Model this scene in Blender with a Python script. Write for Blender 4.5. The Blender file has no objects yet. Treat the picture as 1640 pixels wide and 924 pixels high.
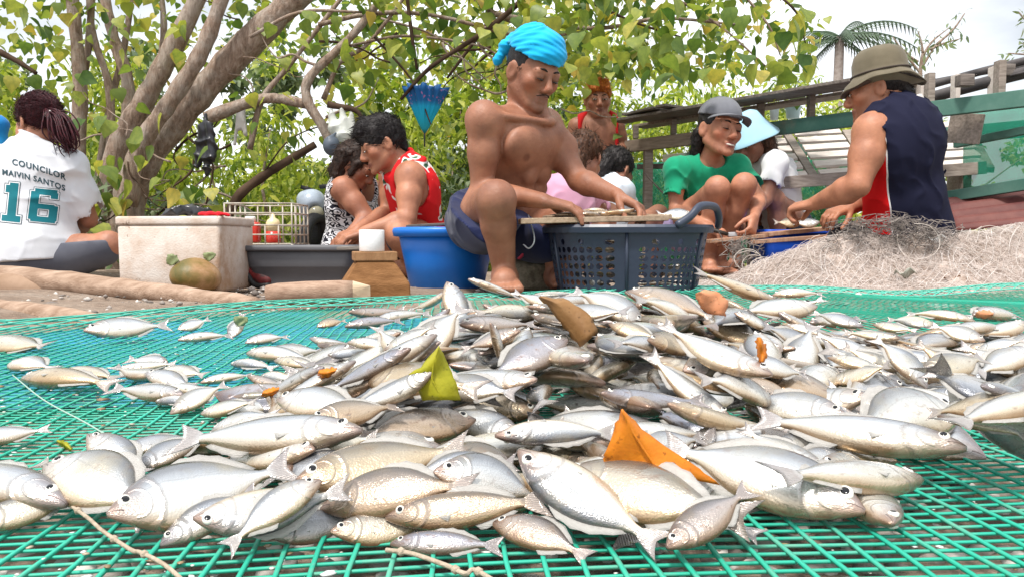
import bpy, bmesh, math, random
import numpy as np
from mathutils import Vector, Matrix, Quaternion
from mathutils.bvhtree import BVHTree
S = bpy.context.scene
COL = S.collection
R = math.radians

# ---------------------------------------------------------------- camera
CAMZ, FPX, PITCH = 0.18, 1275.0, math.atan(80 / 1275.0)
cam_d = bpy.data.cameras.new('camera')
cam = bpy.data.objects.new('camera', cam_d); COL.objects.link(cam)
cam.location = (0, 0, CAMZ); cam.rotation_euler = (R(90) - PITCH, 0, 0)
cam_d.sensor_width = 36.0; cam_d.lens = 36.0 * FPX / 1640.0
cam_d.clip_start = 0.02; cam_d.clip_end = 600
cam_d.dof.use_dof = False
S.camera = cam

# ---------------------------------------------------------------- sky, sun, exposure
SUN_EL, SUN_AZ = R(64), R(212)          # high bright veiled sun, a little behind the camera
w = bpy.data.worlds.new('World'); S.world = w; w.use_nodes = True
nt = w.node_tree; nt.nodes.clear()
sky = nt.nodes.new('ShaderNodeTexSky'); sky.sky_type = 'NISHITA'; sky.sun_disc = False
sky.sun_elevation = SUN_EL; sky.sun_rotation = SUN_AZ
sky.air_density = 1.0; sky.dust_density = 3.0; sky.ozone_density = 1.0
hs = nt.nodes.new('ShaderNodeHueSaturation'); hs.inputs['Saturation'].default_value = 0.45
tc = nt.nodes.new('ShaderNodeTexCoord')
mp = nt.nodes.new('ShaderNodeMapping'); mp.inputs['Scale'].default_value = (1.0, 1.0, 2.6)
ns = nt.nodes.new('ShaderNodeTexNoise'); ns.inputs['Scale'].default_value = 2.4; ns.inputs['Detail'].default_value = 6
rp = nt.nodes.new('ShaderNodeValToRGB'); rp.color_ramp.elements[0].position = 0.28; rp.color_ramp.elements[1].position = 0.62
mx = nt.nodes.new('ShaderNodeMix'); mx.data_type = 'RGBA'
mx.inputs['B'].default_value = (10.0, 10.3, 10.6, 1)       # veil of bright thin cloud
bg = nt.nodes.new('ShaderNodeBackground'); bg.inputs['Strength'].default_value = 0.10
wo = nt.nodes.new('ShaderNodeOutputWorld')
L = nt.links.new
L(sky.outputs[0], hs.inputs['Color']); L(tc.outputs['Generated'], mp.inputs[0]); L(mp.outputs[0], ns.inputs['Vector'])
L(ns.outputs['Fac'], rp.inputs[0]); L(rp.outputs[0], mx.inputs['Factor'])
L(hs.outputs[0], mx.inputs['A']); L(mx.outputs['Result'], bg.inputs['Color']); L(bg.outputs[0], wo.inputs['Surface'])
sun_d = bpy.data.lights.new('sun', 'SUN'); sun_d.energy = 3.0; sun_d.angle = R(9); sun_d.color = (1.0, 0.95, 0.88)
sun = bpy.data.objects.new('sun', sun_d); COL.objects.link(sun)
sd = Vector((math.sin(SUN_AZ) * math.cos(SUN_EL), math.cos(SUN_AZ) * math.cos(SUN_EL), math.sin(SUN_EL)))
sun.rotation_euler = sd.to_track_quat('Z', 'Y').to_euler()
S.view_settings.view_transform = 'Standard'; S.view_settings.look = 'None'
S.view_settings.exposure = 0.68; S.view_settings.gamma = 1.0; S.view_settings.use_curve_mapping = False
S.render.engine = 'CYCLES'
S.cycles.max_bounces = 6; S.cycles.transparent_max_bounces = 8; S.cycles.use_denoising = True

# ---------------------------------------------------------------- helpers
_cp, _sp = math.cos(PITCH), math.sin(PITCH)
def ray(px, py):                       # viewing direction through a place in the photograph (unit y)
    a, b = (px - 820) / FPX, -(py - 462) / FPX
    d = Vector((a, _cp + b * _sp, -_sp + b * _cp))
    return d / d.y
def W(px, py, Y):                      # world point at distance Y from the camera
    return Vector((0, 0, CAMZ)) + ray(px, py) * Y
def G(px, py, z=0.0):                  # world point on the level z
    d = ray(px, py); return Vector((0, 0, CAMZ)) + d * ((z - CAMZ) / d.z)

def tag(o, label=None, cat=None, group=None, kind=None):
    if label: o['label'] = label
    if cat: o['category'] = cat
    if group: o['group'] = group
    if kind: o['kind'] = kind
    return o
def obj(name, me, mat=None, parent=None, smooth=True):
    if isinstance(me, bmesh.types.BMesh):
        m = bpy.data.meshes.new(name); me.to_mesh(m); me.free(); me = m
    if mat is not None:
        for k in (mat if isinstance(mat, (list, tuple)) else [mat]): me.materials.append(k)
    if smooth: me.polygons.foreach_set('use_smooth', [True] * len(me.polygons))
    o = bpy.data.objects.new(name, me); COL.objects.link(o)
    if parent:
        o.parent = parent
        if parent.type == 'EMPTY': o.matrix_parent_inverse = Matrix.Translation(-parent.location)   # parts are modelled in place
    return o
def inst(name, me, parent=None, M=None):
    o = bpy.data.objects.new(name, me); COL.objects.link(o)
    if parent: o.parent = parent
    if M is not None: o.matrix_basis = M
    return o
def empty(name, label, cat, group=None, loc=(0, 0, 0)):
    o = bpy.data.objects.new(name, None); COL.objects.link(o); o.location = loc; o.empty_display_size = 0.05
    return tag(o, label, cat, group)
def mesh_np(name, V, F):
    m = bpy.data.meshes.new(name); V = np.asarray(V, np.float32); F = np.asarray(F, np.int32)
    n = F.shape[1]
    m.vertices.add(len(V)); m.vertices.foreach_set('co', V.ravel())
    m.loops.add(F.size); m.loops.foreach_set('vertex_index', F.ravel())
    m.polygons.add(len(F)); m.polygons.foreach_set('loop_start', np.arange(0, F.size, n, dtype=np.int32))
    m.polygons.foreach_set('loop_total', np.full(len(F), n, np.int32))
    m.update(calc_edges=True); m.validate(); return m

# materials ------------------------------------------------------------
class NT:                               # tiny wrapper round a material node tree
    def __init__(s, name, rough=0.6, spec=0.4):
        s.m = bpy.data.materials.new(name); s.m.use_nodes = True; s.t = s.m.node_tree
        s.b = s.t.nodes['Principled BSDF']; s.b.inputs['Roughness'].default_value = rough
        s.b.inputs['Specular IOR Level'].default_value = spec
    def n(s, typ, **kw):
        x = s.t.nodes.new(typ)
        for k, v in kw.items():
            if k in x.inputs: x.inputs[k].default_value = v
            else: setattr(x, k, v)
        return x
    def l(s, a, b): s.t.links.new(a, b)
    def coord(s, kind='Object', scale=(1, 1, 1)):
        c = s.n('ShaderNodeTexCoord'); m = s.n('ShaderNodeMapping'); m.inputs['Scale'].default_value = scale
        s.l(c.outputs[kind], m.inputs[0]); return m.outputs[0]
    def noise(s, vec, scale, detail=4, rough=0.55, dist=0.0):
        x = s.n('ShaderNodeTexNoise'); x.inputs['Scale'].default_value = scale; x.inputs['Detail'].default_value = detail
        x.inputs['Roughness'].default_value = rough; x.inputs['Distortion'].default_value = dist
        s.l(vec, x.inputs['Vector']); return x.outputs['Fac']
    def ramp(s, fac, stops):
        x = s.n('ShaderNodeValToRGB'); e = x.color_ramp.elements
        while len(e) < len(stops): e.new(0.5)
        for k, (p, c) in zip(e, stops): k.position = p; k.color = (*c, 1) if len(c) == 3 else c
        s.l(fac, x.inputs[0]); return x.outputs[0]
    def mix(s, fac, a, b, mode='MIX'):
        x = s.n('ShaderNodeMix', data_type='RGBA', blend_type=mode)
        for k, v in (('Factor', fac), ('A', a), ('B', b)):
            if isinstance(v, (int, float)): x.inputs[k].default_value = v
            elif isinstance(v, tuple): x.inputs[k].default_value = (*v, 1)
            else: s.l(v, x.inputs[k])
        return x.outputs['Result']
    def math(s, op, a, b=0.0, c=0.0):
        x = s.n('ShaderNodeMath', operation=op)
        for i, v in enumerate((a, b, c)):
            if isinstance(v, (int, float)): x.inputs[i].default_value = v
            else: s.l(v, x.inputs[i])
        return x.outputs[0]
    def color(s, c):
        if isinstance(c, tuple): s.b.inputs['Base Color'].default_value = (*c, 1)
        else: s.l(c, s.b.inputs['Base Color'])
    def bump(s, h, strength=0.3, dist=0.01):
        x = s.n('ShaderNodeBump'); x.inputs['Strength'].default_value = strength; x.inputs['Distance'].default_value = dist
        s.l(h, x.inputs['Height']); s.l(x.outputs[0], s.b.inputs['Normal'])
def simple(name, c1, c2=None, scale=8, rough=0.6, spec=0.4, bump=0.0, bscale=40, stretch=(1, 1, 1), bdist=0.004):
    t = NT(name, rough, spec)
    if c2 is None: t.color(c1)
    else:
        v = t.coord('Object', stretch); t.color(t.ramp(t.noise(v, scale, 5), [(0.32, c1), (0.68, c2)]))
    if bump: t.bump(t.noise(t.coord('Object', stretch), bscale, 5), bump, bdist)
    return t.m

# geometry -------------------------------------------------------------
def frame(d, up=(0, 0, 1)):
    d = Vector(d).normalized(); u = Vector(up)
    if abs(d.dot(u.normalized())) > 0.97: u = Vector((1, 0, 0)) if abs(d.x) < .9 else Vector((0, 1, 0))
    x = d.cross(u).normalized(); return x, x.cross(d).normalized()
def tube(bm, pts, rad, n=8, caps=True, flat=1.0):
    pts = [Vector(p) for p in pts]; m = len(pts)
    if not hasattr(rad, '__len__'): rad = [rad] * m
    rings = []; pu = None
    for i, p in enumerate(pts):
        d = (pts[min(i + 1, m - 1)] - pts[max(i - 1, 0)])
        if d.length < 1e-9: d = Vector((0, 0, 1))
        d.normalize()
        if pu is None: x, u = frame(d)
        else:
            x = d.cross(pu)
            x = x.normalized() if x.length > 1e-6 else frame(d)[0]
            u = x.cross(d).normalized()
        pu = u
        rings.append([bm.verts.new(p + (x * math.cos(2 * math.pi * k / n) + u * math.sin(2 * math.pi * k / n) * flat) * rad[i]) for k in range(n)])
    for a, b in zip(rings, rings[1:]):
        for k in range(n): bm.faces.new((a[k], a[(k + 1) % n], b[(k + 1) % n], b[k]))
    if caps:
        bm.faces.new(rings[0][::-1]); bm.faces.new(rings[-1])
    return rings
def smooth_path(pts, n=6):              # Catmull-Rom
    P = [Vector(p) for p in pts]; P = [2 * P[0] - P[1]] + P + [2 * P[-1] - P[-2]]; out = []
    for i in range(1, len(P) - 2):
        for k in range(n):
            t = k / n; a, b, c, d = P[i - 1:i + 3]
            out.append(0.5 * ((2 * b) + (c - a) * t + (2 * a - 5 * b + 4 * c - d) * t * t + (3 * b - a - 3 * c + d) * t ** 3))
    out.append(P[-2]); return out
def box(bm, c, s, M=None, bev=0.0):
    r = bmesh.ops.create_cube(bm, size=1.0); vs = r['verts']
    bmesh.ops.scale(bm, vec=s, verts=vs)
    if bev:
        es = list({e for v in vs for e in v.link_edges})
        rb = bmesh.ops.bevel(bm, geom=es, offset=bev, segments=2, affect='EDGES', profile=0.6)
        vs = list({v for f in rb['faces'] for v in f.verts} | {v for v in vs if v.is_valid})
    if M is not None: bmesh.ops.transform(bm, matrix=M.to_4x4(), verts=vs)
    bmesh.ops.translate(bm, vec=c, verts=vs); return vs
def plank(bm, a, b, wd, th, up=(0, 0, 1), bev=0.002):   # board from a to b, width across, thickness along up
    a, b = Vector(a), Vector(b); d = b - a; x, u = frame(d, up)
    M = Matrix((x, d.normalized(), u)).transposed()
    return box(bm, (a + b) / 2, (wd, d.length, th), M, bev)
def lathe(bm, prof, n=32, M=None):
    rings = [[bm.verts.new((r * math.cos(2 * math.pi * k / n), r * math.sin(2 * math.pi * k / n), z)) for k in range(n)] for r, z in prof]
    for a, b in zip(rings, rings[1:]):
        for k in range(n): bm.faces.new((a[k], a[(k + 1) % n], b[(k + 1) % n], b[k]))
    if prof[0][0] > 1e-5: bm.faces.new(rings[0][::-1])
    if prof[-1][0] > 1e-5: bm.faces.new(rings[-1])
    if M is not None: bmesh.ops.transform(bm, matrix=M, verts=[v for r in rings for v in r])
    return rings
def vnoise(p, seed=0):                  # cheap smooth noise, numpy (N,3) -> (N)
    r = np.random.RandomState(seed); o = np.zeros(len(p))
    for k in range(7):
        q = r.normal(size=3); q *= (0.6 + 0.35 * k) / np.linalg.norm(q)
        o += np.sin(p @ q * 2 * np.pi + r.rand() * 6.28) / (1 + 0.4 * k)
    return o / 3.0
def jitter(o, amp, freq, seed=0):
    me = o.data; n = len(me.vertices); V = np.empty(n * 3, np.float32); me.vertices.foreach_get('co', V); V = V.reshape(-1, 3)
    for a in range(3): V[:, a] += amp * vnoise(V.astype(float) * freq + 7.7 * a, seed + a)
    me.vertices.foreach_set('co', V.ravel()); me.update()
# ---------------------------------------------------------------- ground
def gz(x, y): return -0.19 * min(max(y - 4.2, 0), 2.8)
def ground():
    xs = np.concatenate([[-400, -120, -40, -15], np.linspace(-7, 7, 141), [15, 40, 120, 400]]); ys = np.concatenate([[-60, -15, -4], np.linspace(-1, 11, 121), [16, 30, 70, 180, 500]])
    X, Y = np.meshgrid(xs, ys); P = np.stack([X.ravel(), Y.ravel(), np.zeros(X.size)], 1)
    z = np.array([gz(a, b) for a, b in P[:, :2]]); q = P * 1.0; n1 = vnoise(q * .9, 3) * .02 + vnoise(q * 3.1, 9) * .008
    net = np.clip((P[:, 1] - 1.6 - .4 * P[:, 0]) / .5, 0, 1)
    P[:, 2] = z + n1 * net - .012 * (1 - net)
    nx, ny = len(xs), len(ys); i, j = np.meshgrid(np.arange(nx - 1), np.arange(ny - 1)); a = (j * nx + i).ravel()
    F = np.stack([a, a + 1, a + nx + 1, a + nx], 1)
    t = NT('sandy_soil', .95, .15); v = t.coord('Object'); n = t.noise(v, 3.2, 8, .65); n2 = t.noise(v, 45, 6, .7)
    c = t.ramp(n, [(.3, (.235, .165, .12)), (.5, (.36, .275, .215)), (.72, (.43, .36, .30))])
    c = t.mix(t.ramp(n2, [(.40, (0, 0, 0)), (.66, (1, 1, 1))]), t.mix(.55, c, (.12, .09, .07)), c)
    t.color(c); t.bump(n2, .8, .02)
    return tag(obj('ground', mesh_np('ground', P, F), t.m), kind='structure')
ground()
def scatter(name, label, cat, mat, n, region, size, seed, flat=.6, zoff=0.0):
    rs = np.random.RandomState(seed); bm = bmesh.new(); bmesh.ops.create_icosphere(bm, subdivisions=1, radius=1.0); bv = np.array([v.co[:] for v in bm.verts]); bf = np.array([[v.index for v in f.verts] for f in bm.faces]); bm.free()
    V, F = [], []
    for k in range(n):
        x, y = region(rs); s = size * rs.uniform(.35, 1.0) ** 1.6 * (1 if rs.rand() > .06 else 2.0); sc = np.array([s * rs.uniform(.7, 1.4), s * rs.uniform(.6, 1.1), s * flat * rs.uniform(.5, 1.1)])
        a = rs.rand() * 6.28; M = np.array([[math.cos(a), -math.sin(a), 0], [math.sin(a), math.cos(a), 0], [0, 0, 1]])
        p = (bv * (1 + .22 * rs.normal(size=bv.shape))) * sc @ M.T + np.array([x, y, gz(x, y) + zoff + sc[2] * .4]); F.append(bf + len(V) * len(bv)); V.append(p)
    o = obj(name, mesh_np(name, np.concatenate(V), np.concatenate(F)), mat, smooth=False); return tag(o, label, cat, kind='stuff')
def stone_mat():
    t = NT('gravel', .9, .25); g = t.n('ShaderNodeNewGeometry'); t.color(t.ramp(g.outputs['Random Per Island'], [(0, (.10, .085, .075)), (.3, (.22, .19, .17)), (.55, (.36, .32, .29)), (.8, (.50, .47, .44)), (1, (.62, .58, .54))]))
    t.bump(t.noise(t.coord('Object'), 300, 4), .4, .002); return t.m
GRAV = stone_mat()
scatter('gravel', 'grey coral gravel lying under the green net', 'gravel', GRAV, 5200, lambda r: (lambda y: (r.uniform(-.70, .72) * (y + .12), y))(.22 + 1.2 * r.rand() ** 1.5), .009, 5, .6, -.014)
scatter('litter_grit', 'small stones and shell bits strewn over the sand behind the net', 'grit', GRAV, 2600, lambda r: (r.uniform(-2.0, 2.2), r.uniform(1.75, 3.9)), .011, 6)
# ---------------------------------------------------------------- green net
NETZ = .020
def edge_y(x): return float(np.interp(x, [-1.9, -.92, -.62, -.14, .1, .5, 1.0, 1.6, 2.4], [1.22, 1.43, 1.86, 2.22, 2.32, 2.36, 2.42, 2.46, 2.5]))
def net():
    root = empty('green_net', 'green plastic mesh net spread flat under the heap of fish', 'net', loc=(0, .9, 0)); V, F = [], []
    rs = np.random.RandomState(2); ang = R(5); ca, sa = math.cos(ang), math.sin(ang)
    def zz(x, y): return NETZ - .004 + .0045 * math.sin(3.1 * x + 1.3 * y) * math.sin(2.3 * y + .6) + .0018 * math.sin(11 * x + 4 * y) + .007 * max(0, y - 1.1) * math.sin(5.3 * x + 2 * y) * math.sin(6.1 * y)
    def strand(P, r, n=4):
        P = np.array(P); d = np.gradient(P, axis=0); d /= np.linalg.norm(d, axis=1)[:, None] + 1e-9; sx = np.cross(d, [0, 0, 1]); sx /= np.linalg.norm(sx, axis=1)[:, None] + 1e-9; up = np.cross(sx, d)
        b = sum(len(v) for v in V); ring = np.stack([P + (sx * math.cos(a) * 1.25 + up * math.sin(a)) * r for a in (math.pi / 4 + np.arange(n) * 2 * math.pi / n)], 1); V.append(ring.reshape(-1, 3)); m = len(P)
        i = np.arange(m - 1)[:, None] * n; k = np.arange(n)[None, :]; k2 = (k + 1) % n
        F.append((np.stack([i + k, i + k2, i + n + k2, i + n + k], -1).reshape(-1, 4)) + b)
    def clip(P): return [p for p in P if .16 < p[1] < edge_y(p[0]) - .02 and abs(p[0]) < 1.75 and abs(p[0]) < .30 + .78 * p[1]]
    for u in np.arange(-2.6, 2.6, .0182):                       # lengthwise strands, on top
        P = []
        for v in np.arange(0, 3.0, .03):
            x, y = u * ca - v * sa + .10, u * sa + v * ca; x += .0022 * math.sin(9 * v + u * 31) + .0012 * math.sin(41 * v + u * 77) ; P.append((x, y, zz(x, y) + .0014))
        P = clip(P)
        if len(P) > 2: strand(P, .00125)
    v = 0.0
    while v < 3.0:                                               # cross strands, a little lower
        P = []
        for u in np.arange(-2.6, 2.6, .03):
            x, y = u * ca - v * sa + .10, u * sa + v * ca; y += .0018 * math.sin(7 * u + v * 23) + .003 * math.sin(2.2 * u + v * 3); P.append((x, y, zz(x, y)))
        P = clip(P)
        if len(P) > 2: strand(P, .00105 if v < .8 else .0008 if v < 1.3 else .0006)
        v += .0108 if v < .8 else .0165 if v < 1.3 else .03
    t = NT('green_plastic', .55, .4); c = t.noise(t.coord('Object'), 5, 3); d_ = t.ramp(t.noise(t.coord('Object'), 38, 5, .7), [(.50, (0, 0, 0)), (.75, (1, 1, 1))]); t.color(t.mix(t.math('MULTIPLY', d_, .5), t.ramp(c, [(.3, (.012, .33, .21)), (.7, (.03, .43, .31))]), (.28, .33, .26)))
    obj('mesh_strands', mesh_np('mesh_strands', np.concatenate(V), np.concatenate(F)), t.m, root)
    V.clear(); F.clear()                                         # raised diamond selvage along the far edge
    t = NT('pale_green_plastic', .45, .5); t.color((.10, .52, .40)); step = .042; xs = np.arange(-1.7, 2.1, step)
    for q in (1, -1):
        for x in xs:
            P = []
            for k in range(9):
                f = k / 8; xx = x + q * (f - .5) * step * 2.4; ye = edge_y(xx); P.append((xx, ye - .035 + .075 * f, zz(xx, ye) + .002 + .012 * math.sin(f * math.pi * .62) + .0015 * q + .004 * math.sin(xx * 9)))
            strand(P, .0016)
    for off, zz_ in ((-.035, .003), (.0, .010), (.04, .014)):
        strand([(x, edge_y(x) + off, zz(x, edge_y(x)) + zz_ + .004 * math.sin(x * 9)) for x in np.arange(-1.7, 2.1, .03)], .0022)
    obj('selvage', mesh_np('selvage', np.concatenate(V), np.concatenate(F)), t.m, root)
net()
_sc = NT('scale_flake', .35, .5); _g = _sc.n('ShaderNodeNewGeometry'); _sc.color(_sc.ramp(_g.outputs['Random Per Island'], [(0, (.10, .06, .03)), (.3, (.30, .20, .10)), (.5, (.55, .52, .46)), (1, (.72, .72, .72))]))
scatter('fish_scales', 'loose scales and crumbs of dirt caught on the green net', 'debris', _sc.m, 1500, lambda r: (lambda y: (r.uniform(-.68, .68) * (y + .1), y))(.30 + 1.1 * r.rand() ** 1.4), .0028, 15, .25, .0175)
def tarp():
    bm = bmesh.new(); g = []
    for j in range(26):
        row = []
        for i in range(40):
            y = .82 + 1.45 * j / 25; xl = -1.25 + .15 * math.sin(y * 4); xr = np.interp(y, [.82, 1.2, 1.7, 2.27], [-.05, -.0, .05, .08]) + .03 * math.sin(y * 17); x = xl + (xr - xl) * i / 39
            y2 = min(y, edge_y(x) - .03); row.append(bm.verts.new((x, y2, .003 + .004 * math.sin(x * 8 + y * 5) * math.sin(y * 9))))
        g.append(row)
    for j in range(25):
        for i in range(39): bm.faces.new((g[j][i], g[j][i + 1], g[j + 1][i + 1], g[j + 1][i]))
    t = NT('blue_tarpaulin', .5, .4); v = t.coord('Object'); n = t.noise(v, 2.4, 4, .55, .4)
    t.color(t.ramp(n, [(.36, (.10, .28, .20)), (.47, (.03, .24, .33)), (.7, (.015, .26, .48))])); t.bump(t.noise(v, 40, 4), .4, .004)
    tag(obj('tarpaulin', bm, t.m), 'blue tarpaulin lying under the green net on the left', 'tarpaulin')
tarp()
def cord(name, label, pix, r, mat):
    P = smooth_path([G(x, y, .026) for x, y in pix], 5); bm = bmesh.new(); tube(bm, P, r, 6)
    for i in range(3, len(P) - 2, 9): bmesh.ops.create_icosphere(bm, subdivisions=1, radius=r * 2.1, matrix=Matrix.Translation(P[i]))
    o = obj(name, bm, mat); tag(o, label, 'cord')
ROPE = simple('twine', (.34, .27, .20), (.48, .40, .31), 200, .9, .1, .5, 600)
cord('twine', 'thin knotted twine across the net at the bottom left', [(100, 800), (140, 828), (165, 850), (210, 880), (225, 884), (265, 905), (310, 945)], .0011, ROPE)
cord('twine', 'pale seam cord running across the net left of the heap', [(20, 600), (70, 640), (140, 678), (200, 715)], .0007, simple('pale_cord', (.30, .42, .36)))
cord('twine', 'brown cord end on the net below the small dark fish', [(618, 880), (660, 886), (715, 905), (745, 918), (760, 912), (800, 935)], .0012, ROPE)
# ---------------------------------------------------------------- fish
def interp(x, xs, ys):                  # smooth interpolation through control points
    xs, ys = np.asarray(xs, float), np.asarray(ys, float); m = np.gradient(ys, xs)
    i = np.clip(np.searchsorted(xs, x) - 1, 0, len(xs) - 2); h = xs[i + 1] - xs[i]; t = (x - xs[i]) / h
    return (2*t**3-3*t**2+1)*ys[i] + (t**3-2*t**2+t)*h*m[i] + (-2*t**3+3*t**2)*ys[i+1] + (t**3-t**2)*h*m[i+1]
# station, back height, belly depth, half thickness (body length from snout .5 to tail root -.30)
FISH = {
 'deep':  [(.5,.012,.012,.010),(.47,.045,.04,.024),(.40,.105,.09,.045),(.30,.165,.145,.064),(.18,.205,.185,.072),(.05,.205,.19,.070),(-.08,.165,.155,.056),(-.20,.085,.08,.036),(-.28,.036,.034,.020),(-.33,.032,.030,.014)],
 'mid':   [(.5,.014,.014,.012),(.47,.04,.036,.028),(.40,.082,.072,.048),(.30,.118,.108,.064),(.18,.142,.135,.070),(.05,.142,.138,.068),(-.08,.115,.115,.056),(-.20,.068,.066,.038),(-.28,.035,.034,.022),(-.33,.032,.030,.015)],
 'slim':  [(.5,.014,.014,.014),(.47,.034,.03,.03),(.40,.06,.055,.046),(.30,.082,.08,.060),(.18,.095,.10,.066),(.05,.095,.10,.064),(-.08,.08,.083,.054),(-.20,.055,.055,.038),(-.28,.033,.032,.024),(-.33,.030,.028,.016)],
}
for _k, _f in (('deep', 1.06), ('mid', 1.20), ('slim', 1.17)): FISH[_k] = [(a, t * (1 + (_f - 1) * min(1, (.5 - a) * 6, max(0, (a + .3) * 6))), b * (1 + (_f - 1) * min(1, (.5 - a) * 6, max(0, (a + .3) * 6))), h) for a, t, b, h in FISH[_k]]
def bend_fn(P, bz, by):                 # curve the fish sideways (z) and up/down (y)
    P = P.copy(); x = P[:, 0].copy(); P[:, 2] += bz * (x * x - .06); P[:, 1] += by * (x * x - .06); return P
def fish_body(kind, bz, by, name):
    st = np.array(FISH[kind]); xs = st[::-1, 0]; NR, NS = 24, 18
    V, U, F = [], [], []
    X = .5 - .83 * (np.linspace(0, 1, NR) ** 1.25)
    for x in X:
        t, b, h = (float(interp(np.array([x]), xs, st[::-1, k])[0]) for k in (1, 2, 3))
        for k in range(NS):
            a = 2 * math.pi * k / NS; c, s = math.cos(a), math.sin(a)
            y = (t if c > 0 else b) * math.copysign(abs(c) ** .9, c); z = h * math.copysign(abs(s) ** .85, s)
            if x > .38: z *= 1 - .25 * abs(c)
            V.append((x, y, z)); U.append((x + .5, .5 + .2 * math.copysign(abs(c) ** .9, c)))
    for i in range(NR - 1):
        for k in range(NS):
            F.append((i*NS+k, i*NS+(k+1) % NS, (i+1)*NS+(k+1) % NS, (i+1)*NS+k))
    F.append(tuple(range(NS))[::-1])
    # forked tail, welded to the last ring: thin lens
    root = (NR - 1) * NS; n0 = len(V); TY, TX = 11, 5; sp = .135 if kind == 'deep' else .112
    for sgn in (1, -1):
        for j in range(TX):
            f = j / (TX - 1)
            for i in range(TY):
                v = i / (TY - 1) * 2 - 1; w = .03 + (sp - .03) * f ** .8
                x = -.325 - (.105 + .062 * abs(v) ** 1.3) * f; y = v * w
                zt = (.013 * (1 - f) + .0015) * (1 - abs(v) ** 4 * .7) + .003 * math.sin(v * 9) * f
                V.append((x, y, sgn * max(zt, .001) )); U.append((x + .5, y + .5))
    for s_, off in ((0, n0), (1, n0 + TX * TY)):
        for j in range(TX - 1):
            for i in range(TY - 1):
                q = (off+j*TY+i, off+j*TY+i+1, off+(j+1)*TY+i+1, off+(j+1)*TY+i); F.append(q if s_ else q[::-1])
    o2 = n0 + TX * TY
    for j in range(TX - 1):
        for i in (0, TY - 1):
            q = (n0+j*TY+i, n0+(j+1)*TY+i, o2+(j+1)*TY+i, o2+j*TY+i); F.append(q if i == 0 else q[::-1])
    for i in range(TY - 1):
        j = TX - 1; F.append((n0+j*TY+i, n0+j*TY+i+1, o2+j*TY+i+1, o2+j*TY+i))
    V = bend_fn(np.array(V), bz, by); me = bpy.data.meshes.new(name); me.from_pydata(V.tolist(), [], F)
    uv = me.uv_layers.new(name='UVMap'); U = np.array(U)
    li = np.empty(len(me.loops), np.int32); me.loops.foreach_get('vertex_index', li); uv.data.foreach_set('uv', U[li].astype(np.float32).ravel())
    me.polygons.foreach_set('use_smooth', [True] * len(me.polygons)); me.update(); return me
def fin_mesh(name, pts, th, bz, by):    # thin fin with a little thickness from an outline fan (list of root->tip pairs)
    V, F = [], []
    n = len(pts)
    for (rx, ry, rz, tx, ty, tz) in pts:
        for f, k in ((0, 1), (.5, .8), (1, .15)):
            for s in (1, -1):
                V.append((rx+(tx-rx)*f, ry+(ty-ry)*f, rz+(tz-rz)*f + s * th * k))
    for i in range(n - 1):
        a, b = i * 6, (i + 1) * 6
        for j in (0, 2):
            F += [(a+j, b+j, b+j+2, a+j+2), (a+j+1, a+j+3, b+j+3, b+j+1)]
        F += [(a+4, b+4, b+5, a+5)]
    F += [(0, 2, 3, 1), (2, 4, 5, 3)]; a = (n-1)*6; F += [(a, a+1, a+3, a+2), (a+2, a+3, a+5, a+4)]
    V = bend_fn(np.array(V), bz, by); me = bpy.data.meshes.new(name); me.from_pydata(V.tolist(), [], F)
    me.polygons.foreach_set('use_smooth', [True] * len(me.polygons)); me.update(); return me
def fish_fins(kind, bz, by):
    st = np.array(FISH[kind]); xs = st[::-1, 0]
    g = lambda x, k: float(interp(np.array([x]), xs, st[::-1, k])[0])
    dors, anal = [], []
    for i in range(9):
        f = i / 8; x = .17 - .40 * f; y = g(x, 1) - .012; hh = .05 * (math.sin(math.pi * min(1, .18 + f * .8)) ** .7) * (1 + .25 * (i % 2))
        dors.append((x, y, 0, x - .05, y + hh, .004))
    for i in range(7):
        f = i / 6; x = -.02 - .22 * f; y = -g(x, 2) + .012; hh = .04 * (1 - .6 * f) * (1 + .2 * (i % 2))
        anal.append((x, y, 0, x - .045, y - hh, -.004))
    pec = []
    for sgn in (1, -1):
        rows = []
        for i in range(5):
            f = i / 4 - .5; x = .21; y = -.02 + .035 * f; z = sgn * (g(.2, 3) * .86)
            rows.append((x, y, z, x - .115 + .05 * abs(f), y - .025 + .05 * f, z + sgn * .004))
        pec.append(rows)
    return fin_mesh('dorsal_fin', dors, .004, bz, by), fin_mesh('anal_fin', anal, .004, bz, by), [fin_mesh('pectoral_fin', p, .003, bz, by) for p in pec]
def fish_eye(kind, bz, by):
    st = np.array(FISH[kind]); xs = st[::-1, 0]; g = lambda x, k: float(interp(np.array([x]), xs, st[::-1, k])[0])
    ex = .405; ey = g(ex, 1) * .36; ez = g(ex, 3) * .84; r = .036 if kind != 'slim' else .028; out = []
    for sgn in (1, -1):
        V, F, MI = [], [], []; prof = [(1.0, -.012), (.98, .004), (.62, .010), (.55, .0125), (.3, .015), (0.01, .016)]; n = 14
        for rr, z in prof:
            for k in range(n):
                a = 2 * math.pi * k / n * sgn; V.append((ex + r * rr * math.cos(a), ey + r * rr * math.sin(a), sgn * (ez + z)))
        for i in range(len(prof) - 1):
            for k in range(n):
                F.append((i*n+k, i*n+(k+1) % n, (i+1)*n+(k+1) % n, (i+1)*n+k)); MI.append(0 if i < 3 else 1)
        F.append(tuple((len(prof)-1)*n+k for k in range(n))); MI.append(1)
        V = bend_fn(np.array(V), bz, by); me = bpy.data.meshes.new('eye'); me.from_pydata(V.tolist(), [], F)
        me.polygons.foreach_set('material_index', MI); me.polygons.foreach_set('use_smooth', [True] * len(F)); out.append(me)
    return out
VARS = [(k, bz, by) for k in ('deep', 'mid', 'slim') for bz, by in ((0, 0), (.22, .05), (-.22, -.08), (.12, -.16))]
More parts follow.
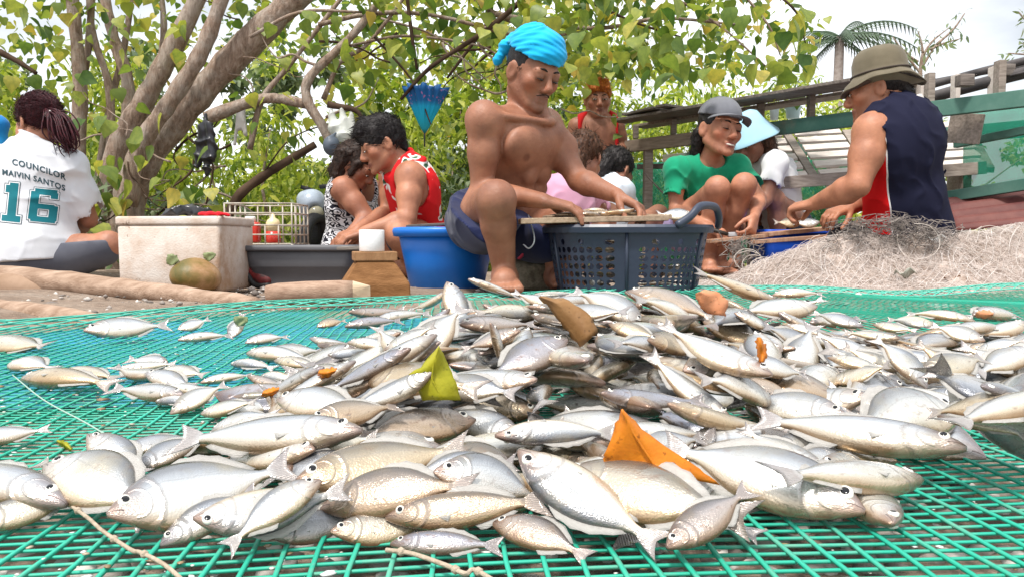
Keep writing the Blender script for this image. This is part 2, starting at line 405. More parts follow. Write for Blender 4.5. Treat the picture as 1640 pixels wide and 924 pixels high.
FISHM = [fish_body(k, bz, by, k + '_fish') for k, bz, by in VARS]
# resting places: x y z  qw qx qy qz  length  mesh  number
FISHDATA = '''-0.0589,0.4954,0.029,0.995,-0.004,-0.046,-0.089,0.081,5,-1
0.2791,0.729,0.049,0.897,0.187,0.045,0.397,0.107,4,-1
0.6494,1.1171,0.0325,0.32,-0.08,0.091,-0.94,0.09,6,-1
0.4563,0.8606,0.0322,0.965,0.028,0.04,-0.259,0.089,6,-1
0.1632,0.6585,0.0614,0.137,-0.214,-0.963,-0.091,0.109,0,-1
0.2191,1.2521,0.0307,0.046,-0.666,0.735,-0.123,0.103,4,-1
0.1573,0.5839,0.0457,0.116,0.107,-0.987,-0.024,0.096,6,-1
-0.0671,1.083,0.0602,0.983,0.118,-0.13,0.056,0.088,7,-1
-0.001,1.0109,0.088,0.083,-0.004,0.996,-0.04,0.112,10,-1
0.394,1.203,0.028,0.552,-0.015,-0.012,-0.834,0.087,10,-1
0.3616,0.7793,0.0556,0.947,0.232,0.064,-0.213,0.118,1,-1
-0.139,1.009,0.0522,0.163,0.958,0.149,0.185,0.102,10,-1
0.2899,1.0959,0.0591,0.922,-0.1,0.119,0.356,0.09,11,-1
-0.0609,1.2053,0.0367,0.13,0.358,0.923,-0.05,0.102,2,-1
-0.0282,0.8824,0.083,0.088,0.05,0.083,-0.991,0.086,0,-1
0.6011,1.0773,0.0298,0.004,-0.38,-0.924,0.034,0.093,9,-1
0.0661,0.9835,0.0935,0.159,-0.008,-0.008,-0.987,0.097,7,-1
-0.1523,0.9505,0.0555,0.114,0.109,-0.045,-0.986,0.116,1,-1
0.7297,1.0957,0.0296,0.727,-0.037,-0.04,-0.684,0.11,8,-1
0.2424,1.1788,0.0425,0.07,-0.083,-0.983,0.148,0.083,2,-1
-0.059,0.8377,0.0768,0.067,-0.036,-0.01,0.997,0.085,3,-1
0.1525,1.0403,0.0862,0.748,-0.128,-0.015,-0.651,0.101,8,-1
-0.1606,0.8573,0.0516,0.301,0.235,-0.149,-0.912,0.093,0,-1
-0.18,1.0967,0.0319,0.029,0.865,-0.498,0.046,0.097,5,-1
0.4143,1.0141,0.0519,0.379,0.034,-0.02,0.925,0.098,11,-1
0.3847,0.8013,0.033,0.048,0.642,-0.758,-0.1,0.113,7,-1
0.1463,1.2425,0.0335,0.002,0.613,0.786,-0.082,0.095,5,-1
0.3555,0.8477,0.0478,0.904,0.167,0.056,0.389,0.105,3,-1
0.4615,1.0675,0.0416,0.577,0.064,0.147,0.801,0.108,11,-1
-0.0661,0.69,0.0609,0.48,-0.02,-0.111,0.87,0.109,10,-1
-0.0025,0.771,0.0825,0.075,-0.455,0.887,-0.006,0.104,7,-1
0.4194,0.8312,0.0339,0.984,-0.057,0.133,-0.101,0.083,5,-1
0.1364,0.9293,0.0922,0.098,-0.061,-0.993,0.001,0.081,4,-1
-0.0907,1.2701,0.05,0.587,-0.553,-0.095,0.584,0.1,7,-1
0.8026,1.1838,0.0286,0.008,-0.972,-0.234,-0.035,0.099,3,-1
-0.104,1.1349,0.0403,0.903,-0.401,-0.05,-0.146,0.088,6,-1
0.1216,0.7856,0.088,0.075,-0.962,-0.262,0.002,0.089,1,-1
0.1106,1.1635,0.0548,0.989,-0.109,-0.084,0.058,0.084,7,-1
0.6736,0.9781,0.0364,0.082,-0.116,-0.99,-0.023,0.106,2,-1
0.4887,0.9387,0.0407,0.956,0.104,-0.007,-0.274,0.112,5,-1
0.518,0.8543,0.0283,0,0.857,-0.516,0.003,0.082,1,-1
0.2028,0.4561,0.0303,0.708,0.013,0.022,-0.705,0.092,7,-1
0.4112,0.762,0.0291,0.019,-0.877,-0.48,-0.008,0.104,5,-1
0.4226,0.8413,0.0448,0.138,0.963,-0.195,-0.128,0.088,10,-1
0.054,1.2178,0.0346,0.976,-0.089,-0.063,-0.188,0.091,6,-1
-0.0256,0.6491,0.0638,0.963,0.176,-0.035,-0.201,0.1,5,-1
-0.0785,0.9797,0.0719,0.046,0.97,0.185,0.148,0.096,4,-1
-0.0539,1.1549,0.0437,0.094,0.78,-0.607,0.119,0.111,5,-1
0.0462,0.6963,0.0796,0.782,0.042,0.01,-0.622,0.113,5,-1
0.2574,0.6829,0.0479,0.115,-0.125,-0.966,-0.193,0.107,1,-1
-0.1589,0.6091,0.0328,0.027,-0.971,-0.21,-0.111,0.113,6,-1
-0.1108,0.8926,0.0633,0.656,-0.086,-0.1,0.743,0.081,6,-1
0.535,0.8458,0.0415,0.02,-0.998,-0.05,-0.02,0.092,1,-1
0.194,1.0676,0.0779,0.436,-0.1,0.005,-0.894,0.089,4,-1
0.3747,0.9353,0.0533,0.104,0.179,-0.976,-0.066,0.089,5,-1
-0.1179,0.6561,0.0474,0.059,0.073,0.986,0.139,0.106,6,-1
0.7652,1.1509,0.0308,0.312,0.01,-0.15,0.938,0.089,5,-1
-0.1202,0.8057,0.0721,0.889,0.098,0.154,-0.42,0.083,5,-1
0.0128,1.1884,0.0428,0.049,-0.029,0.159,0.986,0.098,2,-1
0.0658,0.9356,0.0949,0.835,0.052,0.046,-0.546,0.082,11,-1
-0.1042,0.5534,0.0337,0.997,0.024,-0.05,-0.059,0.113,2,-1
0.2791,0.8727,0.069,0.06,0.742,-0.656,-0.126,0.084,5,-1
0.1803,0.5388,0.0321,0.818,-0,0.054,-0.572,0.102,4,-1
0.3294,0.537,0.0629,0.901,-0.27,0.338,0.03,0.118,2,-1
0.2085,0.6853,0.0677,0.03,-0.039,0.142,-0.989,0.087,5,-1
0.2956,0.9476,0.0725,0.004,0.956,-0.272,-0.109,0.092,5,-1
-0.1268,0.4911,0.028,0.965,-0.014,-0.05,-0.257,0.081,0,-1
-0.1001,1.2131,0.0384,0.482,-0.375,0.648,-0.455,0.09,10,-1
0.1001,0.5501,0.0425,0.062,0.197,-0.969,-0.139,0.111,11,-1
-0.1522,0.8041,0.053,0.912,0.045,-0.163,0.374,0.109,0,-1
0.5375,1.0829,0.0335,0.496,-0.049,-0.03,-0.866,0.109,10,-1
0.6432,1.0311,0.0351,0.031,-0.021,-0.999,0.019,0.112,5,-1
0.2902,0.9967,0.0835,0.266,-0.268,-0.881,0.285,0.108,2,-1
-0.0013,0.5377,0.0406,0.234,0.037,0.101,-0.966,0.105,7,-1
0.6396,1.1993,0.0385,0.874,-0.082,-0.162,-0.451,0.089,4,-1
0.2067,1.0222,0.0904,0.046,0.995,-0.079,-0.037,0.107,6,-1
0.5787,0.8556,0.0505,0.18,-0.82,-0.517,0.169,0.104,0,-1
0.5027,0.9739,0.0455,0.988,0.035,0.14,0.048,0.097,5,-1
0.3411,1.0384,0.0606,0.859,-0.103,0.033,-0.501,0.101,2,-1
0.0711,1.0453,0.0884,0.818,-0.087,0.024,0.568,0.104,3,-1
0.0955,1.2296,0.0327,0.946,-0.155,-0.05,-0.28,0.108,11,-1
-0.1681,0.5484,0.0317,0.805,-0.004,-0.099,0.585,0.109,5,-1
0.4898,1.1032,0.0377,0.021,-0.9,-0.402,0.165,0.086,7,-1
-0.1184,1.1093,0.0472,0.203,-0.965,-0.019,-0.163,0.11,3,-1
0.4581,0.9857,0.0437,0.991,0.025,0.017,0.131,0.089,4,-1
0.6253,0.9254,0.0311,0.998,0.057,-0.038,0.003,0.083,7,-1
-0.0001,1.3088,0.03,0.909,0.02,-0.048,0.414,0.093,1,-1
-0.1384,0.7206,0.0487,0.672,-0.028,-0.146,0.726,0.093,3,-1
0.3775,1.0058,0.0674,0.175,-0.151,-0.969,-0.09,0.084,6,-1
0.2747,0.5979,0.0298,0.754,0.03,-0.035,0.655,0.092,5,-1
-0.1289,1.0609,0.0474,0.228,0.131,-0.012,-0.965,0.09,7,-1
0.5409,0.9075,0.0323,0.006,0.978,0.207,0.032,0.097,4,-1
0.1034,0.7124,0.0817,0.538,0.02,-0.032,0.842,0.094,1,-1
-0.1813,0.7561,0.0426,0.095,-0.237,0.942,0.219,0.106,5,-1
0.2452,1.2421,0.0288,0.85,-0.028,-0.045,0.525,0.086,11,-1
-0.0323,1.06,0.0758,0.98,0.141,-0.133,-0.052,0.112,6,-1
0.2545,0.934,0.0858,0.064,-0.896,-0.439,-0.026,0.109,3,-1
0.5861,0.8705,0.0307,0.004,-0.607,0.794,0.007,0.102,10,-1
0.6834,1.177,0.0355,0.881,0.437,0.047,0.176,0.095,7,-1
0.3121,1.1611,0.0395,0.13,0.383,-0.913,0.058,0.103,7,-1
-0.0845,0.7547,0.0691,0.076,-0.241,0.965,-0.072,0.108,7,-1
-0.2004,0.8687,0.0324,0.001,-0.977,-0.156,-0.146,0.089,10,-1
0.2522,1.0304,0.0763,0.009,0.794,0.604,-0.074,0.085,5,-1
0.2131,1.1234,0.0633,0.989,-0.142,-0.012,-0.036,0.11,5,-1
0.4421,1.2112,0.0295,0.757,0.011,-0.013,0.654,0.112,2,-1
0.585,1.1091,0.042,0.962,-0.182,-0.072,-0.19,0.101,2,-1
0.4322,1.2483,0.0407,0.813,-0.056,-0.169,-0.554,0.083,2,-1
0.6017,1.1545,0.03,0.004,-0.906,0.422,0.01,0.104,11,-1
0.1546,0.8557,0.0904,0.048,0.734,-0.677,-0.037,0.09,1,-1
0.1587,0.7366,0.0758,0.004,0.743,-0.661,-0.102,0.104,9,-1
0.6829,1.0298,0.0405,0.636,0.11,0.119,0.754,0.094,11,-1
0.0006,1.1193,0.0659,0.06,0.755,-0.629,0.176,0.106,6,-1
0.4096,0.8791,0.0451,0.42,-0.177,-0.51,0.73,0.097,10,-1
0.109,0.6037,0.0565,0.079,0.106,-0.97,-0.203,0.09,10,-1
0.095,0.8839,0.0955,0.97,0.004,-0.056,0.235,0.106,9,-1
0.0717,1.1466,0.0611,0.971,-0.141,-0.108,0.159,0.089,9,-1
-0.2331,0.996,0.0282,0.823,0.029,-0.043,0.565,0.084,0,-1
0.5051,1.178,0.0314,0.57,-0.037,-0.023,-0.82,0.113,5,-1
0.0684,1.1071,0.0734,0.937,-0.126,-0.01,0.326,0.111,7,-1
0.4196,1.1025,0.0381,0.046,0.811,0.576,-0.085,0.093,9,-1
0.0581,0.826,0.0929,0.264,0.025,-0.017,0.964,0.086,5,-1
0.2457,0.7748,0.0673,0.765,0.159,-0,0.624,0.106,5,-1
-0.1873,1.047,0.0314,0.845,-0.032,-0.054,-0.531,0.083,10,-1
0.0421,1.2825,0.0288,0.03,-0.891,-0.451,-0.055,0.092,4,-1
0.0044,0.7166,0.078,0.033,0.795,0.575,0.192,0.097,10,-1
0.6922,1.1386,0.035,0.243,0.079,0.11,0.96,0.098,5,-1
0.3874,0.7186,0.0328,0.968,0.134,-0.088,-0.194,0.098,1,-1
0.4601,1.1571,0.0331,0.827,0.055,0.146,0.539,0.085,5,-1
-0.0318,0.9323,0.0814,0.051,0.697,0.711,0.076,0.098,1,-1
0.0616,1.1186,0.1006,0.005,0.031,0.147,-0.989,0.075,8,0
0.0335,1.0835,0.0968,0.947,0.159,0.048,-0.274,0.084,5,1
0.3784,1.1185,0.0895,0.972,0.152,0.176,-0.027,0.08,4,2
-0.1724,1.6462,0.0471,0.939,0.132,-0.23,-0.22,0.12,5,3
0.3923,1.0835,0.0881,0.102,-0.07,0.967,0.221,0.077,6,4
-0.0067,0.9641,0.0906,0.224,-0.94,-0.244,0.083,0.092,7,5
0.0901,0.856,0.1006,0.089,0.255,0.934,0.233,0.086,6,6
-0.2792,1.6558,0.0266,0.071,0.265,-0.929,-0.248,0.133,10,7
0.963,1.6076,0.0273,0.963,0.179,0.029,0.197,0.14,6,8
-0.2116,1.5429,0.0302,0.03,0.275,-0.936,-0.218,0.126,11,9
0.6086,1.4833,0.027,0.022,0.213,-0.966,-0.142,0.134,4,10
0.5812,1.4204,0.0359,0.895,0.288,0.014,-0.341,0.095,4,11
0.2855,0.9169,0.0805,0.245,-0.074,-0.934,-0.248,0.062,5,12
0.7194,1.4279,0.0298,0.307,-0.89,0.33,-0.061,0.088,5,13
-0.1072,0.9767,0.0724,0.924,0.146,-0.166,0.31,0.081,9,14
0.679,1.1473,0.051,0.006,-0.201,0.977,0.074,0.111,5,15
0.6551,1.3522,0.028,0.044,0.327,0.911,0.247,0.074,4,16
0.3693,0.9872,0.0651,0.056,-0.32,-0.929,-0.18,0.06,7,17
0.8846,1.3286,0.0293,0.877,0.304,-0.053,-0.369,0.067,7,18
0.0831,1.1783,0.0406,0.23,0.069,-0.237,0.941,0.086,6,19
0.1199,0.7631,0.0897,0.026,-0.297,-0.909,-0.292,0.06,4,20
-0.0203,0.7333,0.0858,0.945,0.282,-0.166,0.017,0.06,4,21
0.458,0.9855,0.0518,0.907,0.249,0.008,-0.339,0.079,3,22
0.5646,1.0584,0.0401,0.973,0.087,-0.034,0.211,0.114,2,23
0.6329,0.977,0.0508,0.964,0.163,-0.025,0.207,0.098,5,24
0.1158,0.6947,0.0866,0.946,0.205,0.141,0.209,0.073,6,25
0.1468,0.6993,0.086,0.16,0.194,-0.928,-0.276,0.068,0,26
0.5916,0.9554,0.0516,0.241,0.298,0.904,0.188,0.06,0,27
-0.1616,0.8849,0.0573,0.951,0.11,-0.196,-0.214,0.099,9,28
-0.0123,0.7267,0.0778,0.642,0.065,-0.71,-0.281,0.06,9,29
-0.1719,0.8514,0.0571,0.204,-0.145,-0.233,0.94,0.064,9,30
0.4537,0.8983,0.047,0.885,0.313,-0.022,-0.346,0.06,5,31
-0.0838,0.7045,0.0739,0.88,0.221,-0.388,-0.162,0.06,6,32
0.3507,0.7725,0.0626,0.863,0.349,0.049,-0.363,0.06,5,33
0.1737,0.6639,0.0791,0.246,0.009,0.297,-0.923,0.073,2,34
0.3456,0.9819,0.0322,0.91,0.294,-0.061,0.286,0.061,4,35
-0.3197,0.973,0.0249,0.218,-0.036,-0.209,0.953,0.075,10,36
0.2276,0.6768,0.0689,0.126,0.023,-0.948,-0.292,0.06,0,37
0.516,0.8321,0.0435,0.905,0.24,-0.01,-0.351,0.06,3,38
-0.1356,0.7183,0.0604,0.938,0.254,-0.198,-0.125,0.084,11,39
-0.1762,0.7407,0.0554,0.139,0.199,0.943,0.228,0.064,7,40
0.4992,0.8309,0.0371,0.354,-0.027,-0.311,0.882,0.06,2,41
0.3583,0.7552,0.0471,0.266,0.076,-0.338,0.899,0.06,0,42
-0.2541,0.8669,0.0274,0.223,-0.051,-0.326,0.917,0.06,10,43
0.1533,0.8462,0.028,0.938,0.197,-0.015,-0.285,0.076,0,44
-0.2068,0.7331,0.0446,0.922,0.227,-0.268,-0.163,0.091,8,45
0.2085,0.6594,0.0561,0.266,-0.894,0.347,0.095,0.06,5,46
0.3065,0.5307,0.0803,0.254,-0.908,0.32,0.093,0.06,1,47
0.0936,0.7995,0.0284,0.245,-0.931,0.254,-0.098,0.103,8,48
-0.0284,0.6319,0.06,0.077,0.231,0.913,0.327,0.08,4,49
-0.3394,0.8154,0.0256,0.952,0.215,-0.017,-0.217,0.065,8,50
0.3227,0.7132,0.0432,0.323,-0.919,-0.228,0.007,0.084,0,51
-0.0787,0.6278,0.0585,0.266,-0.909,-0.313,-0.07,0.074,11,52
0.3268,0.515,0.0789,0.174,-0.146,0.128,-0.965,0.06,4,53
-0.1495,0.6459,0.0512,0.945,0.199,-0.202,-0.162,0.098,11,54
0.3046,0.6936,0.0413,0.907,0.251,0.032,-0.336,0.06,5,55
0.195,0.7426,0.0284,0.932,0.279,0.11,0.205,0.08,4,56
0.3594,0.6778,0.0415,0.885,0.273,-0.271,-0.262,0.06,4,57
-0.318,0.7562,0.0241,0.133,-0.02,-0.143,0.981,0.06,10,58
-0.0838,0.715,0.032,0.941,0.186,0.13,0.25,0.093,7,59
0.0007,0.7274,0.0287,0.062,0.19,-0.935,-0.293,0.08,2,60
-0.1782,0.6496,0.0434,0.172,0.176,0.926,0.286,0.065,5,61
-0.0222,0.6838,0.035,0.945,0.311,0.012,-0.1,0.094,4,62
0.2995,0.5114,0.0714,0.901,0.206,-0.243,-0.294,0.06,4,63
-0.2423,0.7113,0.0251,0.929,0.213,0.039,0.299,0.06,6,64
0.3142,0.4945,0.0711,0.054,0.163,-0.98,-0.1,0.06,7,65
-0.1202,0.5891,0.0484,0.261,-0.918,-0.3,-0.008,0.085,6,66
0.2741,0.6509,0.0315,0.027,-0.124,0.939,0.321,0.062,3,67
-0.1354,0.5682,0.0492,0.089,-0.031,0.93,0.355,0.06,10,68
0.0664,0.6485,0.0296,0.264,-0.92,0.288,-0.003,0.062,6,69
0.3444,0.6345,0.0342,0.888,0.244,-0.281,-0.272,0.06,4,70
-0.2045,0.6389,0.0297,0.931,0.198,0.046,0.302,0.07,4,71
-0.0458,0.6498,0.0276,0.923,0.348,0.023,0.16,0.079,7,72
0.3243,0.5377,0.053,0.026,0.347,0.9,0.264,0.06,11,73
-0.2021,0.629,0.0315,0.283,0.015,0.247,-0.927,0.06,6,74
-0.0632,0.606,0.0321,0.028,0.25,0.946,0.205,0.062,0,75
0.3241,0.6186,0.0264,0.943,0.266,-0.056,-0.194,0.06,6,76
0.2279,0.5991,0.0295,0.919,0.214,0.017,-0.332,0.061,7,77
0.2791,0.5747,0.0326,0.181,0.049,-0.925,-0.329,0.06,5,78
0.108,0.5396,0.0396,0.053,0.223,-0.935,-0.269,0.068,5,79
-0.138,0.5396,0.0397,0.018,-0.238,-0.94,-0.242,0.07,4,80
-0.1173,0.5284,0.0424,0.008,0.175,-0.943,-0.284,0.06,0,81
-0.216,0.591,0.0262,0.03,0.311,-0.915,-0.256,0.06,5,82
-0.2667,0.5943,0.0254,0.025,0.321,-0.927,-0.194,0.06,5,83
0.2073,0.553,0.0361,0.043,0.22,-0.938,-0.265,0.063,7,84
-0.2386,0.5564,0.0301,0.066,-0.357,0.908,0.208,0.06,3,85
-0.1606,0.514,0.0377,0.947,0.207,-0.16,-0.188,0.081,4,86
0.2077,0.5208,0.0338,0.938,0.303,0.16,0.048,0.061,7,87
0.1347,0.5351,0.0284,0.017,-0.259,0.919,0.296,0.06,7,88
0.0506,0.5358,0.026,0.051,0.266,0.916,0.295,0.06,7,89
-0.0352,0.4946,0.0355,0.914,0.314,-0.067,-0.248,0.095,2,90
-0.3012,0.5277,0.0256,0.145,-0.968,0.204,-0.009,0.06,3,91
0.1731,0.5063,0.0318,0.29,-0.061,-0.263,0.918,0.06,0,92
0.2199,0.5004,0.0334,0.193,0.153,-0.918,-0.311,0.06,5,93
-0.1261,0.4932,0.0336,0.945,0.319,-0.06,-0.034,0.069,2,94
-0.0228,0.4704,0.0364,0.249,0.02,0.898,0.363,0.06,5,95
-0.1999,0.5001,0.028,0.953,0.257,-0.106,-0.123,0.061,1,96
-0.0722,0.4774,0.0344,0.005,0.068,-0.946,-0.315,0.06,1,97
0.0284,0.4972,0.0265,0.086,0.234,-0.913,-0.324,0.06,3,98
-0.2813,0.4957,0.0256,0.208,0.003,-0.141,0.968,0.06,7,99
0.1364,0.4695,0.0256,0.049,0.295,0.908,0.292,0.06,2,100
-0.2163,0.4673,0.0261,0.042,0.14,-0.951,-0.274,0.06,0,101
-0.0032,0.4537,0.0281,0.919,0.265,-0.026,0.291,0.06,5,102
-0.0969,0.4515,0.0259,0.936,0.272,0.065,0.214,0.06,7,103
0.0866,0.4489,0.0252,0.035,0.238,-0.926,-0.292,0.06,5,104
-0.276,0.4489,0.0252,0.062,0.351,-0.882,-0.308,0.06,5,105
0.0319,0.4489,0.0252,0.302,-0.914,0.267,-0.043,0.06,4,106
0.107,0.419,0.0336,0.062,-0.339,-0.915,-0.21,0.06,4,107
0.0564,0.4296,0.0288,0.942,0.22,0.075,-0.244,0.06,4,108
-0.1655,0.4318,0.0282,0.052,-0.375,0.87,0.315,0.06,5,109
-0.1053,0.4256,0.0243,0.098,0.266,-0.901,-0.329,0.06,6,110
-0.067,0.4193,0.0248,0.037,0.114,-0.946,-0.302,0.06,6,111
0.3121,1.116,0.1126,0.965,0.187,0.178,-0.054,0.127,11,112
-0.0228,1.0937,0.1105,0.172,-0.014,-0.982,-0.079,0.08,8,113
0.4045,1.1186,0.1028,-0,0,0.988,0.154,0.075,5,114
0.0776,1.0832,0.0925,0.96,0.128,0.009,0.249,0.107,6,115
0.2042,1.0015,0.0972,0.067,-0.303,-0.926,-0.215,0.134,7,116
0.106,0.8925,0.1055,0.909,0.247,0.106,-0.318,0.102,2,117
0.3444,1.0379,0.0871,0.957,0.185,0.036,0.219,0.137,7,118
-0.0736,1.0832,0.0816,0.307,-0.479,-0.747,-0.344,0.101,5,119
0.1956,0.973,0.0883,0.93,0.179,0.259,0.192,0.136,6,120
0.957,1.5568,0.0325,0.071,0.187,-0.968,-0.154,0.14,5,121
0.8306,1.5424,0.0304,0.921,0.199,-0.044,-0.333,0.128,10,122
-0.3323,1.4619,0.0253,0.016,0.292,-0.921,-0.257,0.06,3,123
-0.2497,1.4495,0.0275,0.057,0.271,-0.93,-0.243,0.115,9,124
-0.0121,0.8385,0.089,0.073,0.249,-0.951,-0.17,0.096,4,125
-0.5647,1.408,0.0282,0.011,-0.362,0.867,0.344,0.06,2,126
-0.6552,1.3556,0.028,0.105,0.306,-0.895,-0.306,0.14,4,127
0.7038,1.1434,0.047,0.975,0.077,-0.047,0.205,0.113,5,128
-0.4547,1.3107,0.0365,0.2,-0.643,0.679,0.292,0.06,2,129
0.5928,1.0563,0.0551,0.881,0.3,0.014,-0.365,0.07,0,130
-0.0741,0.7908,0.085,0.225,-0.404,0.829,0.313,0.096,1,131
0.4413,0.9761,0.061,0.904,0.287,-0.071,-0.309,0.067,8,132
0.2678,0.9276,0.0659,0.102,-0.343,-0.9,-0.25,0.099,1,133
-0.4823,1.2497,0.0256,0.076,0.297,-0.921,-0.239,0.085,9,134
-0.1444,0.921,0.0661,0.146,0.203,0.924,0.288,0.081,9,135
0.3196,0.9103,0.0667,0.935,0.287,0.201,-0.05,0.076,3,136
-0.0985,0.7788,0.083,0.252,0.016,0.91,0.328,0.062,6,137
-0.3761,1.2178,0.0265,0.044,0.295,-0.927,-0.226,0.07,7,138
-0.7183,1.1503,0.026,0.03,0.195,0.968,0.155,0.14,6,139
0.0896,1.1266,0.0315,0.962,0.088,0.1,0.238,0.091,6,140
-0.2564,1.1473,0.0275,0.002,-0.236,-0.963,-0.129,0.091,10,141
-0.1448,0.8311,0.0684,0.022,0.243,0.932,0.267,0.069,11,142
0.3758,0.8973,0.059,0.895,0.262,0.07,-0.355,0.071,7,143
0.1633,0.6501,0.0876,0.919,0.176,0.13,-0.328,0.106,5,144
-0.2943,1.0714,0.0264,0.07,0.274,-0.93,-0.233,0.096,5,145
-0.3022,1.0318,0.0278,0.028,0.222,0.952,0.209,0.122,9,146
0.0836,0.9851,0.0344,0.096,0.23,-0.945,-0.211,0.14,4,147
-0.1004,0.668,0.079,0.909,0.222,-0.126,0.33,0.091,8,148
0.0119,0.6821,0.0764,0.915,0.257,-0.08,0.3,0.093,0,149
-0.2262,0.9345,0.0386,0.931,0.245,-0.194,-0.187,0.105,7,150
0.3628,0.7386,0.0672,0.818,0.289,0.221,-0.446,0.068,2,151
0.3197,0.8646,0.0564,0.262,-0.485,0.773,0.314,0.091,3,152
0.5114,0.8316,0.0507,0.854,0.323,0.055,-0.404,0.086,7,153
0.5051,0.8131,0.0533,0.946,0.222,-0.069,0.226,0.094,7,154
-0.4548,0.9869,0.0259,0.925,0.317,-0.045,-0.207,0.074,7,155
0.4431,0.808,0.0534,0.825,0.336,0.136,-0.434,0.074,3,156
-0.2448,0.909,0.0363,0.025,0.232,0.935,0.266,0.079,9,157
-0.5857,0.9614,0.0268,0.021,0.198,0.97,0.141,0.085,1,158
0.3244,0.7342,0.0626,0.054,-0.339,-0.925,-0.166,0.06,7,159
0.4286,0.7624,0.0581,0.005,-0.221,0.929,0.297,0.094,5,160
-0.4409,0.9591,0.0256,0.043,0.216,-0.943,-0.251,0.067,8,161
0.1353,0.917,0.0293,0.007,-0.05,-0.97,-0.237,0.127,4,162
-0.1159,0.6287,0.0746,0.937,0.253,-0.239,0.013,0.083,11,163
-0.3799,0.9156,0.0253,0.036,0.21,0.955,0.205,0.071,4,164
-0.4286,0.9033,0.0268,0.975,0.069,0.013,-0.212,0.086,5,165
0.3196,0.722,0.0564,0.275,0.265,0.905,0.189,0.06,2,166
-0.484,0.9038,0.0252,0.03,0.201,0.965,0.167,0.099,11,167
-0.3178,0.8837,0.0247,0.049,0.298,-0.93,-0.208,0.06,9,168
-0.4847,0.8579,0.0276,0.027,0.155,0.975,0.159,0.137,9,169
0.0433,0.8467,0.0311,0.234,-0.095,0.229,-0.94,0.14,10,170
-0.3663,0.8465,0.0286,0.009,-0.228,-0.945,-0.234,0.075,4,171
-0.069,0.6023,0.0707,0.075,0.236,0.932,0.266,0.112,5,172
-0.1748,0.6995,0.0526,0.929,0.102,-0.151,0.322,0.083,11,173
-0.2526,0.8276,0.0279,0.023,-0.238,-0.954,-0.182,0.064,10,174
0.1389,0.6347,0.0615,0.866,0.266,0.183,-0.382,0.089,9,175
0.1799,0.628,0.0616,0.922,0.268,0.223,0.166,0.088,6,176
0.5058,0.7846,0.0336,0.974,0.083,-0.035,0.206,0.14,11,177
-0.363,0.7843,0.0281,0.959,0.215,-0.042,-0.181,0.098,11,178
-0.2514,0.7765,0.0293,0.1,-0.34,0.921,0.162,0.06,7,179
-0.09,0.5679,0.0682,0.902,0.386,-0.169,0.096,0.077,9,180
-0.0505,0.6442,0.0485,0.059,0.103,-0.943,-0.311,0.087,6,181
-0.2929,0.7398,0.0318,0.092,-0.385,0.884,0.249,0.06,1,182
0.3347,0.6354,0.0496,0.335,-0.066,-0.215,0.915,0.098,10,183
-0.1446,0.6012,0.0545,0.082,0.219,0.929,0.287,0.092,4,184
0.2537,0.6838,0.036,0.913,0.249,-0.175,-0.272,0.109,5,185
0.219,0.6314,0.0453,0.901,0.305,-0.094,-0.294,0.096,7,186
-0.2496,0.6955,0.0313,0.148,0.086,0.959,0.224,0.06,4,187
0.071,0.6983,0.0319,0.924,0.268,-0.114,-0.248,0.14,9,188
0.3048,0.482,0.0755,0.977,0.046,-0.034,0.207,0.119,11,189
-0.1076,0.5471,0.0597,0.061,0.276,-0.916,-0.284,0.068,4,190
0.2888,0.5833,0.0473,0.936,0.276,0.02,0.218,0.123,2,191
-0.2103,0.6171,0.0377,0.146,0.023,0.966,0.214,0.06,5,192
-0.0297,0.6105,0.0373,0.905,0.328,-0.016,-0.271,0.088,4,193
0.1431,0.6257,0.0325,0.911,0.271,-0.005,-0.311,0.091,6,194
-0.0723,0.5692,0.0431,0.923,0.267,0.074,0.268,0.101,7,195
0.0629,0.5986,0.0362,0.927,0.257,-0.073,-0.265,0.14,10,196
0.0316,0.521,0.0515,0.081,-0.043,0.292,-0.952,0.086,10,197
0.2225,0.5632,0.0411,0.917,0.294,-0.092,-0.252,0.06,9,198
0.2303,0.5362,0.0482,0.928,0.214,-0.065,-0.299,0.14,8,199
-0.3989,0.6239,0.0251,0.063,0.28,-0.936,-0.204,0.06,6,200
-0.1656,0.5231,0.0491,0.959,0.261,-0.071,-0.081,0.14,8,201
0.1748,0.5116,0.0428,0.895,0.268,0.073,-0.349,0.06,5,202
0.0206,0.5435,0.0313,0.934,0.237,0.014,0.266,0.082,1,203
0.1479,0.5121,0.0362,0.916,0.274,-0.184,-0.228,0.066,5,204
-0.2651,0.5265,0.0339,0.102,-0.28,-0.921,-0.25,0.063,2,205
-0.0743,0.47,0.045,0.004,-0.173,0.933,0.315,0.108,6,206
0.0846,0.5229,0.0298,0.9,0.312,-0.006,-0.304,0.064,7,207
-0.0373,0.4673,0.0432,0.944,0.319,-0.075,0.033,0.06,6,208
0.1433,0.4644,0.0409,0.895,0.308,-0.037,-0.321,0.128,7,209
0.1946,0.4509,0.0431,0.966,0.115,0.106,0.204,0.123,8,210
-0.0096,0.4459,0.0406,0.215,0.063,-0.913,-0.34,0.074,3,211
-0.3156,0.4698,0.0328,0.964,0.195,-0.041,-0.175,0.128,10,212
-0.2433,0.4627,0.0342,0.035,-0.242,-0.934,-0.262,0.1,3,213
-0.1747,0.4499,0.0357,0.062,0.324,-0.896,-0.297,0.108,2,214
-0.062,0.4316,0.0403,0.085,0.008,0.939,0.334,0.091,7,215
0.0741,0.4174,0.0427,0.075,0.281,0.908,0.303,0.116,4,216
0.0409,0.4136,0.0419,0.331,0.104,-0.252,0.903,0.097,5,217
-0.1259,0.4161,0.0371,0.138,0.023,0.325,-0.935,0.083,7,218
-0.0227,0.4181,0.0358,0.06,-0.013,0.915,0.399,0.091,8,219
-0.1244,0.4052,0.0389,0.873,0.287,-0.125,0.374,0.06,6,220
0.0993,0.3891,0.0418,0.119,-0.277,0.919,0.255,0.06,4,221
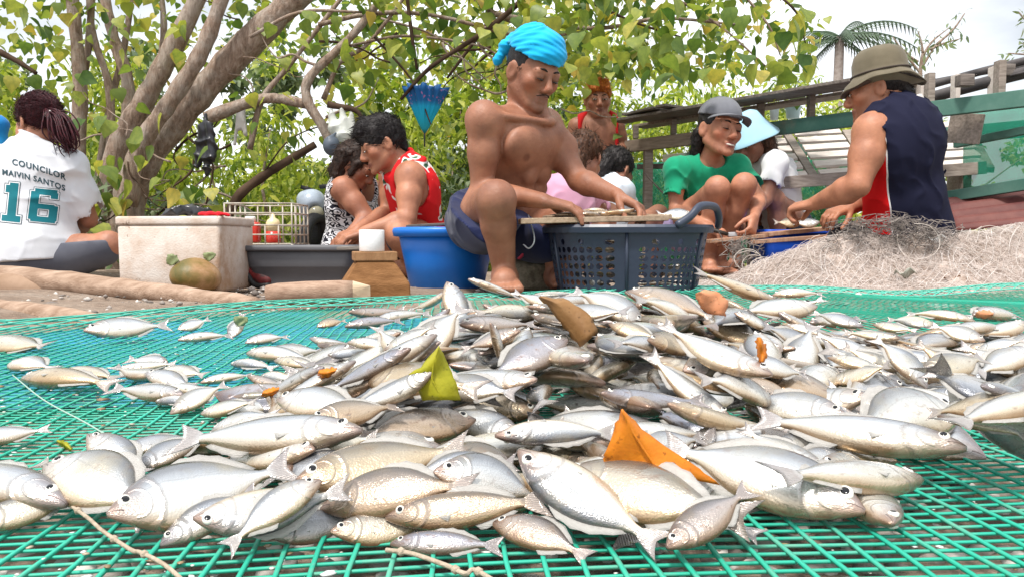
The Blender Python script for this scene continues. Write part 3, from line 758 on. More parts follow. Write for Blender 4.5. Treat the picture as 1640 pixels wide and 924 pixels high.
0.0151,0.3981,0.0279,0.003,0.281,0.926,0.254,0.06,7,222
-0.033,0.3977,0.0247,0.01,0.031,0.957,0.288,0.06,9,223'''
def fish_material(island=False):
    t = NT('silver_fish_skin', .30, .5); uv = t.n('ShaderNodeUVMap'); uv.uv_map = 'UVMap'; sx = t.n('ShaderNodeSeparateXYZ'); t.l(uv.outputs[0], sx.inputs[0])
    x, y = sx.outputs['X'], sx.outputs['Y']; oi = t.n('ShaderNodeObjectInfo'); rnd = t.n('ShaderNodeNewGeometry').outputs['Random Per Island'] if island else oi.outputs['Random']
    off = t.n('ShaderNodeCombineXYZ'); t.l(t.math('MULTIPLY', rnd, 37.0), off.inputs[0]); t.l(t.math('MULTIPLY', rnd, 11.0), off.inputs[2])
    ad = t.n('ShaderNodeVectorMath', operation='ADD'); t.l(uv.outputs[0], ad.inputs[0]); t.l(off.outputs[0], ad.inputs[1]); p = ad.outputs[0]
    n1, n2 = t.noise(p, 3.2, 4, .6), t.noise(p, 11, 5, .65)
    yy = t.math('ADD', y, t.math('MULTIPLY', t.math('SUBTRACT', n1, .5), .10))
    base = t.ramp(yy, [(.30, (.32, .21, .12)), (.345, (.52, .44, .34)), (.40, (.62, .61, .58)), (.47, (.62, .62, .61)), (.535, (.52, .54, .56)), (.58, (.36, .38, .41)), (.63, (.20, .21, .23)), (.70, (.09, .09, .10))])  # dark back; brown belly edge is shade painted into the skin colour
    base = t.mix(t.math('MULTIPLY', t.ramp(n1, [(.46, (0, 0, 0)), (.70, (1, 1, 1))]), .45), base, (.46, .40, .27))        # yellowish sheen
    tone = t.ramp(rnd, [(0, (.55, .56, .60)), (.18, (.88, .89, .91)), (.55, (1.10, 1.09, 1.06)), (.72, (.98, .93, .82)), (.84, (.80, .66, .48)), (.92, (.72, .56, .42)), (1, (.48, .52, .66))])
    base = t.mix(1.0, base, tone, 'MULTIPLY')
    blot = t.ramp(n2, [(.58, (0, 0, 0)), (.68, (1, 1, 1))]); base = t.mix(t.math('MULTIPLY', blot, t.math('MULTIPLY', rnd, .75)), base, (.17, .10, .07))
    lat = t.math('SUBTRACT', 1.0, t.math('MINIMUM', t.math('MULTIPLY', t.math('ABSOLUTE', t.math('SUBTRACT', yy, .555)), 160.0), 1.0)); base = t.mix(t.math('MULTIPLY', lat, .35), base, (.25, .24, .24))   # lateral line
    hd = t.ramp(t.math('ADD', x, t.math('MULTIPLY', t.math('SUBTRACT', n2, .5), .22)), [(.78, (0, 0, 0)), (.98, (1, 1, 1))])
    base = t.mix(t.math('MULTIPLY', hd, .85), base, t.ramp(rnd, [(0, (.20, .17, .18)), (.5, (.26, .15, .10)), (1, (.16, .09, .06))]))                    # darker snout
    mo = t.math('MULTIPLY', t.math('SUBTRACT', 1.0, t.math('MINIMUM', t.math('MULTIPLY', t.math('ABSOLUTE', t.math('SUBTRACT', y, t.math('ADD', .47, t.math('MULTIPLY', t.math('SUBTRACT', x, .95), .9)))), 45.0), 1.0)), t.math('GREATER_THAN', x, .925)); base = t.mix(mo, base, (.05, .025, .02))   # mouth
    # gill cover: an arc behind the eye
    dx, dy = t.math('MULTIPLY', t.math('SUBTRACT', x, .90), 1.0), t.math('MULTIPLY', t.math('SUBTRACT', y, .49), .72)
    rr = t.math('SQRT', t.math('ADD', t.math('MULTIPLY', dx, dx), t.math('MULTIPLY', dy, dy)))
    arc = t.math('SUBTRACT', 1.0, t.math('MINIMUM', t.math('MULTIPLY', t.math('ABSOLUTE', t.math('SUBTRACT', t.math('ADD', rr, t.math('MULTIPLY', t.math('SUBTRACT', n2, .5), .035)), .165)), 60.0), 1.0))
    arc2 = t.math('SUBTRACT', 1.0, t.math('MINIMUM', t.math('MULTIPLY', t.math('ABSOLUTE', t.math('SUBTRACT', rr, .105)), 110.0), 1.0))
    arcs = t.math('MULTIPLY', t.math('MAXIMUM', arc, t.math('MULTIPLY', arc2, .6)), t.math('LESS_THAN', x, .88))
    base = t.mix(t.math('MULTIPLY', arcs, .42), base, (.26, .21, .19))
    tl = t.ramp(x, [(.13, (1, 1, 1)), (.20, (0, 0, 0))]); base = t.mix(t.math('MULTIPLY', tl, .75), base, (.36, .31, .29))     # tail fin
    t.color(base); t.b.inputs['Metallic'].default_value = .50; t.b.inputs['Coat Weight'].default_value = .6; t.b.inputs['Coat Roughness'].default_value = .09
    t.l(t.ramp(n2, [(.3, (.16,) * 3), (.7, (.44,) * 3)]), t.b.inputs['Roughness'])
    vo = t.n('ShaderNodeTexVoronoi'); vo.inputs['Scale'].default_value = 75; t.l(uv.outputs[0], vo.inputs['Vector'])
    rays = t.n('ShaderNodeTexWave', bands_direction='Y'); rays.inputs['Scale'].default_value = 26; rays.inputs['Distortion'].default_value = 1.0; t.l(uv.outputs[0], rays.inputs['Vector'])
    h = t.math('ADD', t.math('MULTIPLY', vo.outputs['Distance'], .16), t.math('SUBTRACT', t.math('MULTIPLY', t.math('MULTIPLY', rays.outputs['Fac'], tl), .6), t.math('MULTIPLY', arcs, .8)))
    t.bump(t.math('ADD', h, t.math('MULTIPLY', n2, .5)), .38, .003); return t.m
FM = fish_material()
FIN = NT('fish_fin', .4, .4); FIN.color((.52, .50, .47)); FIN.b.inputs['Transmission Weight'].default_value = .0
FIN.b.inputs['Alpha'].default_value = .70; FIN.bump(FIN.noise(FIN.coord('Object', (3, 40, 3)), 6, 2), .5, .004); FIN = FIN.m
EW = simple('fish_eye_ring', (.74, .72, .66), rough=.25); EB = simple('fish_pupil', (.01, .01, .012), rough=.08)
FEYE, FFIN = [], []
for m_, (k, bz, by) in zip(FISHM, VARS):
    m_.materials.append(FM); e = fish_eye(k, bz, by); f = fish_fins(k, bz, by)
    for q in e: q.materials.append(EW); q.materials.append(EB)
    for q in (f[0], f[1], *f[2]): q.materials.append(FIN)
    FEYE.append(e); FFIN.append(f)
LAND = [('beside the big orange leaf', 1060, 715, 120), ('beside the yellow-green leaf', 695, 605, 85), ('beside the curled brown leaf', 915, 510, 90), ('beside the round peach leaf', 1140, 487, 75),
        ('at the front left corner of the heap', 120, 770, 150), ('at the front edge left of centre', 430, 800, 170), ('at the front edge in the middle', 730, 830, 150), ('at the front edge below the orange leaf', 980, 850, 130), ('at the front right edge', 1330, 790, 170),
        ('at the far right by the picture edge', 1600, 600, 130), ('on the right flank of the heap', 1400, 590, 140), ('on the right shoulder of the heap', 1240, 560, 130), ('in the right front of the heap', 1380, 700, 150),
        ('on the crest below the black basket', 1000, 490, 130), ('on the crest at the man\'s foot', 780, 470, 90), ('in the middle of the heap', 900, 600, 140), ('in the front middle of the heap', 850, 690, 150), ('in the left front of the heap', 620, 700, 160),
        ('on the left slope of the heap', 540, 610, 130), ('scattered on the net at the far left', 100, 590, 120), ('scattered on the net left of the heap', 300, 620, 130), ('at the back left near the logs', 250, 525, 140), ('at the back by the blue tarpaulin', 480, 545, 120), ('far back along the right end', 1500, 510, 120), ('at the back left corner', 0, 550, 90), ('on the back of the heap', 1230, 480, 100)]
DIRN = ['right', 'upper-right', 'up', 'upper-left', 'left', 'lower-left', 'down', 'lower-right']
SHAPE = {'deep': 'deep silver fish', 'mid': 'plump silver fish', 'slim': 'slender silver fish'}
def project(p):
    d = Vector(p) - Vector((0, 0, CAMZ)); f = d.y * _cp - d.z * _sp; u = d.y * _sp + d.z * _cp; return 820 + FPX * d.x / f, 462 - FPX * u / f
rows = [list(map(float, r_.split(','))) for r_ in FISHDATA.strip().split('\n')]
made = {}
for r_ in rows:
    p, q, Lg, vi, no = Vector(r_[:3]), Quaternion(r_[3:7]), r_[7], int(r_[8]), int(r_[9])
    if p.z < -.02 or p.y > 3: continue
    o = inst('fish', FISHM[vi], None, Matrix.LocRotScale(p, q, (Lg,) * 3)); kind = VARS[vi][0]
    a, b = project(p - (q @ Vector((Lg / 2, 0, 0)))), project(p + (q @ Vector((Lg / 2, 0, 0)))); cx, cy = (a[0] + b[0]) / 2, (a[1] + b[1]) / 2
    dr = DIRN[int(round(math.atan2(-(b[1] - a[1]), b[0] - a[0]) / (math.pi / 4))) % 8]
    ld = min(LAND, key=lambda l_: math.hypot(l_[1] - cx, (l_[2] - cy) * 1.3) / l_[3])
    made.setdefault((SHAPE[kind], dr, ld[0]), []).append((o, cx, cy))
    for e in FEYE[vi]: inst('eye', e, o)
    inst('dorsal_fin', FFIN[vi][0], o); inst('anal_fin', FFIN[vi][1], o)
    for f in FFIN[vi][2]: inst('pectoral_fin', f, o)
for (sh_, dr, ld), lst in made.items():
    lst.sort(key=lambda l_: -l_[2]); nm = ['nearest', 'second', 'third', 'fourth', 'fifth', 'sixth', 'seventh', 'eighth', 'ninth', 'tenth', 'eleventh', 'farthest']
    for i, (o, cx, cy) in enumerate(lst):
        tag(o, (nm[min(i, 11)] + ' ' if len(lst) > 1 else '') + f'{sh_} {ld}, head {dr}', 'fish', 'fish heaped and scattered on the net')
# the fish deep inside the heap, jammed together: one mass
def heap_h(x, y):
    yf = np.interp(x, [-.34, -.225, -.14, -.02, .075, .20, .258, .34, .44, .6, .9], [.47, .44, .41, .395, .395, .45, .50, .585, .67, .70, .72]); hm = np.interp(x, [-.30, -.20, -.08, .02, .12, .26, .36, .5, .9], [.022, .045, .078, .096, .100, .085, .068, .055, .05])
    d = np.clip((y - yf) / .42, 0, 1); fr = d * (2 - d) * .6 + d * .4; bk = 1 - np.clip((y - np.interp(x, [-.3, 0, .25, .6], [.86, .98, .98, .92])) / .42, 0, 1); bk = bk * bk * (3 - 2 * bk)
    return hm * fr * bk * np.clip((x + .30 + np.clip(.70 - y, 0, .2) * 1.2) / .14, 0, 1)
rs = np.random.RandomState(7); VV, FF, UU = [], [], []; nb = 0; base = [(verts_, polys_) for verts_, polys_ in []]
for k in range(430):
    x, y = rs.uniform(-.30, .85), rs.uniform(.42, 1.3); h = float(heap_h(x, y))
    if h < .016: continue
    m_ = FISHM[rs.randint(len(FISHM))]; a = rs.rand() * 6.28; Lg = rs.uniform(.09, .12)
    M = Matrix.Translation((x, y, .022 + max(.009, (h - .036) * rs.uniform(.5, 1.0)))) @ Matrix.Rotation(a, 4, 'Z') @ Matrix.Rotation(rs.normal() * .3, 4, 'X') @ Matrix.Rotation(rs.normal() * .15, 4, 'Y') @ Matrix.Scale(Lg, 4)
    bmq = bmesh.new(); bmq.from_mesh(m_); bmq.transform(M); VV.append(bmq); 
bm = bmesh.new(); tmp = bpy.data.meshes.new('tmp')
for q in VV: q.to_mesh(tmp); q.free(); bm.from_mesh(tmp)
tag(obj('fish_mass', bm, fish_material(True)), 'mass of silver fish packed inside the heap under the others', 'fish mass', kind='stuff')
# ---------------------------------------------------------------- bodies as one blended surface
class Field:
    """Signed distance field built from tapered limbs and ellipsoids, meshed as one continuous surface."""
    def __init__(s, lo, hi, h):
        s.h = h; s.o = np.array(lo, float); s.n = np.ceil((np.array(hi) - s.o) / h).astype(int) + 1
        s.f = np.full(s.n, 1.0, np.float32)
    def sub(s, lo, hi):
        a = np.clip(np.floor((lo - s.o) / s.h).astype(int), 0, s.n); b = np.clip(np.ceil((hi - s.o) / s.h).astype(int) + 1, 0, s.n)
        if np.any(b <= a): return None, None
        ax = [s.o[i] + s.h * np.arange(a[i], b[i]) for i in range(3)]
        P = np.stack(np.meshgrid(*ax, indexing='ij'), -1).astype(np.float32)
        return tuple(slice(x, y) for x, y in zip(a, b)), P
    def put(s, sl, d, k, mode='u'):
        f = s.f[sl]
        if mode == 'u':
            hh = np.clip(.5 + .5 * (f - d) / k, 0, 1); s.f[sl] = f + (d - f) * hh - k * hh * (1 - hh)
        else:                            # carve
            d = -d; hh = np.clip(.5 - .5 * (f - d) / k, 0, 1); s.f[sl] = f + (d - f) * hh + k * hh * (1 - hh)
    def cone(s, a, b, ra, rb, k=.02, mode='u', grow=0.0):
        a, b = np.array(a, float), np.array(b, float); ra, rb = ra + grow, rb + grow; m = max(ra, rb) + k + 2 * s.h
        sl, P = s.sub(np.minimum(a, b) - m, np.maximum(a, b) + m)
        if sl is None: return
        ab = (b - a).astype(np.float32); L2 = max(float(ab @ ab), 1e-9)
        t = np.clip(((P - a.astype(np.float32)) @ ab) / L2, 0, 1)
        d = np.linalg.norm(P - (a.astype(np.float32) + t[..., None] * ab), axis=-1) - (ra + (rb - ra) * t)
        s.put(sl, d, k, mode)
    def chain(s, pts, rad, k=.02, grow=0.0):
        for i in range(len(pts) - 1): s.cone(pts[i], pts[i + 1], rad[i], rad[i + 1], k, 'u', grow)
    def ell(s, c, r, M=None, k=.02, mode='u', grow=0.0):
        c = np.array(c, float); r = np.array(r, float) + grow; m = max(r) + k + 2 * s.h
        sl, P = s.sub(c - m, c + m)
        if sl is None: return
        q = P - c.astype(np.float32)
        if M is not None: q = q @ np.array(M, np.float32)      # columns of M are the local axes
        k0 = np.linalg.norm(q / r, axis=-1); k1 = np.linalg.norm(q / (r * r), axis=-1)
        s.put(sl, np.where(k1 > 1e-6, k0 * (k0 - 1) / np.maximum(k1, 1e-6), -min(r)).astype(np.float32), k, mode)
    def cut(s, p, n):                    # keep the side n points to
        p, n = np.array(p, float), np.array(n, float); n /= np.linalg.norm(n)
        ax = [s.o[i] + s.h * np.arange(s.n[i]) for i in range(3)]
        d = (ax[0][:, None, None] - p[0]) * n[0] + (ax[1][None, :, None] - p[1]) * n[1] + (ax[2][None, None, :] - p[2]) * n[2]
        s.f = np.maximum(s.f, -d).astype(np.float32)
    def warp(s, fn):                     # add folds: fn(points)->metres
        m = np.abs(s.f) < .03; idx = np.argwhere(m); P = s.o + idx * s.h; s.f[m] += fn(P).astype(np.float32)
    def mesh(s, name):
        f = s.f; f[0], f[-1] = 1, 1; f[:, 0], f[:, -1] = 1, 1; f[:, :, 0], f[:, :, -1] = 1, 1
        ins = f < 0; n = s.n; c = np.zeros(n - 1, np.uint8)
        for i in (0, 1):
            for j in (0, 1):
                for k in (0, 1): c += ins[i:n[0]-1+i, j:n[1]-1+j, k:n[2]-1+k]
        act = (c > 0) & (c < 8); ids = -np.ones(n - 1, np.int64); cells = np.argwhere(act); ids[act] = np.arange(len(cells))
        acc = np.zeros((len(cells), 3)); cnt = np.zeros(len(cells))
        cor = [(i, j, k) for i in (0, 1) for j in (0, 1) for k in (0, 1)]
        val = {q: f[cells[:, 0]+q[0], cells[:, 1]+q[1], cells[:, 2]+q[2]] for q in cor}
        for q in cor:
            for ax in range(3):
                if q[ax]: continue
                q2 = tuple(q[i] + (i == ax) for i in range(3)); a, b = val[q], val[q2]; m = (a < 0) != (b < 0)
                t = np.where(m, a / np.where(m, a - b, 1), 0); p = np.tile(np.array(q, float), (len(cells), 1)); p[:, ax] = t
                acc += p * m[:, None]; cnt += m
        V = s.o + (cells + acc / np.maximum(cnt, 1)[:, None]) * s.h; Q = []
        for ax in range(3):
            sl0 = [slice(None)] * 3; sl1 = [slice(None)] * 3; sl0[ax] = slice(0, -1); sl1[ax] = slice(1, None)
            a, b = ins[tuple(sl0)], ins[tuple(sl1)]; e = np.argwhere(a != b); u, v = (ax + 1) % 3, (ax + 2) % 3
            e = e[(e[:, u] > 0) & (e[:, v] > 0)]
            g = lambda du, dv: ids[tuple((e[:, i] - (du if i == u else 0) - (dv if i == v else 0)) for i in range(3))]
            q = np.stack([g(1, 1), g(0, 1), g(0, 0), g(1, 0)], 1); fl = a[e[:, 0], e[:, 1], e[:, 2]]
            q[~fl] = q[~fl][:, ::-1]; Q.append(q)
        Q = np.concatenate(Q); Q = Q[(Q >= 0).all(1)]
        me = mesh_np(name, V, Q); me.polygons.foreach_set('use_smooth', [True] * len(me.polygons)); return me
def bounds(pts, pad):
    P = np.array([list(p) for p in pts]); return P.min(0) - pad, P.max(0) + pad
def basis(fwd, up=(0, 0, 1)):            # columns: right, forward, up
    f = Vector(fwd).normalized(); r = f.cross(Vector(up)).normalized(); u = r.cross(f); return Matrix((r, f, u)).transposed()
def verts(me):
    V = np.empty(len(me.vertices) * 3, np.float32); me.vertices.foreach_get('co', V); return V.reshape(-1, 3)
def paint(me, base, spots):              # own colours of the skin: lips, nipples, brows ... (centre, radii, basis, colour, softness)
    V = verts(me); C = np.tile(np.array([*base, 1.0], np.float32), (len(V), 1))
    for c, r, M, col, soft in spots:
        q = V - np.array(c, np.float32)
        if M is not None: q = q @ np.array(M, np.float32)
        d = np.linalg.norm(q / np.array(r), axis=1); wgt = np.clip((1 + soft - d) / (2 * soft), 0, 1)[:, None]
        C[:, :3] = C[:, :3] * (1 - wgt) + np.array(col, np.float32) * wgt
    a = me.color_attributes.new('Col', 'FLOAT_COLOR', 'POINT'); a.data.foreach_set('color', C.ravel())
def skin_mat(name):
    t = NT(name, 0.42, 0.45); a = t.n('ShaderNodeAttribute', attribute_name='Col'); v = t.coord('Object')
    n = t.ramp(t.noise(v, 14, 5), [(.3, (.66, .60, .60)), (.72, (1.14, 1.12, 1.10))])
    t.color(t.mix(1.0, a.outputs['Color'], n, 'MULTIPLY')); t.b.inputs['Subsurface Weight'].default_value = .08
    t.b.inputs['Subsurface Radius'].default_value = (.6, .25, .12); t.b.inputs['Subsurface Scale'].default_value = .012
    t.l(t.ramp(t.noise(v, 30, 3), [(.3, (.42,) * 3), (.7, (.62,) * 3)]), t.b.inputs['Roughness'])
    t.bump(t.math('ADD', t.noise(v, 260, 3), t.math('MULTIPLY', t.noise(v, 70, 5, .65), 1.6)), .26, .004); return t.m
SKIN = skin_mat('skin')
def hair_mat(name, c1, c2, rough=.38):
    t = NT(name, rough + .1, .25); v = t.coord('Object', (1, 1, .35)); n = t.noise(v, 120, 4, .6, .6)
    t.color(t.ramp(n, [(.3, c1), (.75, c2)])); t.bump(n, .7, .006); return t.m
def cloth_mat(name, c1, c2=None, rough=.85, scale=9):
    t = NT(name, rough, .15); v = t.coord('Object')
    t.color(t.ramp(t.noise(v, scale, 4), [(.3, c1), (.7, c2 or tuple(x * .85 for x in c1))]))
    t.b.inputs['Sheen Weight'].default_value = .15
    t.bump(t.noise(v, 420, 2), .15, .002); return t.m
DARKHAIR = hair_mat('black_hair', (.006, .005, .006), (.03, .024, .024))
BROW = simple('brow_hair', (.012, .008, .006), rough=.7)
EYEW = simple('eye_white', (.62, .58, .54), rough=.2); EYEB = simple('eye_dark', (.012, .008, .006), rough=.1)
NAIL = simple('nail', (.55, .36, .28), rough=.35)

def head(F, c, B, s=1.0, k=.012, female=False):
    """face and skull of one head, local axes right / forward / up, blended into the body field"""
    T = lambda x, y, z: np.array(c) + np.array(B @ Vector((x * s, y * s, z * s)))
    e = lambda p, r, kk=k, mode='u': F.ell(T(*p), np.array(r) * s, np.array(B), kk * s, mode)
    cn = lambda a, b, ra, rb, kk=k, mode='u': F.cone(T(*a), T(*b), ra * s, rb * s, kk * s, mode)
    e((0, -.012, .036), (.076, .094, .082)); e((0, .028, -.022), (.064, .064, .080), .03)
    for q in (-1, 1):
        cn((q * .052, -.005, -.045), (q * .026, .060, -.088), .022 if not female else .02, .017, .02)
        e((q * .047, .060, -.020), (.020, .020, .020), .02)
        e((q * .032, .103, .002), (.019, .017, .012), .014, 'c')                # sockets
        e((q * .032, .0835, .001), (.0155, .0125, .0105), .004)                 # lids over the eyeballs
        e((q * .0115, .0985, -.036), (.0095, .012, .0085), .006)                # nostril wings
        M2 = B @ Matrix.Rotation(q * .35, 3, 'Z')
        F.ell(T(q * .079, -.008, -.006), np.array((.0075, .021, .033)) * s, np.array(M2), .006 * s)
        F.ell(T(q * .086, -.002, -.004), np.array((.006, .010, .018)) * s, np.array(M2), .004 * s, 'c')
    cn((-.040, .080, .020), (.040, .080, .020), .011, .011, .016)                # brow
    cn((0, .088, .014), (0, .108, -.026), .0085, .0125, .010)                    # nose
    e((0, .109, -.030), (.0125, .0115, .0105), .006)
    cn((-.016, .0885, -.060), (.016, .0885, -.060), .0075, .0075, .008)          # lips
    cn((-.013, .0865, -.072), (.013, .0865, -.072), .0085, .0085, .006)
    e((0, .0985, -.0655), (.028, .006, .0016), .003, 'c')                        # mouth line
    e((0, .078, -.096), (.022, .019, .017), .014)                                # chin
    return T
def face_parts(parent, c, B, s, look_down=True, open_=.35, moustache=False, smile=False):
    T = lambda x, y, z: Vector(c) + B @ Vector((x * s, y * s, z * s))
    for q in (-1, 1):
        bm = bmesh.new()                                                        # brow: a tapering arch of hair
        tube(bm, smooth_path([T(q * .013, .0925, .0235), T(q * .030, .0915, .029), T(q * .052, .078, .022)], 4), [.0024*s, .0034*s, .004*s, .004*s, .004*s, .0036*s, .003*s, .0024*s, .0012*s], 6, flat=.8)
        obj('eyebrow', bm, BROW, parent)
        bm = bmesh.new(); zc = -.0035 if look_down else .001                     # the slit between the lids
        tube(bm, smooth_path([T(q * .017, .0905, zc), T(q * .026, .0968, zc - .001), T(q * .034, .0968, zc - .001), T(q * .047, .0885, zc + .001)], 3),
             [r * s for r in (.001, .0016, .002, .0022 + .002 * open_, .0026 + .003 * open_, .0026 + .003 * open_, .0022 + .002 * open_, .0018, .0016, .001)], 6)
        e = obj('eye', bm, EYEB, parent)
        if open_ > .3:
            for u in (-.0075, .0075):
                bm = bmesh.new(); bmesh.ops.create_uvsphere(bm, u_segments=8, v_segments=6, radius=.0032 * s, matrix=Matrix.Translation(T(q * .031 + u, .0945, zc - .0005)))
                obj('eye_white', bm, EYEW, e)
    if moustache:
        bm = bmesh.new(); 
        for q in (-1, 1):
            tube(bm, smooth_path([T(0, .1015, -.048), T(q * .014, .099, -.0505), T(q * .028, .088, -.058)], 4), [.0024*s]*3+[.0030*s]*3+[.0024*s]*2+[.0010*s], 6, flat=.6)
        obj('moustache', bm, BROW, parent)
    if smile:
        bm = bmesh.new(); tube(bm, smooth_path([T(-.021, .089, -.064), T(0, .0975, -.0665), T(.021, .089, -.064)], 4), [.002*s]+[.0042*s]*7+[.002*s], 6)
        obj('teeth', bm, simple('teeth', (.72, .68, .60), rough=.25), parent)
def face_paint(c, B, s, skin, lips=(.22, .075, .055)):
    T = lambda x, y, z: np.array(Vector(c) + B @ Vector((x * s, y * s, z * s))); M = np.array(B)
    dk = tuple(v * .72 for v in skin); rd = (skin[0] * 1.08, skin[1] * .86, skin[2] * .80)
    return [(T(0, .095, -.066), np.array((.024, .02, .0125)) * s, M, lips, .25), (T(0, .108, -.03), np.array((.016, .012, .012)) * s, M, rd, .6),
            (T(.045, .07, -.025), np.array((.02, .02, .02)) * s, M, rd, .7), (T(-.045, .07, -.025), np.array((.02, .02, .02)) * s, M, rd, .7),
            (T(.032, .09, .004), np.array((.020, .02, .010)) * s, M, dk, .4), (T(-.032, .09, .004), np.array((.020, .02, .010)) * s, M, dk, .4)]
def hand(F, wrist, knuck, palm_n, side, s=1.0, curl=.6, spread=.12, grip=None):
    """palm and five fingers; wrist -> knuckles direction, palm normal, side (+1: thumb to the right of the direction seen from the back)"""
    w0, kn = Vector(wrist), Vector(knuck); d = (kn - w0).normalized(); n = Vector(palm_n); n = (n - d * n.dot(d)).normalized(); t = d.cross(n).normalized() * side
    q = lambda a, b, c_: w0 + d * (a * s) + t * (b * s) + n * (c_ * s)
    for b in (-.024, -.008, .008, .024): F.cone(q(.012, b * .7, 0), q(.085, b, 0), .015 * s, .0115 * s, .012 * s)
    tips = []
    for i, (b, L) in enumerate(((.027, .072), (.009, .080), (-.010, .074), (-.027, .058))):
        p = q(.086, b, 0); a = curl * (.75 + .12 * i); dirs = spread * (b / .03); seg = []
        for j, f in enumerate((.45, .32, .23)):
            v = (d * math.cos(a) + n * math.sin(a) + t * dirs).normalized(); p2 = p + v * (L * f * s); r0 = (.0092 - .0008 * j) * s
            F.cone(p, p2, r0, r0 - .0007 * s, .004 * s); p = p2; a += curl * (.9 if j == 0 else .6)
        tips.append(p)
    p = q(.022, .026, .004); a = .55                                             # thumb leaves the side of the palm
    for L, r0 in ((.036, .0125), (.030, .0105), (.024, .0092)):
        v = (d * math.cos(a) + t * math.sin(a) * .9 + n * (.35 + .5 * curl)).normalized(); p2 = p + v * (L * s); F.cone(p, p2, r0 * s, (r0 - .0012) * s, .006 * s); p = p2; a *= .45
    return tips
def foot(F, ankle, toe, s=1.0):
    a, t = Vector(ankle), Vector(toe); d = (t - a); d.z = 0; d.normalize(); r = Vector((d.y, -d.x, 0)); g = lambda x, y, z: Vector((a.x, a.y, t.z)) + d * x * s + r * y * s + Vector((0, 0, z * s))
    F.cone(a, g(-.03, 0, .03), .034 * s, .034 * s, .02); F.cone(g(-.03, 0, .03), g(.10, .008, .028), .032 * s, .036 * s, .02); F.cone(a, g(.09, .0, .035), .034 * s, .026 * s, .02)
    for i, (y, L, rr) in enumerate(((-.030, .165, .0135), (-.010, .165, .0105), (.008, .158, .0098), (.024, .148, .0094), (.038, .134, .009))):
        F.cone(g(.09, y * .9, .020), g(L, y * 1.1, .012), .016 * s, rr * s, .006)
# ---------------------------------------------------------------- people
def arm(F, s, e, w, sc=1.0, grow=0.0, upto=1.0, mus=1.0):
    s, e, w = Vector(s), Vector(e), Vector(w); m1, m2 = s.lerp(e, .45), e.lerp(w, .25)
    F.chain([s, m1, e], [.056 * sc * mus, .049 * sc * mus, .038 * sc], .02, grow)
    if upto > .5: F.chain([e, m2, w], [.037 * sc, .041 * sc * mus, .026 * sc], .016, grow)
def leg(F, h, k, a, sc=1.0, grow=0.0, lower=True):
    h, k, a = Vector(h), Vector(k), Vector(a)
    F.chain([h, h.lerp(k, .45), k], [.088 * sc, .080 * sc, .056 * sc], .025, grow)
    if lower:
        m = k.lerp(a, .3); b = (h.lerp(k, .5) - k).normalized() * .012
        F.ell(k, (.056 * sc,) * 3, None, .02, 'u', grow); F.chain([k, m + b, a], [.052 * sc, .053 * sc, .034 * sc], .02, grow)
def torso(F, pel, chest, neck, sR, sL, sc=1.0, grow=0.0, fem=False, belly=0.0, legs=None):
    pel, chest, neck, sR, sL = (Vector(v) for v in (pel, chest, neck, sR, sL))
    r = (sL - sR).normalized() * -1; up = (neck - pel).normalized(); f = up.cross(r).normalized(); r = f.cross(up).normalized()
    B = np.array(Matrix((r, f, up)).transposed()); mid = pel.lerp(chest, .45)
    F.ell(pel, np.array((.165 if fem else .155, .115, .105)) * sc, B, .03, 'u', grow)
    F.ell(mid + f * belly, np.array((.125 if fem else .138, .098 + belly, .14)) * sc, B, .04, 'u', grow)
    F.ell(chest, np.array((.140 if fem else .160, .108, .165)) * sc, B, .04, 'u', grow)
    nb = chest.lerp(neck, .62)
    F.cone(sR, nb, .050 * sc, .06 * sc, .03, 'u', grow); F.cone(sL, nb, .050 * sc, .06 * sc, .03, 'u', grow)
    F.cone(nb, neck, .075 * sc, .05 * sc, .03, 'u', grow)
    return r, f, up, B
def neckhead(F, neck, c, B, s, r=.052):
    F.cone(neck, Vector(c) + B @ Vector((0, -.02 * s, -.06 * s)), r, r * .95, .025)
def finish(root, F, skin, spots, name='body'):
    me = F.mesh(name); paint(me, skin, spots); return obj(name, me, SKIN, root)
def cloth(root, name, F, mat):
    return obj(name, F.mesh(name), mat, root)
def folds(dirn, amp, freq, seed, center=None):
    d = np.array(Vector(dirn).normalized())
    def fn(P):
        a = P @ d; q = P * 5.0; w_ = vnoise(q, seed); s_ = np.sin(a * freq * np.pi + 2.2 * w_); return -amp * 1.7 * ((1 - np.abs(s_)) ** 1.8 - .25) * np.clip(.35 + .8 * vnoise(P * 3.1, seed + 5), 0, 1.2)
    return fn
def lathe_hat(parent, name, c, B, s, prof, mat, wave=None, n=40, th=.003, sx=.92):
    bm = bmesh.new(); rr = lathe(bm, prof, n)
    for i, ring in enumerate(rr):
        for k, v in enumerate(ring):
            a = 2 * math.pi * k / n; x, y, z = v.co
            if wave: z += wave(a, math.hypot(x, y))
            v.co = Vector(c) + B @ Vector((x * sx * s, y * 1.12 * s, z * s))
    o = obj(name, bm, mat, parent); m = o.modifiers.new('thick', 'SOLIDIFY'); m.thickness = th; m.offset = 1
    return o
def strands(o, mat, comb, c, s, n, ln, B, below):     # single hairs lying over and lifting off the hair mass
    me = o.data; nv = len(me.vertices); rs = np.random.RandomState(nv % 997); bm = bmesh.new()
    for i in rs.randint(0, nv, n):
        v = me.vertices[int(i)]; nr = Vector(v.normal); t = comb - nr * comb.dot(nr)
        if t.length < .05 or (B.transposed() @ (Vector(v.co) - Vector(c))).z > below * s: continue
        t.normalize(); t += Vector(rs.normal(size=3) * (.22 if ln < .04 else .08)); L_ = ln * s * rs.uniform(.5, 1.2); p = Vector(v.co)
        P = [p - nr * .002, p + t * L_ * .5 + nr * (.003 + .003 * rs.rand()), p + t * L_ + nr * (.007 * rs.rand() if ln < .04 else -.004)]
        tube(bm, P, [.0011, .0010, .0004], 3, caps=False)
    q = obj('hair_strands', bm, mat, o); q['kind'] = 'stuff'; return q
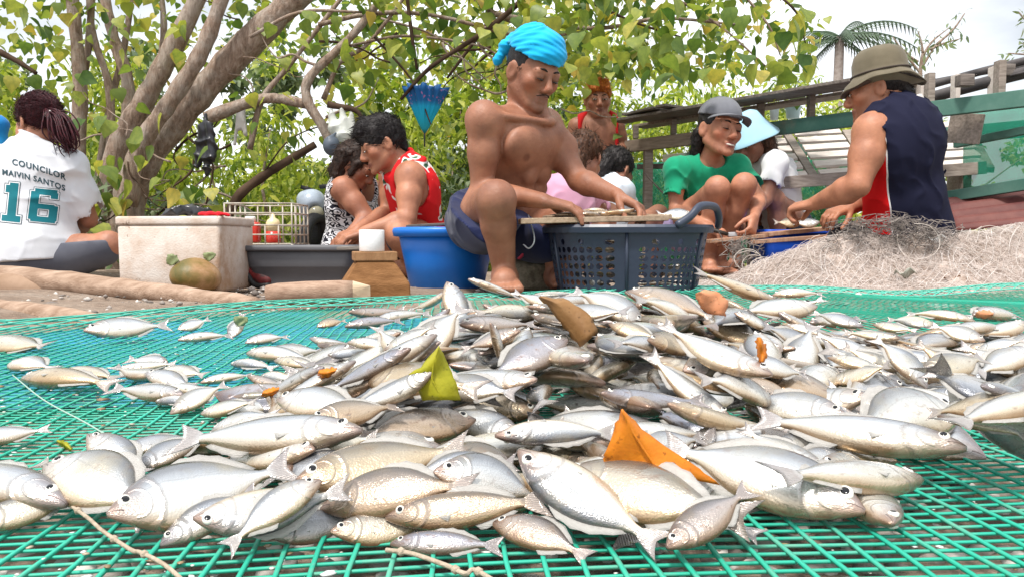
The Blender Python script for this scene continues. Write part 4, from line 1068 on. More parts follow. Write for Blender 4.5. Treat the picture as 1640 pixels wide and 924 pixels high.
def hair_cap(root, c, B, s, mat, rad=(.083, .101, .090), off=(0, -.016, .042), cuts=(), extra=(), seed=1, h=.005, amp=.004, name='hair', comb=(0, -.55, -1), n_str=900, s_len=.035, below=9.0):
    T = lambda x, y, z: Vector(c) + B @ Vector((x * s, y * s, z * s))
    F = Field(Vector(c) - Vector((.26, .26, .30)) * s, Vector(c) + Vector((.26, .26, .22)) * s, h)
    F.ell(T(*off), np.array(rad) * s, np.array(B), .02)
    for p, n in cuts: F.cut(T(*p), B @ Vector(n))
    for a, b, ra, rb in extra: F.cone(T(*a), T(*b), ra * s, rb * s, .015)
    Bn = np.array(B)
    F.warp(lambda P: amp * np.sin(((P - np.array(c)) @ Bn)[:, 0] * 420 / s + 3 * vnoise(P * 22, seed)) * .5 + amp * vnoise(P * 30, seed + 3))
    o = obj(name, F.mesh(name), mat, root); strands(o, mat, B @ Vector(comb), c, s, n_str, s_len, B, below); return o

# ---- the bare-chested man with the blue head cloth
def shirtless_man():
    root = empty('person', 'bare-chested man in bright blue head cloth and navy shorts leaning over the black basket', 'person', loc=W(840, 462, 2.62))
    X = lambda px, py, Y: W(px, py, Y)
    skin = (.335, .152, .090)
    pel, chest, neck = X(806, 352, 2.74), X(836, 238, 2.62), X(846, 182, 2.60)
    hc = X(852, 118, 2.545); B = basis((.56, -.74, -.38), (.06, 0, 1))
    sR, eR, wR, kR = X(775, 193, 2.47), X(772, 306, 2.50), X(868, 322, 2.36), X(906, 330, 2.36)
    sL, eL, wL, kL = X(874, 203, 2.70), X(927, 289, 2.60), X(986, 313, 2.48), X(1012, 326, 2.45)
    hR, nR, aR, tR = X(766, 352, 2.68), X(795, 320, 2.31), X(809, 446, 2.40), X(812, 468, 2.27)
    hL, nL, aL, tL = X(836, 360, 2.74), X(896, 366, 2.52), X(892, 444, 2.60), X(908, 462, 2.48)
    lo, hi = bounds([pel, hc, sR, eR, wR, kR, sL, eL, kL, hR, nR, tR, tL, aL], .16)
    F = Field(lo, hi, .0045)
    r, f, up, TB = torso(F, pel, chest, neck, sR, sL, .91)
    for q, s_ in ((1, sR), (-1, sL)):                        # chest, back and shoulder muscle
        F.ell(chest + r * q * .072 + f * .064 + up * .035, (.082, .032, .060), TB, .04)
        F.ell(s_, (.052, .052, .058), None, .03)
        F.cone(neck - up * .01 - f * .02, s_ + up * .02 - (s_ - chest) * .3, .036, .035, .03)
        F.cone(chest + r * q * .12 - f * .03 - up * .02, pel.lerp(chest, .5) + r * q * .09, .055, .045, .03)
        F.cone(chest + f * .085 + up * .118 + r * q * .01, s_ + up * .028 + f * .03, .010, .012, .014)   # collar bone
        for i in range(3): F.ell(pel.lerp(chest, .36 + .2 * i) + f * .092 + r * q * .034, (.030, .018, .030), TB, .014)
    arm(F, sR, eR, wR, .93, mus=1.0); arm(F, sL, eL, wL, .93, mus=1.0)
    for s_, e_ in ((sR, eR), (sL, eL)): F.ell(s_.lerp(e_, .5) + f * .012, (.036, .036, .062), basis(f, (e_ - s_).normalized() * -1), .02)
    leg(F, hR, nR, aR, .94); leg(F, hL, nL, aL, .94); foot(F, aR, tR); foot(F, aL, tL)
    neckhead(F, neck, hc, B, 1.0, .056); T = head(F, hc, B, .945)
    for q in (-1, 1): F.cone(T(q * .055, -.02, -.04), np.array(chest + f * .08 + up * .115 + r * -q * .012), .014, .009, .014)   # neck cords
    hand(F, wR, kR, (.1, .2, -1), 1, 1.0, .40, .32); hand(F, wL, kL, (-.35, 0, -.9), -1, 1.0, .65, .32)
    sp = face_paint(hc, B, .945, skin, (.20, .07, .05))
    for q in (1, -1): sp.append((np.array(chest + r * q * .085 + f * .098 + up * .010), (.013,) * 3, None, (.16, .055, .035), .3))
    for w0_, e0_ in ((wR, eR), (wL, eL)): sp.append((np.array(w0_.lerp(e0_, .25)), (.15,) * 3, None, (.285, .120, .066), .5))
    sp.append((np.array(hc), (.13,) * 3, None, (.305, .132, .076), .4)); sp += face_paint(hc, B, .945, (.305, .132, .076), (.20, .07, .05))
    for kn in (nR, nL): sp.append((np.array(kn), (.07,) * 3, None, (.27, .12, .072), .6))
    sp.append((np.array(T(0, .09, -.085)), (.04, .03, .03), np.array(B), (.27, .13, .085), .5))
    finish(root, F, skin, sp); face_parts(root, hc, B, .945, True, .25, True)
    hair_cap(root, hc, B, .945, DARKHAIR, rad=(.0785, .0965, .086), off=(0, -.014, .036), cuts=[((0, .035, 0), (0, -1, .2)), ((0, 0, -.025), (0, -.35, 1))], amp=.001, below=.02, s_len=.012, n_str=600)
    # head cloth
    Fc = Field(Vector(hc) - Vector((.2, .2, .1)), Vector(hc) + Vector((.2, .2, .22)), .004); V = lambda x, y, z: hc + B @ Vector((x, y, z)) * .92
    Fc.ell(V(0, -.012, .058), (.084, .101, .088), np.array(B), .02); Fc.cone(V(.0, -.03, .090), V(-.01, .030, .080), .062, .060, .03)
    Fc.cut(V(0, .10, .046), B @ Vector((0, .16, 1)))
    Fc.cone(V(.02, -.112, .09), V(.045, -.122, .06), .024, .020, .02); Fc.cone(V(.045, -.122, .06), V(.062, -.13, .0), .02, .014, .012)
    Fc.cone(V(.02, -.118, .07), V(.0, -.135, .02), .02, .016, .012)
    Bn, h0 = np.array(B), np.array(hc)
    def tw(P):
        q = (P - h0) @ Bn; a = np.arctan2(q[:, 0], q[:, 1]); rr = q[:, 2] - .05 * np.cos(a - .6)
        return .0028 * np.sin(rr * 380 + 1.5 * vnoise(q * 9, 3)) * (.45 + .55 * vnoise(q * 7, 8) ** 2) + .002 * np.sin(rr * 130 + a * 5)
    Fc.warp(tw); cloth(root, 'head_cloth', Fc, cloth_mat('cyan_cloth', (.005, .32, .68), (.012, .44, .78), .8))
    # shorts
    Fs = Field(lo, hi, .006)
    Fs.ell(pel, np.array((.168, .13, .11)) * 1.06, TB, .03); Fs.ell(pel + up * .06, (.150, .118, .07), TB, .03)
    for h_, n_, dz in ((hR, nR, -.055), (hL, nL, -.05)):
        Fs.chain([h_, h_.lerp(n_, .5), h_.lerp(n_, .86)], [.112, .106, .092], .03)
        Fs.cone(h_.lerp(n_, .25) + Vector((-.01, 0, dz)), h_.lerp(n_, .78) + Vector((0, 0, dz * .9)), .07, .07, .03)
    Fs.cut(pel + up * .092, -up); Fs.cut(hR.lerp(nR, .80), (hR - nR)); 
    Fs.warp(folds((nR - hR), .006, 9, 4)); Fs.warp(folds((1, .2, .3), .004, 14, 9))
    cloth(root, 'shorts', Fs, cloth_mat('navy_cloth', (.010, .014, .05), (.016, .024, .085), .8))
    bm = bmesh.new(); tube(bm, smooth_path([X(846, 345, 2.44), X(856, 382, 2.38), X(848, 398, 2.39), X(838, 392, 2.40)], 5), .0022, 6)
    obj('drawstring', bm, simple('drawstring', (.55, .56, .6)), root)
shirtless_man()

# ---- girl in the green shirt and grey cap
def green_girl():
    root = empty('person', 'smiling girl in green t-shirt and grey cap crouching beside the black basket', 'person', loc=W(1145, 440, 3.75))
    X = W; skin = (.45, .205, .125); s = .88
    pel, chest, neck = X(1112, 372, 3.95), X(1128, 296, 3.84), X(1138, 254, 3.76)
    hc = X(1152, 210, 3.70); B = basis((.36, -.92, -.05), (.14, 0, 1))
    sR, eR, wR, kR = X(1083, 272, 3.74), X(1082, 336, 3.72), X(1130, 362, 3.50), X(1152, 372, 3.46)
    sL, eL, wL, kL = X(1181, 268, 3.80), X(1216, 318, 3.62), X(1208, 348, 3.45), X(1205, 364, 3.42)
    hR, nR, aR, tR = X(1096, 366, 3.90), X(1149, 302, 3.48), X(1135, 415, 3.62), X(1142, 436, 3.50)
    hL, nL, aL, tL = X(1142, 366, 3.94), X(1192, 297, 3.50), X(1150, 420, 3.66), X(1168, 440, 3.52)
    lo, hi = bounds([pel, hc, sR, eR, kR, sL, eL, kL, nR, nL, tR, tL], .15); F = Field(lo, hi, .006)
    r, f, up, TB = torso(F, pel, chest, neck, sR, sL, s, fem=True)
    arm(F, sR, eR, wR, .77); arm(F, sL, eL, wL, .77); leg(F, hR, nR, aR, .88); leg(F, hL, nL, aL, .88); foot(F, aR, tR, .9); foot(F, aL, tL, .9)
    neckhead(F, neck, hc, B, .95, .045); head(F, hc, B, 1.08, female=True)
    hand(F, wR, kR, (.2, .3, -1), 1, .9, .9); hand(F, wL, kL, (-.6, .3, -.3), -1, .9, .9)
    finish(root, F, skin, face_paint(hc, B, 1.08, skin, (.34, .10, .08))); face_parts(root, hc, B, 1.08, True, .3, smile=True)
    Fs = Field(lo, hi, .006); torso(Fs, pel, chest, neck, sR, sL, s, .018, True)
    for a_, b_ in ((sR, eR), (sL, eL)): Fs.chain([a_, a_.lerp(b_, .62)], [.046, .060], .03); Fs.cone(a_.lerp(b_, .74), a_.lerp(b_, 1.1), .062, .062, .006, 'c')
    Fs.cut(pel + up * .05, up)
    Fs.ell(neck + f * .02 + up * .015, (.066, .066, .05), TB, .008, 'c')
    for a_, b_ in ((sR, eR), (sL, eL)): Fs.cut(a_.lerp(b_, .60), (a_ - b_)) if False else None
    Fs.warp(folds((.5, .1, 1), .006, 9, 2)); Fs.warp(folds((1, 0, -.4), .004, 13, 6))
    cloth(root, 't_shirt', Fs, cloth_mat('green_cloth', (.008, .26, .135), (.012, .32, .17)))
    Fp = Field(lo, hi, .010); Fp.ell(pel, np.array((.165, .12, .11)) * 1.02, TB, .03)
    for h_, n_ in ((hR, nR), (hL, nL)): Fp.chain([h_, h_.lerp(n_, .5)], [.095, .090], .03)
    Fp.cut(pel + up * .085, -up); cloth(root, 'shorts', Fp, cloth_mat('lavender_cloth', (.46, .36, .62)))
    hair_cap(root, hc, B, 1.05, DARKHAIR, cuts=[((0, .062, 0), (0, -1, .12))], extra=[((-.06, -.06, -.02), (-.055, -.07, -.10), .035, .03), ((.06, -.06, -.02), (.05, -.08, -.10), .03, .025), ((0, -.09, -.02), (0, -.10, -.12), .05, .04), ((-.074, .01, .02), (-.078, .0, -.05), .012, .008)], below=.0)
    grey = cloth_mat('grey_cap_cloth', (.13, .135, .16), (.17, .175, .20)); V = lambda x, y, z: hc + B @ Vector((x, y, z))
    Fk = Field(hc - Vector((.22,) * 3), hc + Vector((.22,) * 3), .004)
    Fk.ell(V(0, -.014, .058), (.096, .114, .100), np.array(B), .02); Fk.cut(V(0, .08, .052), B @ Vector((0, .12, 1)))
    Fk.warp(lambda P: .0015 * np.sin(np.arctan2(((P - np.array(hc)) @ np.array(B))[:, 0], ((P - np.array(hc)) @ np.array(B))[:, 1] + .012) * 6) ** 8)
    k = cloth(root, 'cap', Fk, grey)
    bm = bmesh.new(); top = []                              # curved peak
    for j in range(6):
        fj = j / 5; row = []
        for i in range(13):
            a = (i / 12 - .5) * 2.3; rr = .100 + .048 * fj * math.cos(a * .72) ** .8
            row.append(bm.verts.new(V(math.sin(a) * rr * .92, math.cos(a) * rr * 1.06, .066 - .010 * fj - .026 * (a * .8) ** 2 * (.6 + .5 * fj))))
        top.append(row)
    for a_, b_ in zip(top, top[1:]):
        for i in range(12): bm.faces.new((a_[i], a_[i + 1], b_[i + 1], b_[i]))
    p = obj('cap_peak', bm, grey, k); m = p.modifiers.new('thick', 'SOLIDIFY'); m.thickness = .004
    # kitchen knife in her right hand
    kn = empty('knife', 'small knife with dark handle held by the girl in green', 'knife', loc=X(1160, 374, 3.44))
    bm = bmesh.new(); tube(bm, [X(1140, 368, 3.44), X(1166, 376, 3.43)], [.009, .008], 8); obj('handle', bm, simple('knife_handle', (.03, .025, .02)), kn)
    bm = bmesh.new(); plank(bm, X(1166, 376, 3.43), X(1204, 374, 3.42), .002, .018, bev=.0008); obj('blade', bm, simple('steel', (.45, .46, .48), rough=.3), kn)
green_girl()

# ---- man with the bucket hat, his back to the camera
def hat_man():
    root = empty('person', 'man in olive bucket hat and navy sleeveless jersey seated with his back turned', 'person', loc=W(1440, 455, 3.0))
    X = W; skin = (.42, .185, .105)
    pel, chest, neck = X(1452, 372, 3.06), X(1450, 232, 2.96), X(1428, 172, 3.00)
    hc = X(1406, 146, 3.03); B = basis((-.85, .38, -.14), (.05, 0, 1))
    sL, eL, wL, kL = X(1398, 212, 2.90), X(1374, 298, 2.86), X(1306, 326, 3.06), X(1284, 330, 3.10)
    sR, eR, wR, kR = X(1478, 206, 3.16), X(1440, 300, 3.30), X(1360, 334, 3.14), X(1332, 342, 3.10)
    hR, nR, hL, nL = X(1470, 380, 3.12), X(1380, 392, 3.42), X(1428, 380, 3.04), X(1345, 390, 3.20)
    aR, tR, aL, tL = X(1412, 432, 3.42), X(1390, 446, 3.48), X(1385, 436, 3.16), X(1360, 450, 3.2)
    lo, hi = bounds([pel, hc, sR, eR, kR, sL, eL, kL, nR, nL, tR, tL], .17); F = Field(lo, hi, .0055)
    r, f, up, TB = torso(F, pel, chest, neck, sR, sL, 1.03)
    F.ell(sL, (.068, .066, .072), None, .03); F.ell(sR, (.066, .064, .07), None, .03)
    arm(F, sR, eR, wR, 1.05); arm(F, sL, eL, wL, 1.08, mus=1.1); leg(F, hR, nR, aR); leg(F, hL, nL, aL); foot(F, aR, tR); foot(F, aL, tL)
    neckhead(F, neck, hc, B, 1.0, .058); head(F, hc, B, 1.03)
    hand(F, wR, kR, (0, .2, -1), 1, 1.0, .6); hand(F, wL, kL, (.2, .3, -1), -1, 1.05, 1.0)
    finish(root, F, skin, face_paint(hc, B, 1.03, skin)); face_parts(root, hc, B, 1.03)
    hair_cap(root, hc, B, 1.03, DARKHAIR, rad=(.080, .098, .088), cuts=[((0, .04, 0), (0, -1, .1)), ((0, 0, -.045), (0, -.2, 1))], extra=[((0, -.085, -.02), (0, -.085, -.05), .03, .02)], amp=.002, below=-.0, s_len=.015)
    def jersey(grow):
        Fs = Field(lo, hi, .0055); torso(Fs, pel, chest, neck, sR, sL, 1.0, grow)
        Fs.cone(chest + up * .10, sL.lerp(chest, .45) + up * .075, .075, .06, .03); Fs.cone(chest + up * .10, sR.lerp(chest, .40) + up * .075, .075, .06, .03)
        Fs.cone(pel.lerp(chest, .4) + r * -.02, pel, .14, .165, .05)
        Fs.ell(neck + f * .012 + up * .02, (.068, .07, .055), TB, .008, 'c')
        for s_, e_ in ((sL, eL), (sR, eR)): Fs.ell(s_.lerp(e_, .12) + (s_ - chest).normalized() * .028, (.075, .078, .105), TB, .006, 'c')
        return Fs
    Fs = jersey(.020); Fs.cut(pel - up * .07, up); Fs.warp(folds((1, .3, .35), .008, 7, 12)); Fs.warp(folds((1, 0, .9), .004, 12, 3))
    t = NT('jersey_cloth', .85, .12); side = -r                # navy with a red, white-edged side panel
    sep = t.n('ShaderNodeVectorMath', operation='DOT_PRODUCT'); g = t.n('ShaderNodeTexCoord'); ax = (side * .62 + f * .78).normalized()
    t.l(g.outputs['Object'], sep.inputs[0]); sep.inputs[1].default_value = ax
    mid = pel.lerp(chest, .45); d0 = (mid - root.location * 0).dot(ax)
    wv = t.math('ADD', sep.outputs['Value'], t.math('MULTIPLY', t.math('SUBTRACT', t.noise(t.coord('Object'), 5, 2), .5), .02))
    u = t.math('DIVIDE', t.math('SUBTRACT', wv, d0 + .088), .1)
    sz_ = t.n('ShaderNodeSeparateXYZ'); t.l(g.outputs['Object'], sz_.inputs[0]); u = t.math('MULTIPLY', u, t.math('LESS_THAN', sz_.outputs['Z'], chest.z + .01))
    t.color(t.ramp(u, [(0.0, (.012, .013, .032)), (.02, (.70, .70, .72)), (.05, (.70, .70, .72)), (.07, (.62, .010, .012)), (1, (.66, .012, .014))]))
    for nd in t.t.nodes:
        if nd.type == 'VALTORGB': nd.color_ramp.interpolation = 'CONSTANT'
    t.bump(t.noise(t.coord('Object'), 300, 2), .1, .002)
    j = cloth(root, 'jersey', Fs, t.m)
    Ft = Field(lo, hi, .006); Ft.cone(neck - up * .012 + f * .04, neck - up * .005 - f * .045, .066, .070, .02); Ft.cut(neck + up * .018 - f * .02, -up - f * .15); Ft.cut(neck - up * .02, up)
    cloth(root, 'collar', Ft, cloth_mat('white_trim', (.66, .62, .60)))
    Fp = Field(lo, hi, .010); Fp.ell(pel, (.185, .15, .12), TB, .03)
    for h_, n_ in ((hR, nR), (hL, nL)): Fp.chain([h_, h_.lerp(n_, .8)], [.11, .09], .03)
    Fp.cut(pel + up * .06, -up); cloth(root, 'shorts', Fp, cloth_mat('dark_shorts', (.02, .02, .03)))
    ol = cloth_mat('olive_hat_cloth', (.115, .098, .066), (.16, .135, .092), .9, 14)
    def wave(a, rr):
        u_ = max(0, (rr - .098) / .055); return u_ * (.026 * math.cos(2 * a) + .008 * math.cos(3 * a + 1) - .006) + .0025 * math.sin(7 * a) * (rr / .1)
    prof = [(.001, .142), (.03, .141), (.060, .132), (.082, .112), (.092, .082), (.094, .05), (.097, .028), (.108, .016), (.128, .006), (.132, -.002), (.141, -.010), (.142, -.013)]
    h_ = lathe_hat(root, 'bucket_hat', hc + B @ Vector((0, -.016, .032)), B, .93, prof, ol, wave, 56, .004)
    bm = bmesh.new(); hb = hc + B @ Vector((0, -.016, .032))
    pth = [hb + B @ Vector((.099 * math.cos(a) * .92 * .93, .099 * math.sin(a) * 1.12 * .93, .031)) for a in np.linspace(0, 2 * math.pi, 30)]
    tube(bm, pth, .0035, 6); obj('hat_band', bm, cloth_mat('hat_band', (.07, .055, .045)), h_)
hat_man()

# ---- young man in the red flowered tank top
def tank_man():
    root = empty('person', 'young man in red flowered tank top working over the grey tub', 'person', loc=W(650, 445, 3.6))
    X = W; skin = (.42, .188, .108)
    pel, chest, neck = X(670, 372, 3.72), X(660, 300, 3.58), X(634, 258, 3.54)
    hc = X(613, 233, 3.50); B = basis((-.86, -.30, -.36), (-.1, 0, 1))
    sL, eL, wL, kL = X(657, 284, 3.44), X(652, 352, 3.36), X(585, 372, 3.30), X(556, 380, 3.28)
    sR, eR, wR, kR = X(628, 284, 3.74), X(622, 340, 3.72), X(574, 368, 3.56), X(545, 378, 3.52)
    hL, nL, aL, tL = X(684, 386, 3.66), X(640, 378, 3.32), X(662, 424, 3.44), X(630, 444, 3.42)
    hR, nR, aR, tR = X(664, 386, 3.82), X(600, 388, 3.70), X(632, 432, 3.72), X(604, 442, 3.72)
    lo, hi = bounds([pel, hc, sR, eR, kR, sL, eL, kL, nR, nL, tR, tL], .15); F = Field(lo, hi, .006)
    r, f, up, TB = torso(F, pel, chest, neck, sR, sL, .96)
    F.ell(sL, (.062, .06, .066), None, .03); F.ell(sR, (.06,) * 3, None, .03)
    arm(F, sR, eR, wR, .98); arm(F, sL, eL, wL, 1.0, mus=1.06); leg(F, hR, nR, aR, .95); leg(F, hL, nL, aL, .98); foot(F, aR, tR); foot(F, aL, tL)
    neckhead(F, neck, hc, B, 1.0, .052); head(F, hc, B, .96)
    hand(F, wR, kR, (0, .2, -1), 1, .95, .6); hand(F, wL, kL, (.1, .2, -1), -1, .95, .6)
    finish(root, F, skin, face_paint(hc, B, .96, skin)); face_parts(root, hc, B, .96)
    hair_cap(root, hc, B, .95, DARKHAIR, rad=(.086, .106, .094), off=(0, -.012, .048), cuts=[((0, .075, .02), (0, -.75, .65)), ((0, .0, -.03), (0, -.55, 1))],
             extra=[((0, .04, .115), (0, .09, .085), .035, .022), ((.03, .05, .11), (.035, .085, .085), .025, .016), ((-.03, .05, .11), (-.035, .085, .085), .025, .016), ((0, -.085, .02), (0, -.09, -.04), .035, .02)], amp=.0035, h=.004, comb=(0, .7, .25), n_str=1500, s_len=.03)
    Fs = Field(lo, hi, .006); torso(Fs, pel, chest, neck, sR, sL, .97, .013)
    Fs.cut(pel - up * .08, up); Fs.ell(neck + f * .03, (.085, .10, .10), TB, .006, 'c')
    for s_, e_ in ((sL, eL), (sR, eR)): Fs.ell(s_.lerp(e_, .22) + (s_ - chest).normalized() * .012, (.074, .082, .115), TB, .006, 'c')
    Fs.cone(neck + f * .07 + r * .05 - up * .035, chest - f * .06 + r * .075 + up * .13, .018, .018, .02); Fs.cone(neck + f * .07 - r * .05 - up * .035, chest - f * .06 - r * .075 + up * .13, .018, .018, .02)
    Fs.warp(folds((.3, .2, 1), .006, 8, 21))
    t = NT('flowered_cloth', .8, .2); v = t.coord('Object'); n1 = t.noise(v, 11, 1.5, .4, .8)
    base = t.ramp(n1, [(0, (.62, .012, .016)), (.55, (.62, .012, .016)), (.575, (.74, .72, .70)), (.62, (.74, .72, .70)), (.635, (.05, .14, .07)), (.72, (.02, .05, .04))])
    t.color(base); cloth(root, 'tank_top', Fs, t.m)
    bm = bmesh.new(); A = sL.lerp(eL, .22) + (sL - chest).normalized() * .012   # dark edging of the arm hole
    pts = [A + r * (-.012) + f * (.086 * math.cos(a)) * .98 + up * (.119 * math.sin(a)) for a in np.linspace(-.4, math.pi + .5, 18)]
    Fp = Field(lo, hi, .010); Fp.ell(pel - up * .01, (.165, .125, .11), TB, .03)
    for h_, n_ in ((hR, nR), (hL, nL)): Fp.chain([h_, h_.lerp(n_, .55)], [.10, .092], .03)
    Fp.cut(pel + up * .05, -up); cloth(root, 'shorts', Fp, cloth_mat('dark_patterned_shorts', (.03, .035, .05), (.10, .10, .12))); bm.free()
tank_man()

# ---- girl in the black and white print top
def print_girl():
    root = empty('person', 'girl in black and white print top with short dark hair behind the grey tub', 'person', loc=W(560, 440, 3.9))
    X = W; skin = (.36, .158, .095)
    pel, chest, neck = X(560, 392, 3.95), X(562, 318, 3.88), X(574, 292, 3.84)
    hc = X(573, 266, 3.78); B = basis((.70, -.30, -.52), (.1, 0, 1))
    sR, eR, wR, kR = X(550, 304, 3.72), X(590, 352, 3.68), X(560, 376, 3.60), X(545, 384, 3.56)
    sL, eL, wL, kL = X(592, 302, 4.00), X(612, 352, 3.98), X(580, 378, 3.80), X(562, 384, 3.76)
    lo, hi = bounds([pel, hc, sR, eR, kR, sL, eL, kL, X(560, 440, 3.9), X(640, 430, 3.9)], .14); F = Field(lo, hi, .0074)
    hR, nR, aR, tR = X(552, 400, 3.9), X(618, 398, 3.76), X(580, 432, 3.8), X(610, 440, 3.76); hL, nL, aL, tL = X(575, 400, 4.0), X(640, 396, 4.02), X(600, 430, 4.02), X(630, 438, 4.0)
    r, f, up, TB = torso(F, pel, chest, neck, sR, sL, .96, fem=True, belly=.02)
    F.ell(sR, (.056,) * 3, None, .03); arm(F, sR, eR, wR, 1.0); arm(F, sL, eL, wL, .95); leg(F, hR, nR, aR, .95); leg(F, hL, nL, aL, .95); foot(F, aR, tR, .9); foot(F, aL, tL, .9)
    neckhead(F, neck, hc, B, .95, .046); head(F, hc, B, .95, female=True); hand(F, wR, kR, (0, .2, -1), 1, .88, .6); hand(F, wL, kL, (0, .2, -1), -1, .88, .6)
    finish(root, F, skin, face_paint(hc, B, .95, skin)); face_parts(root, hc, B, .95)
    hair_cap(root, hc, B, .95, hair_mat('dark_brown_hair', (.010, .006, .005), (.045, .022, .014)), cuts=[((0, .055, 0), (0, -1, .35))],
             extra=[((.06, -.05, .02), (.07, -.03, -.075), .05, .032), ((-.06, -.05, .02), (-.07, -.03, -.075), .05, .032), ((0, -.08, .02), (0, -.085, -.085), .06, .045), ((.066, .035, .02), (.074, .03, -.03), .022, .016)], amp=.005)
    Fs = Field(lo, hi, .006); torso(Fs, pel, chest, neck, sR, sL, .97, .014, True, .025); Fs.cut(pel - up * .10, up)
    Fs.ell(neck + f * .03, (.085, .09, .09), TB, .006, 'c')
    for s_, e_ in ((sL, eL), (sR, eR)): Fs.ell(s_.lerp(e_, .2) + (s_ - chest).normalized() * .014, (.07, .078, .11), TB, .006, 'c')
    Fs.warp(folds((.2, .1, 1), .006, 8, 31))
    t = NT('zebra_print_cloth', .85, .15); v = t.coord('Object', (1, 1, 1.7)); wv = t.n('ShaderNodeTexWave', wave_type='BANDS', bands_direction='DIAGONAL')
    wv.inputs['Scale'].default_value = 15; wv.inputs['Distortion'].default_value = 14; wv.inputs['Detail'].default_value = 1.2; wv.inputs['Detail Scale'].default_value = 1.6
    t.l(v, wv.inputs['Vector']); t.color(t.ramp(wv.outputs['Fac'], [(.44, (.014, .014, .022)), (.50, (.68, .68, .72))])); cloth(root, 'print_top', Fs, t.m)
    Fp = Field(lo, hi, .010); Fp.ell(pel - up * .02, (.17, .125, .10), TB, .03)
    for h_, n_ in ((hR, nR), (hL, nL)): Fp.chain([h_, h_.lerp(n_, .6)], [.10, .09], .03)
    Fp.cut(pel + up * .03, -up); cloth(root, 'shorts', Fp, cloth_mat('black_shorts', (.02, .02, .025)))
print_girl()

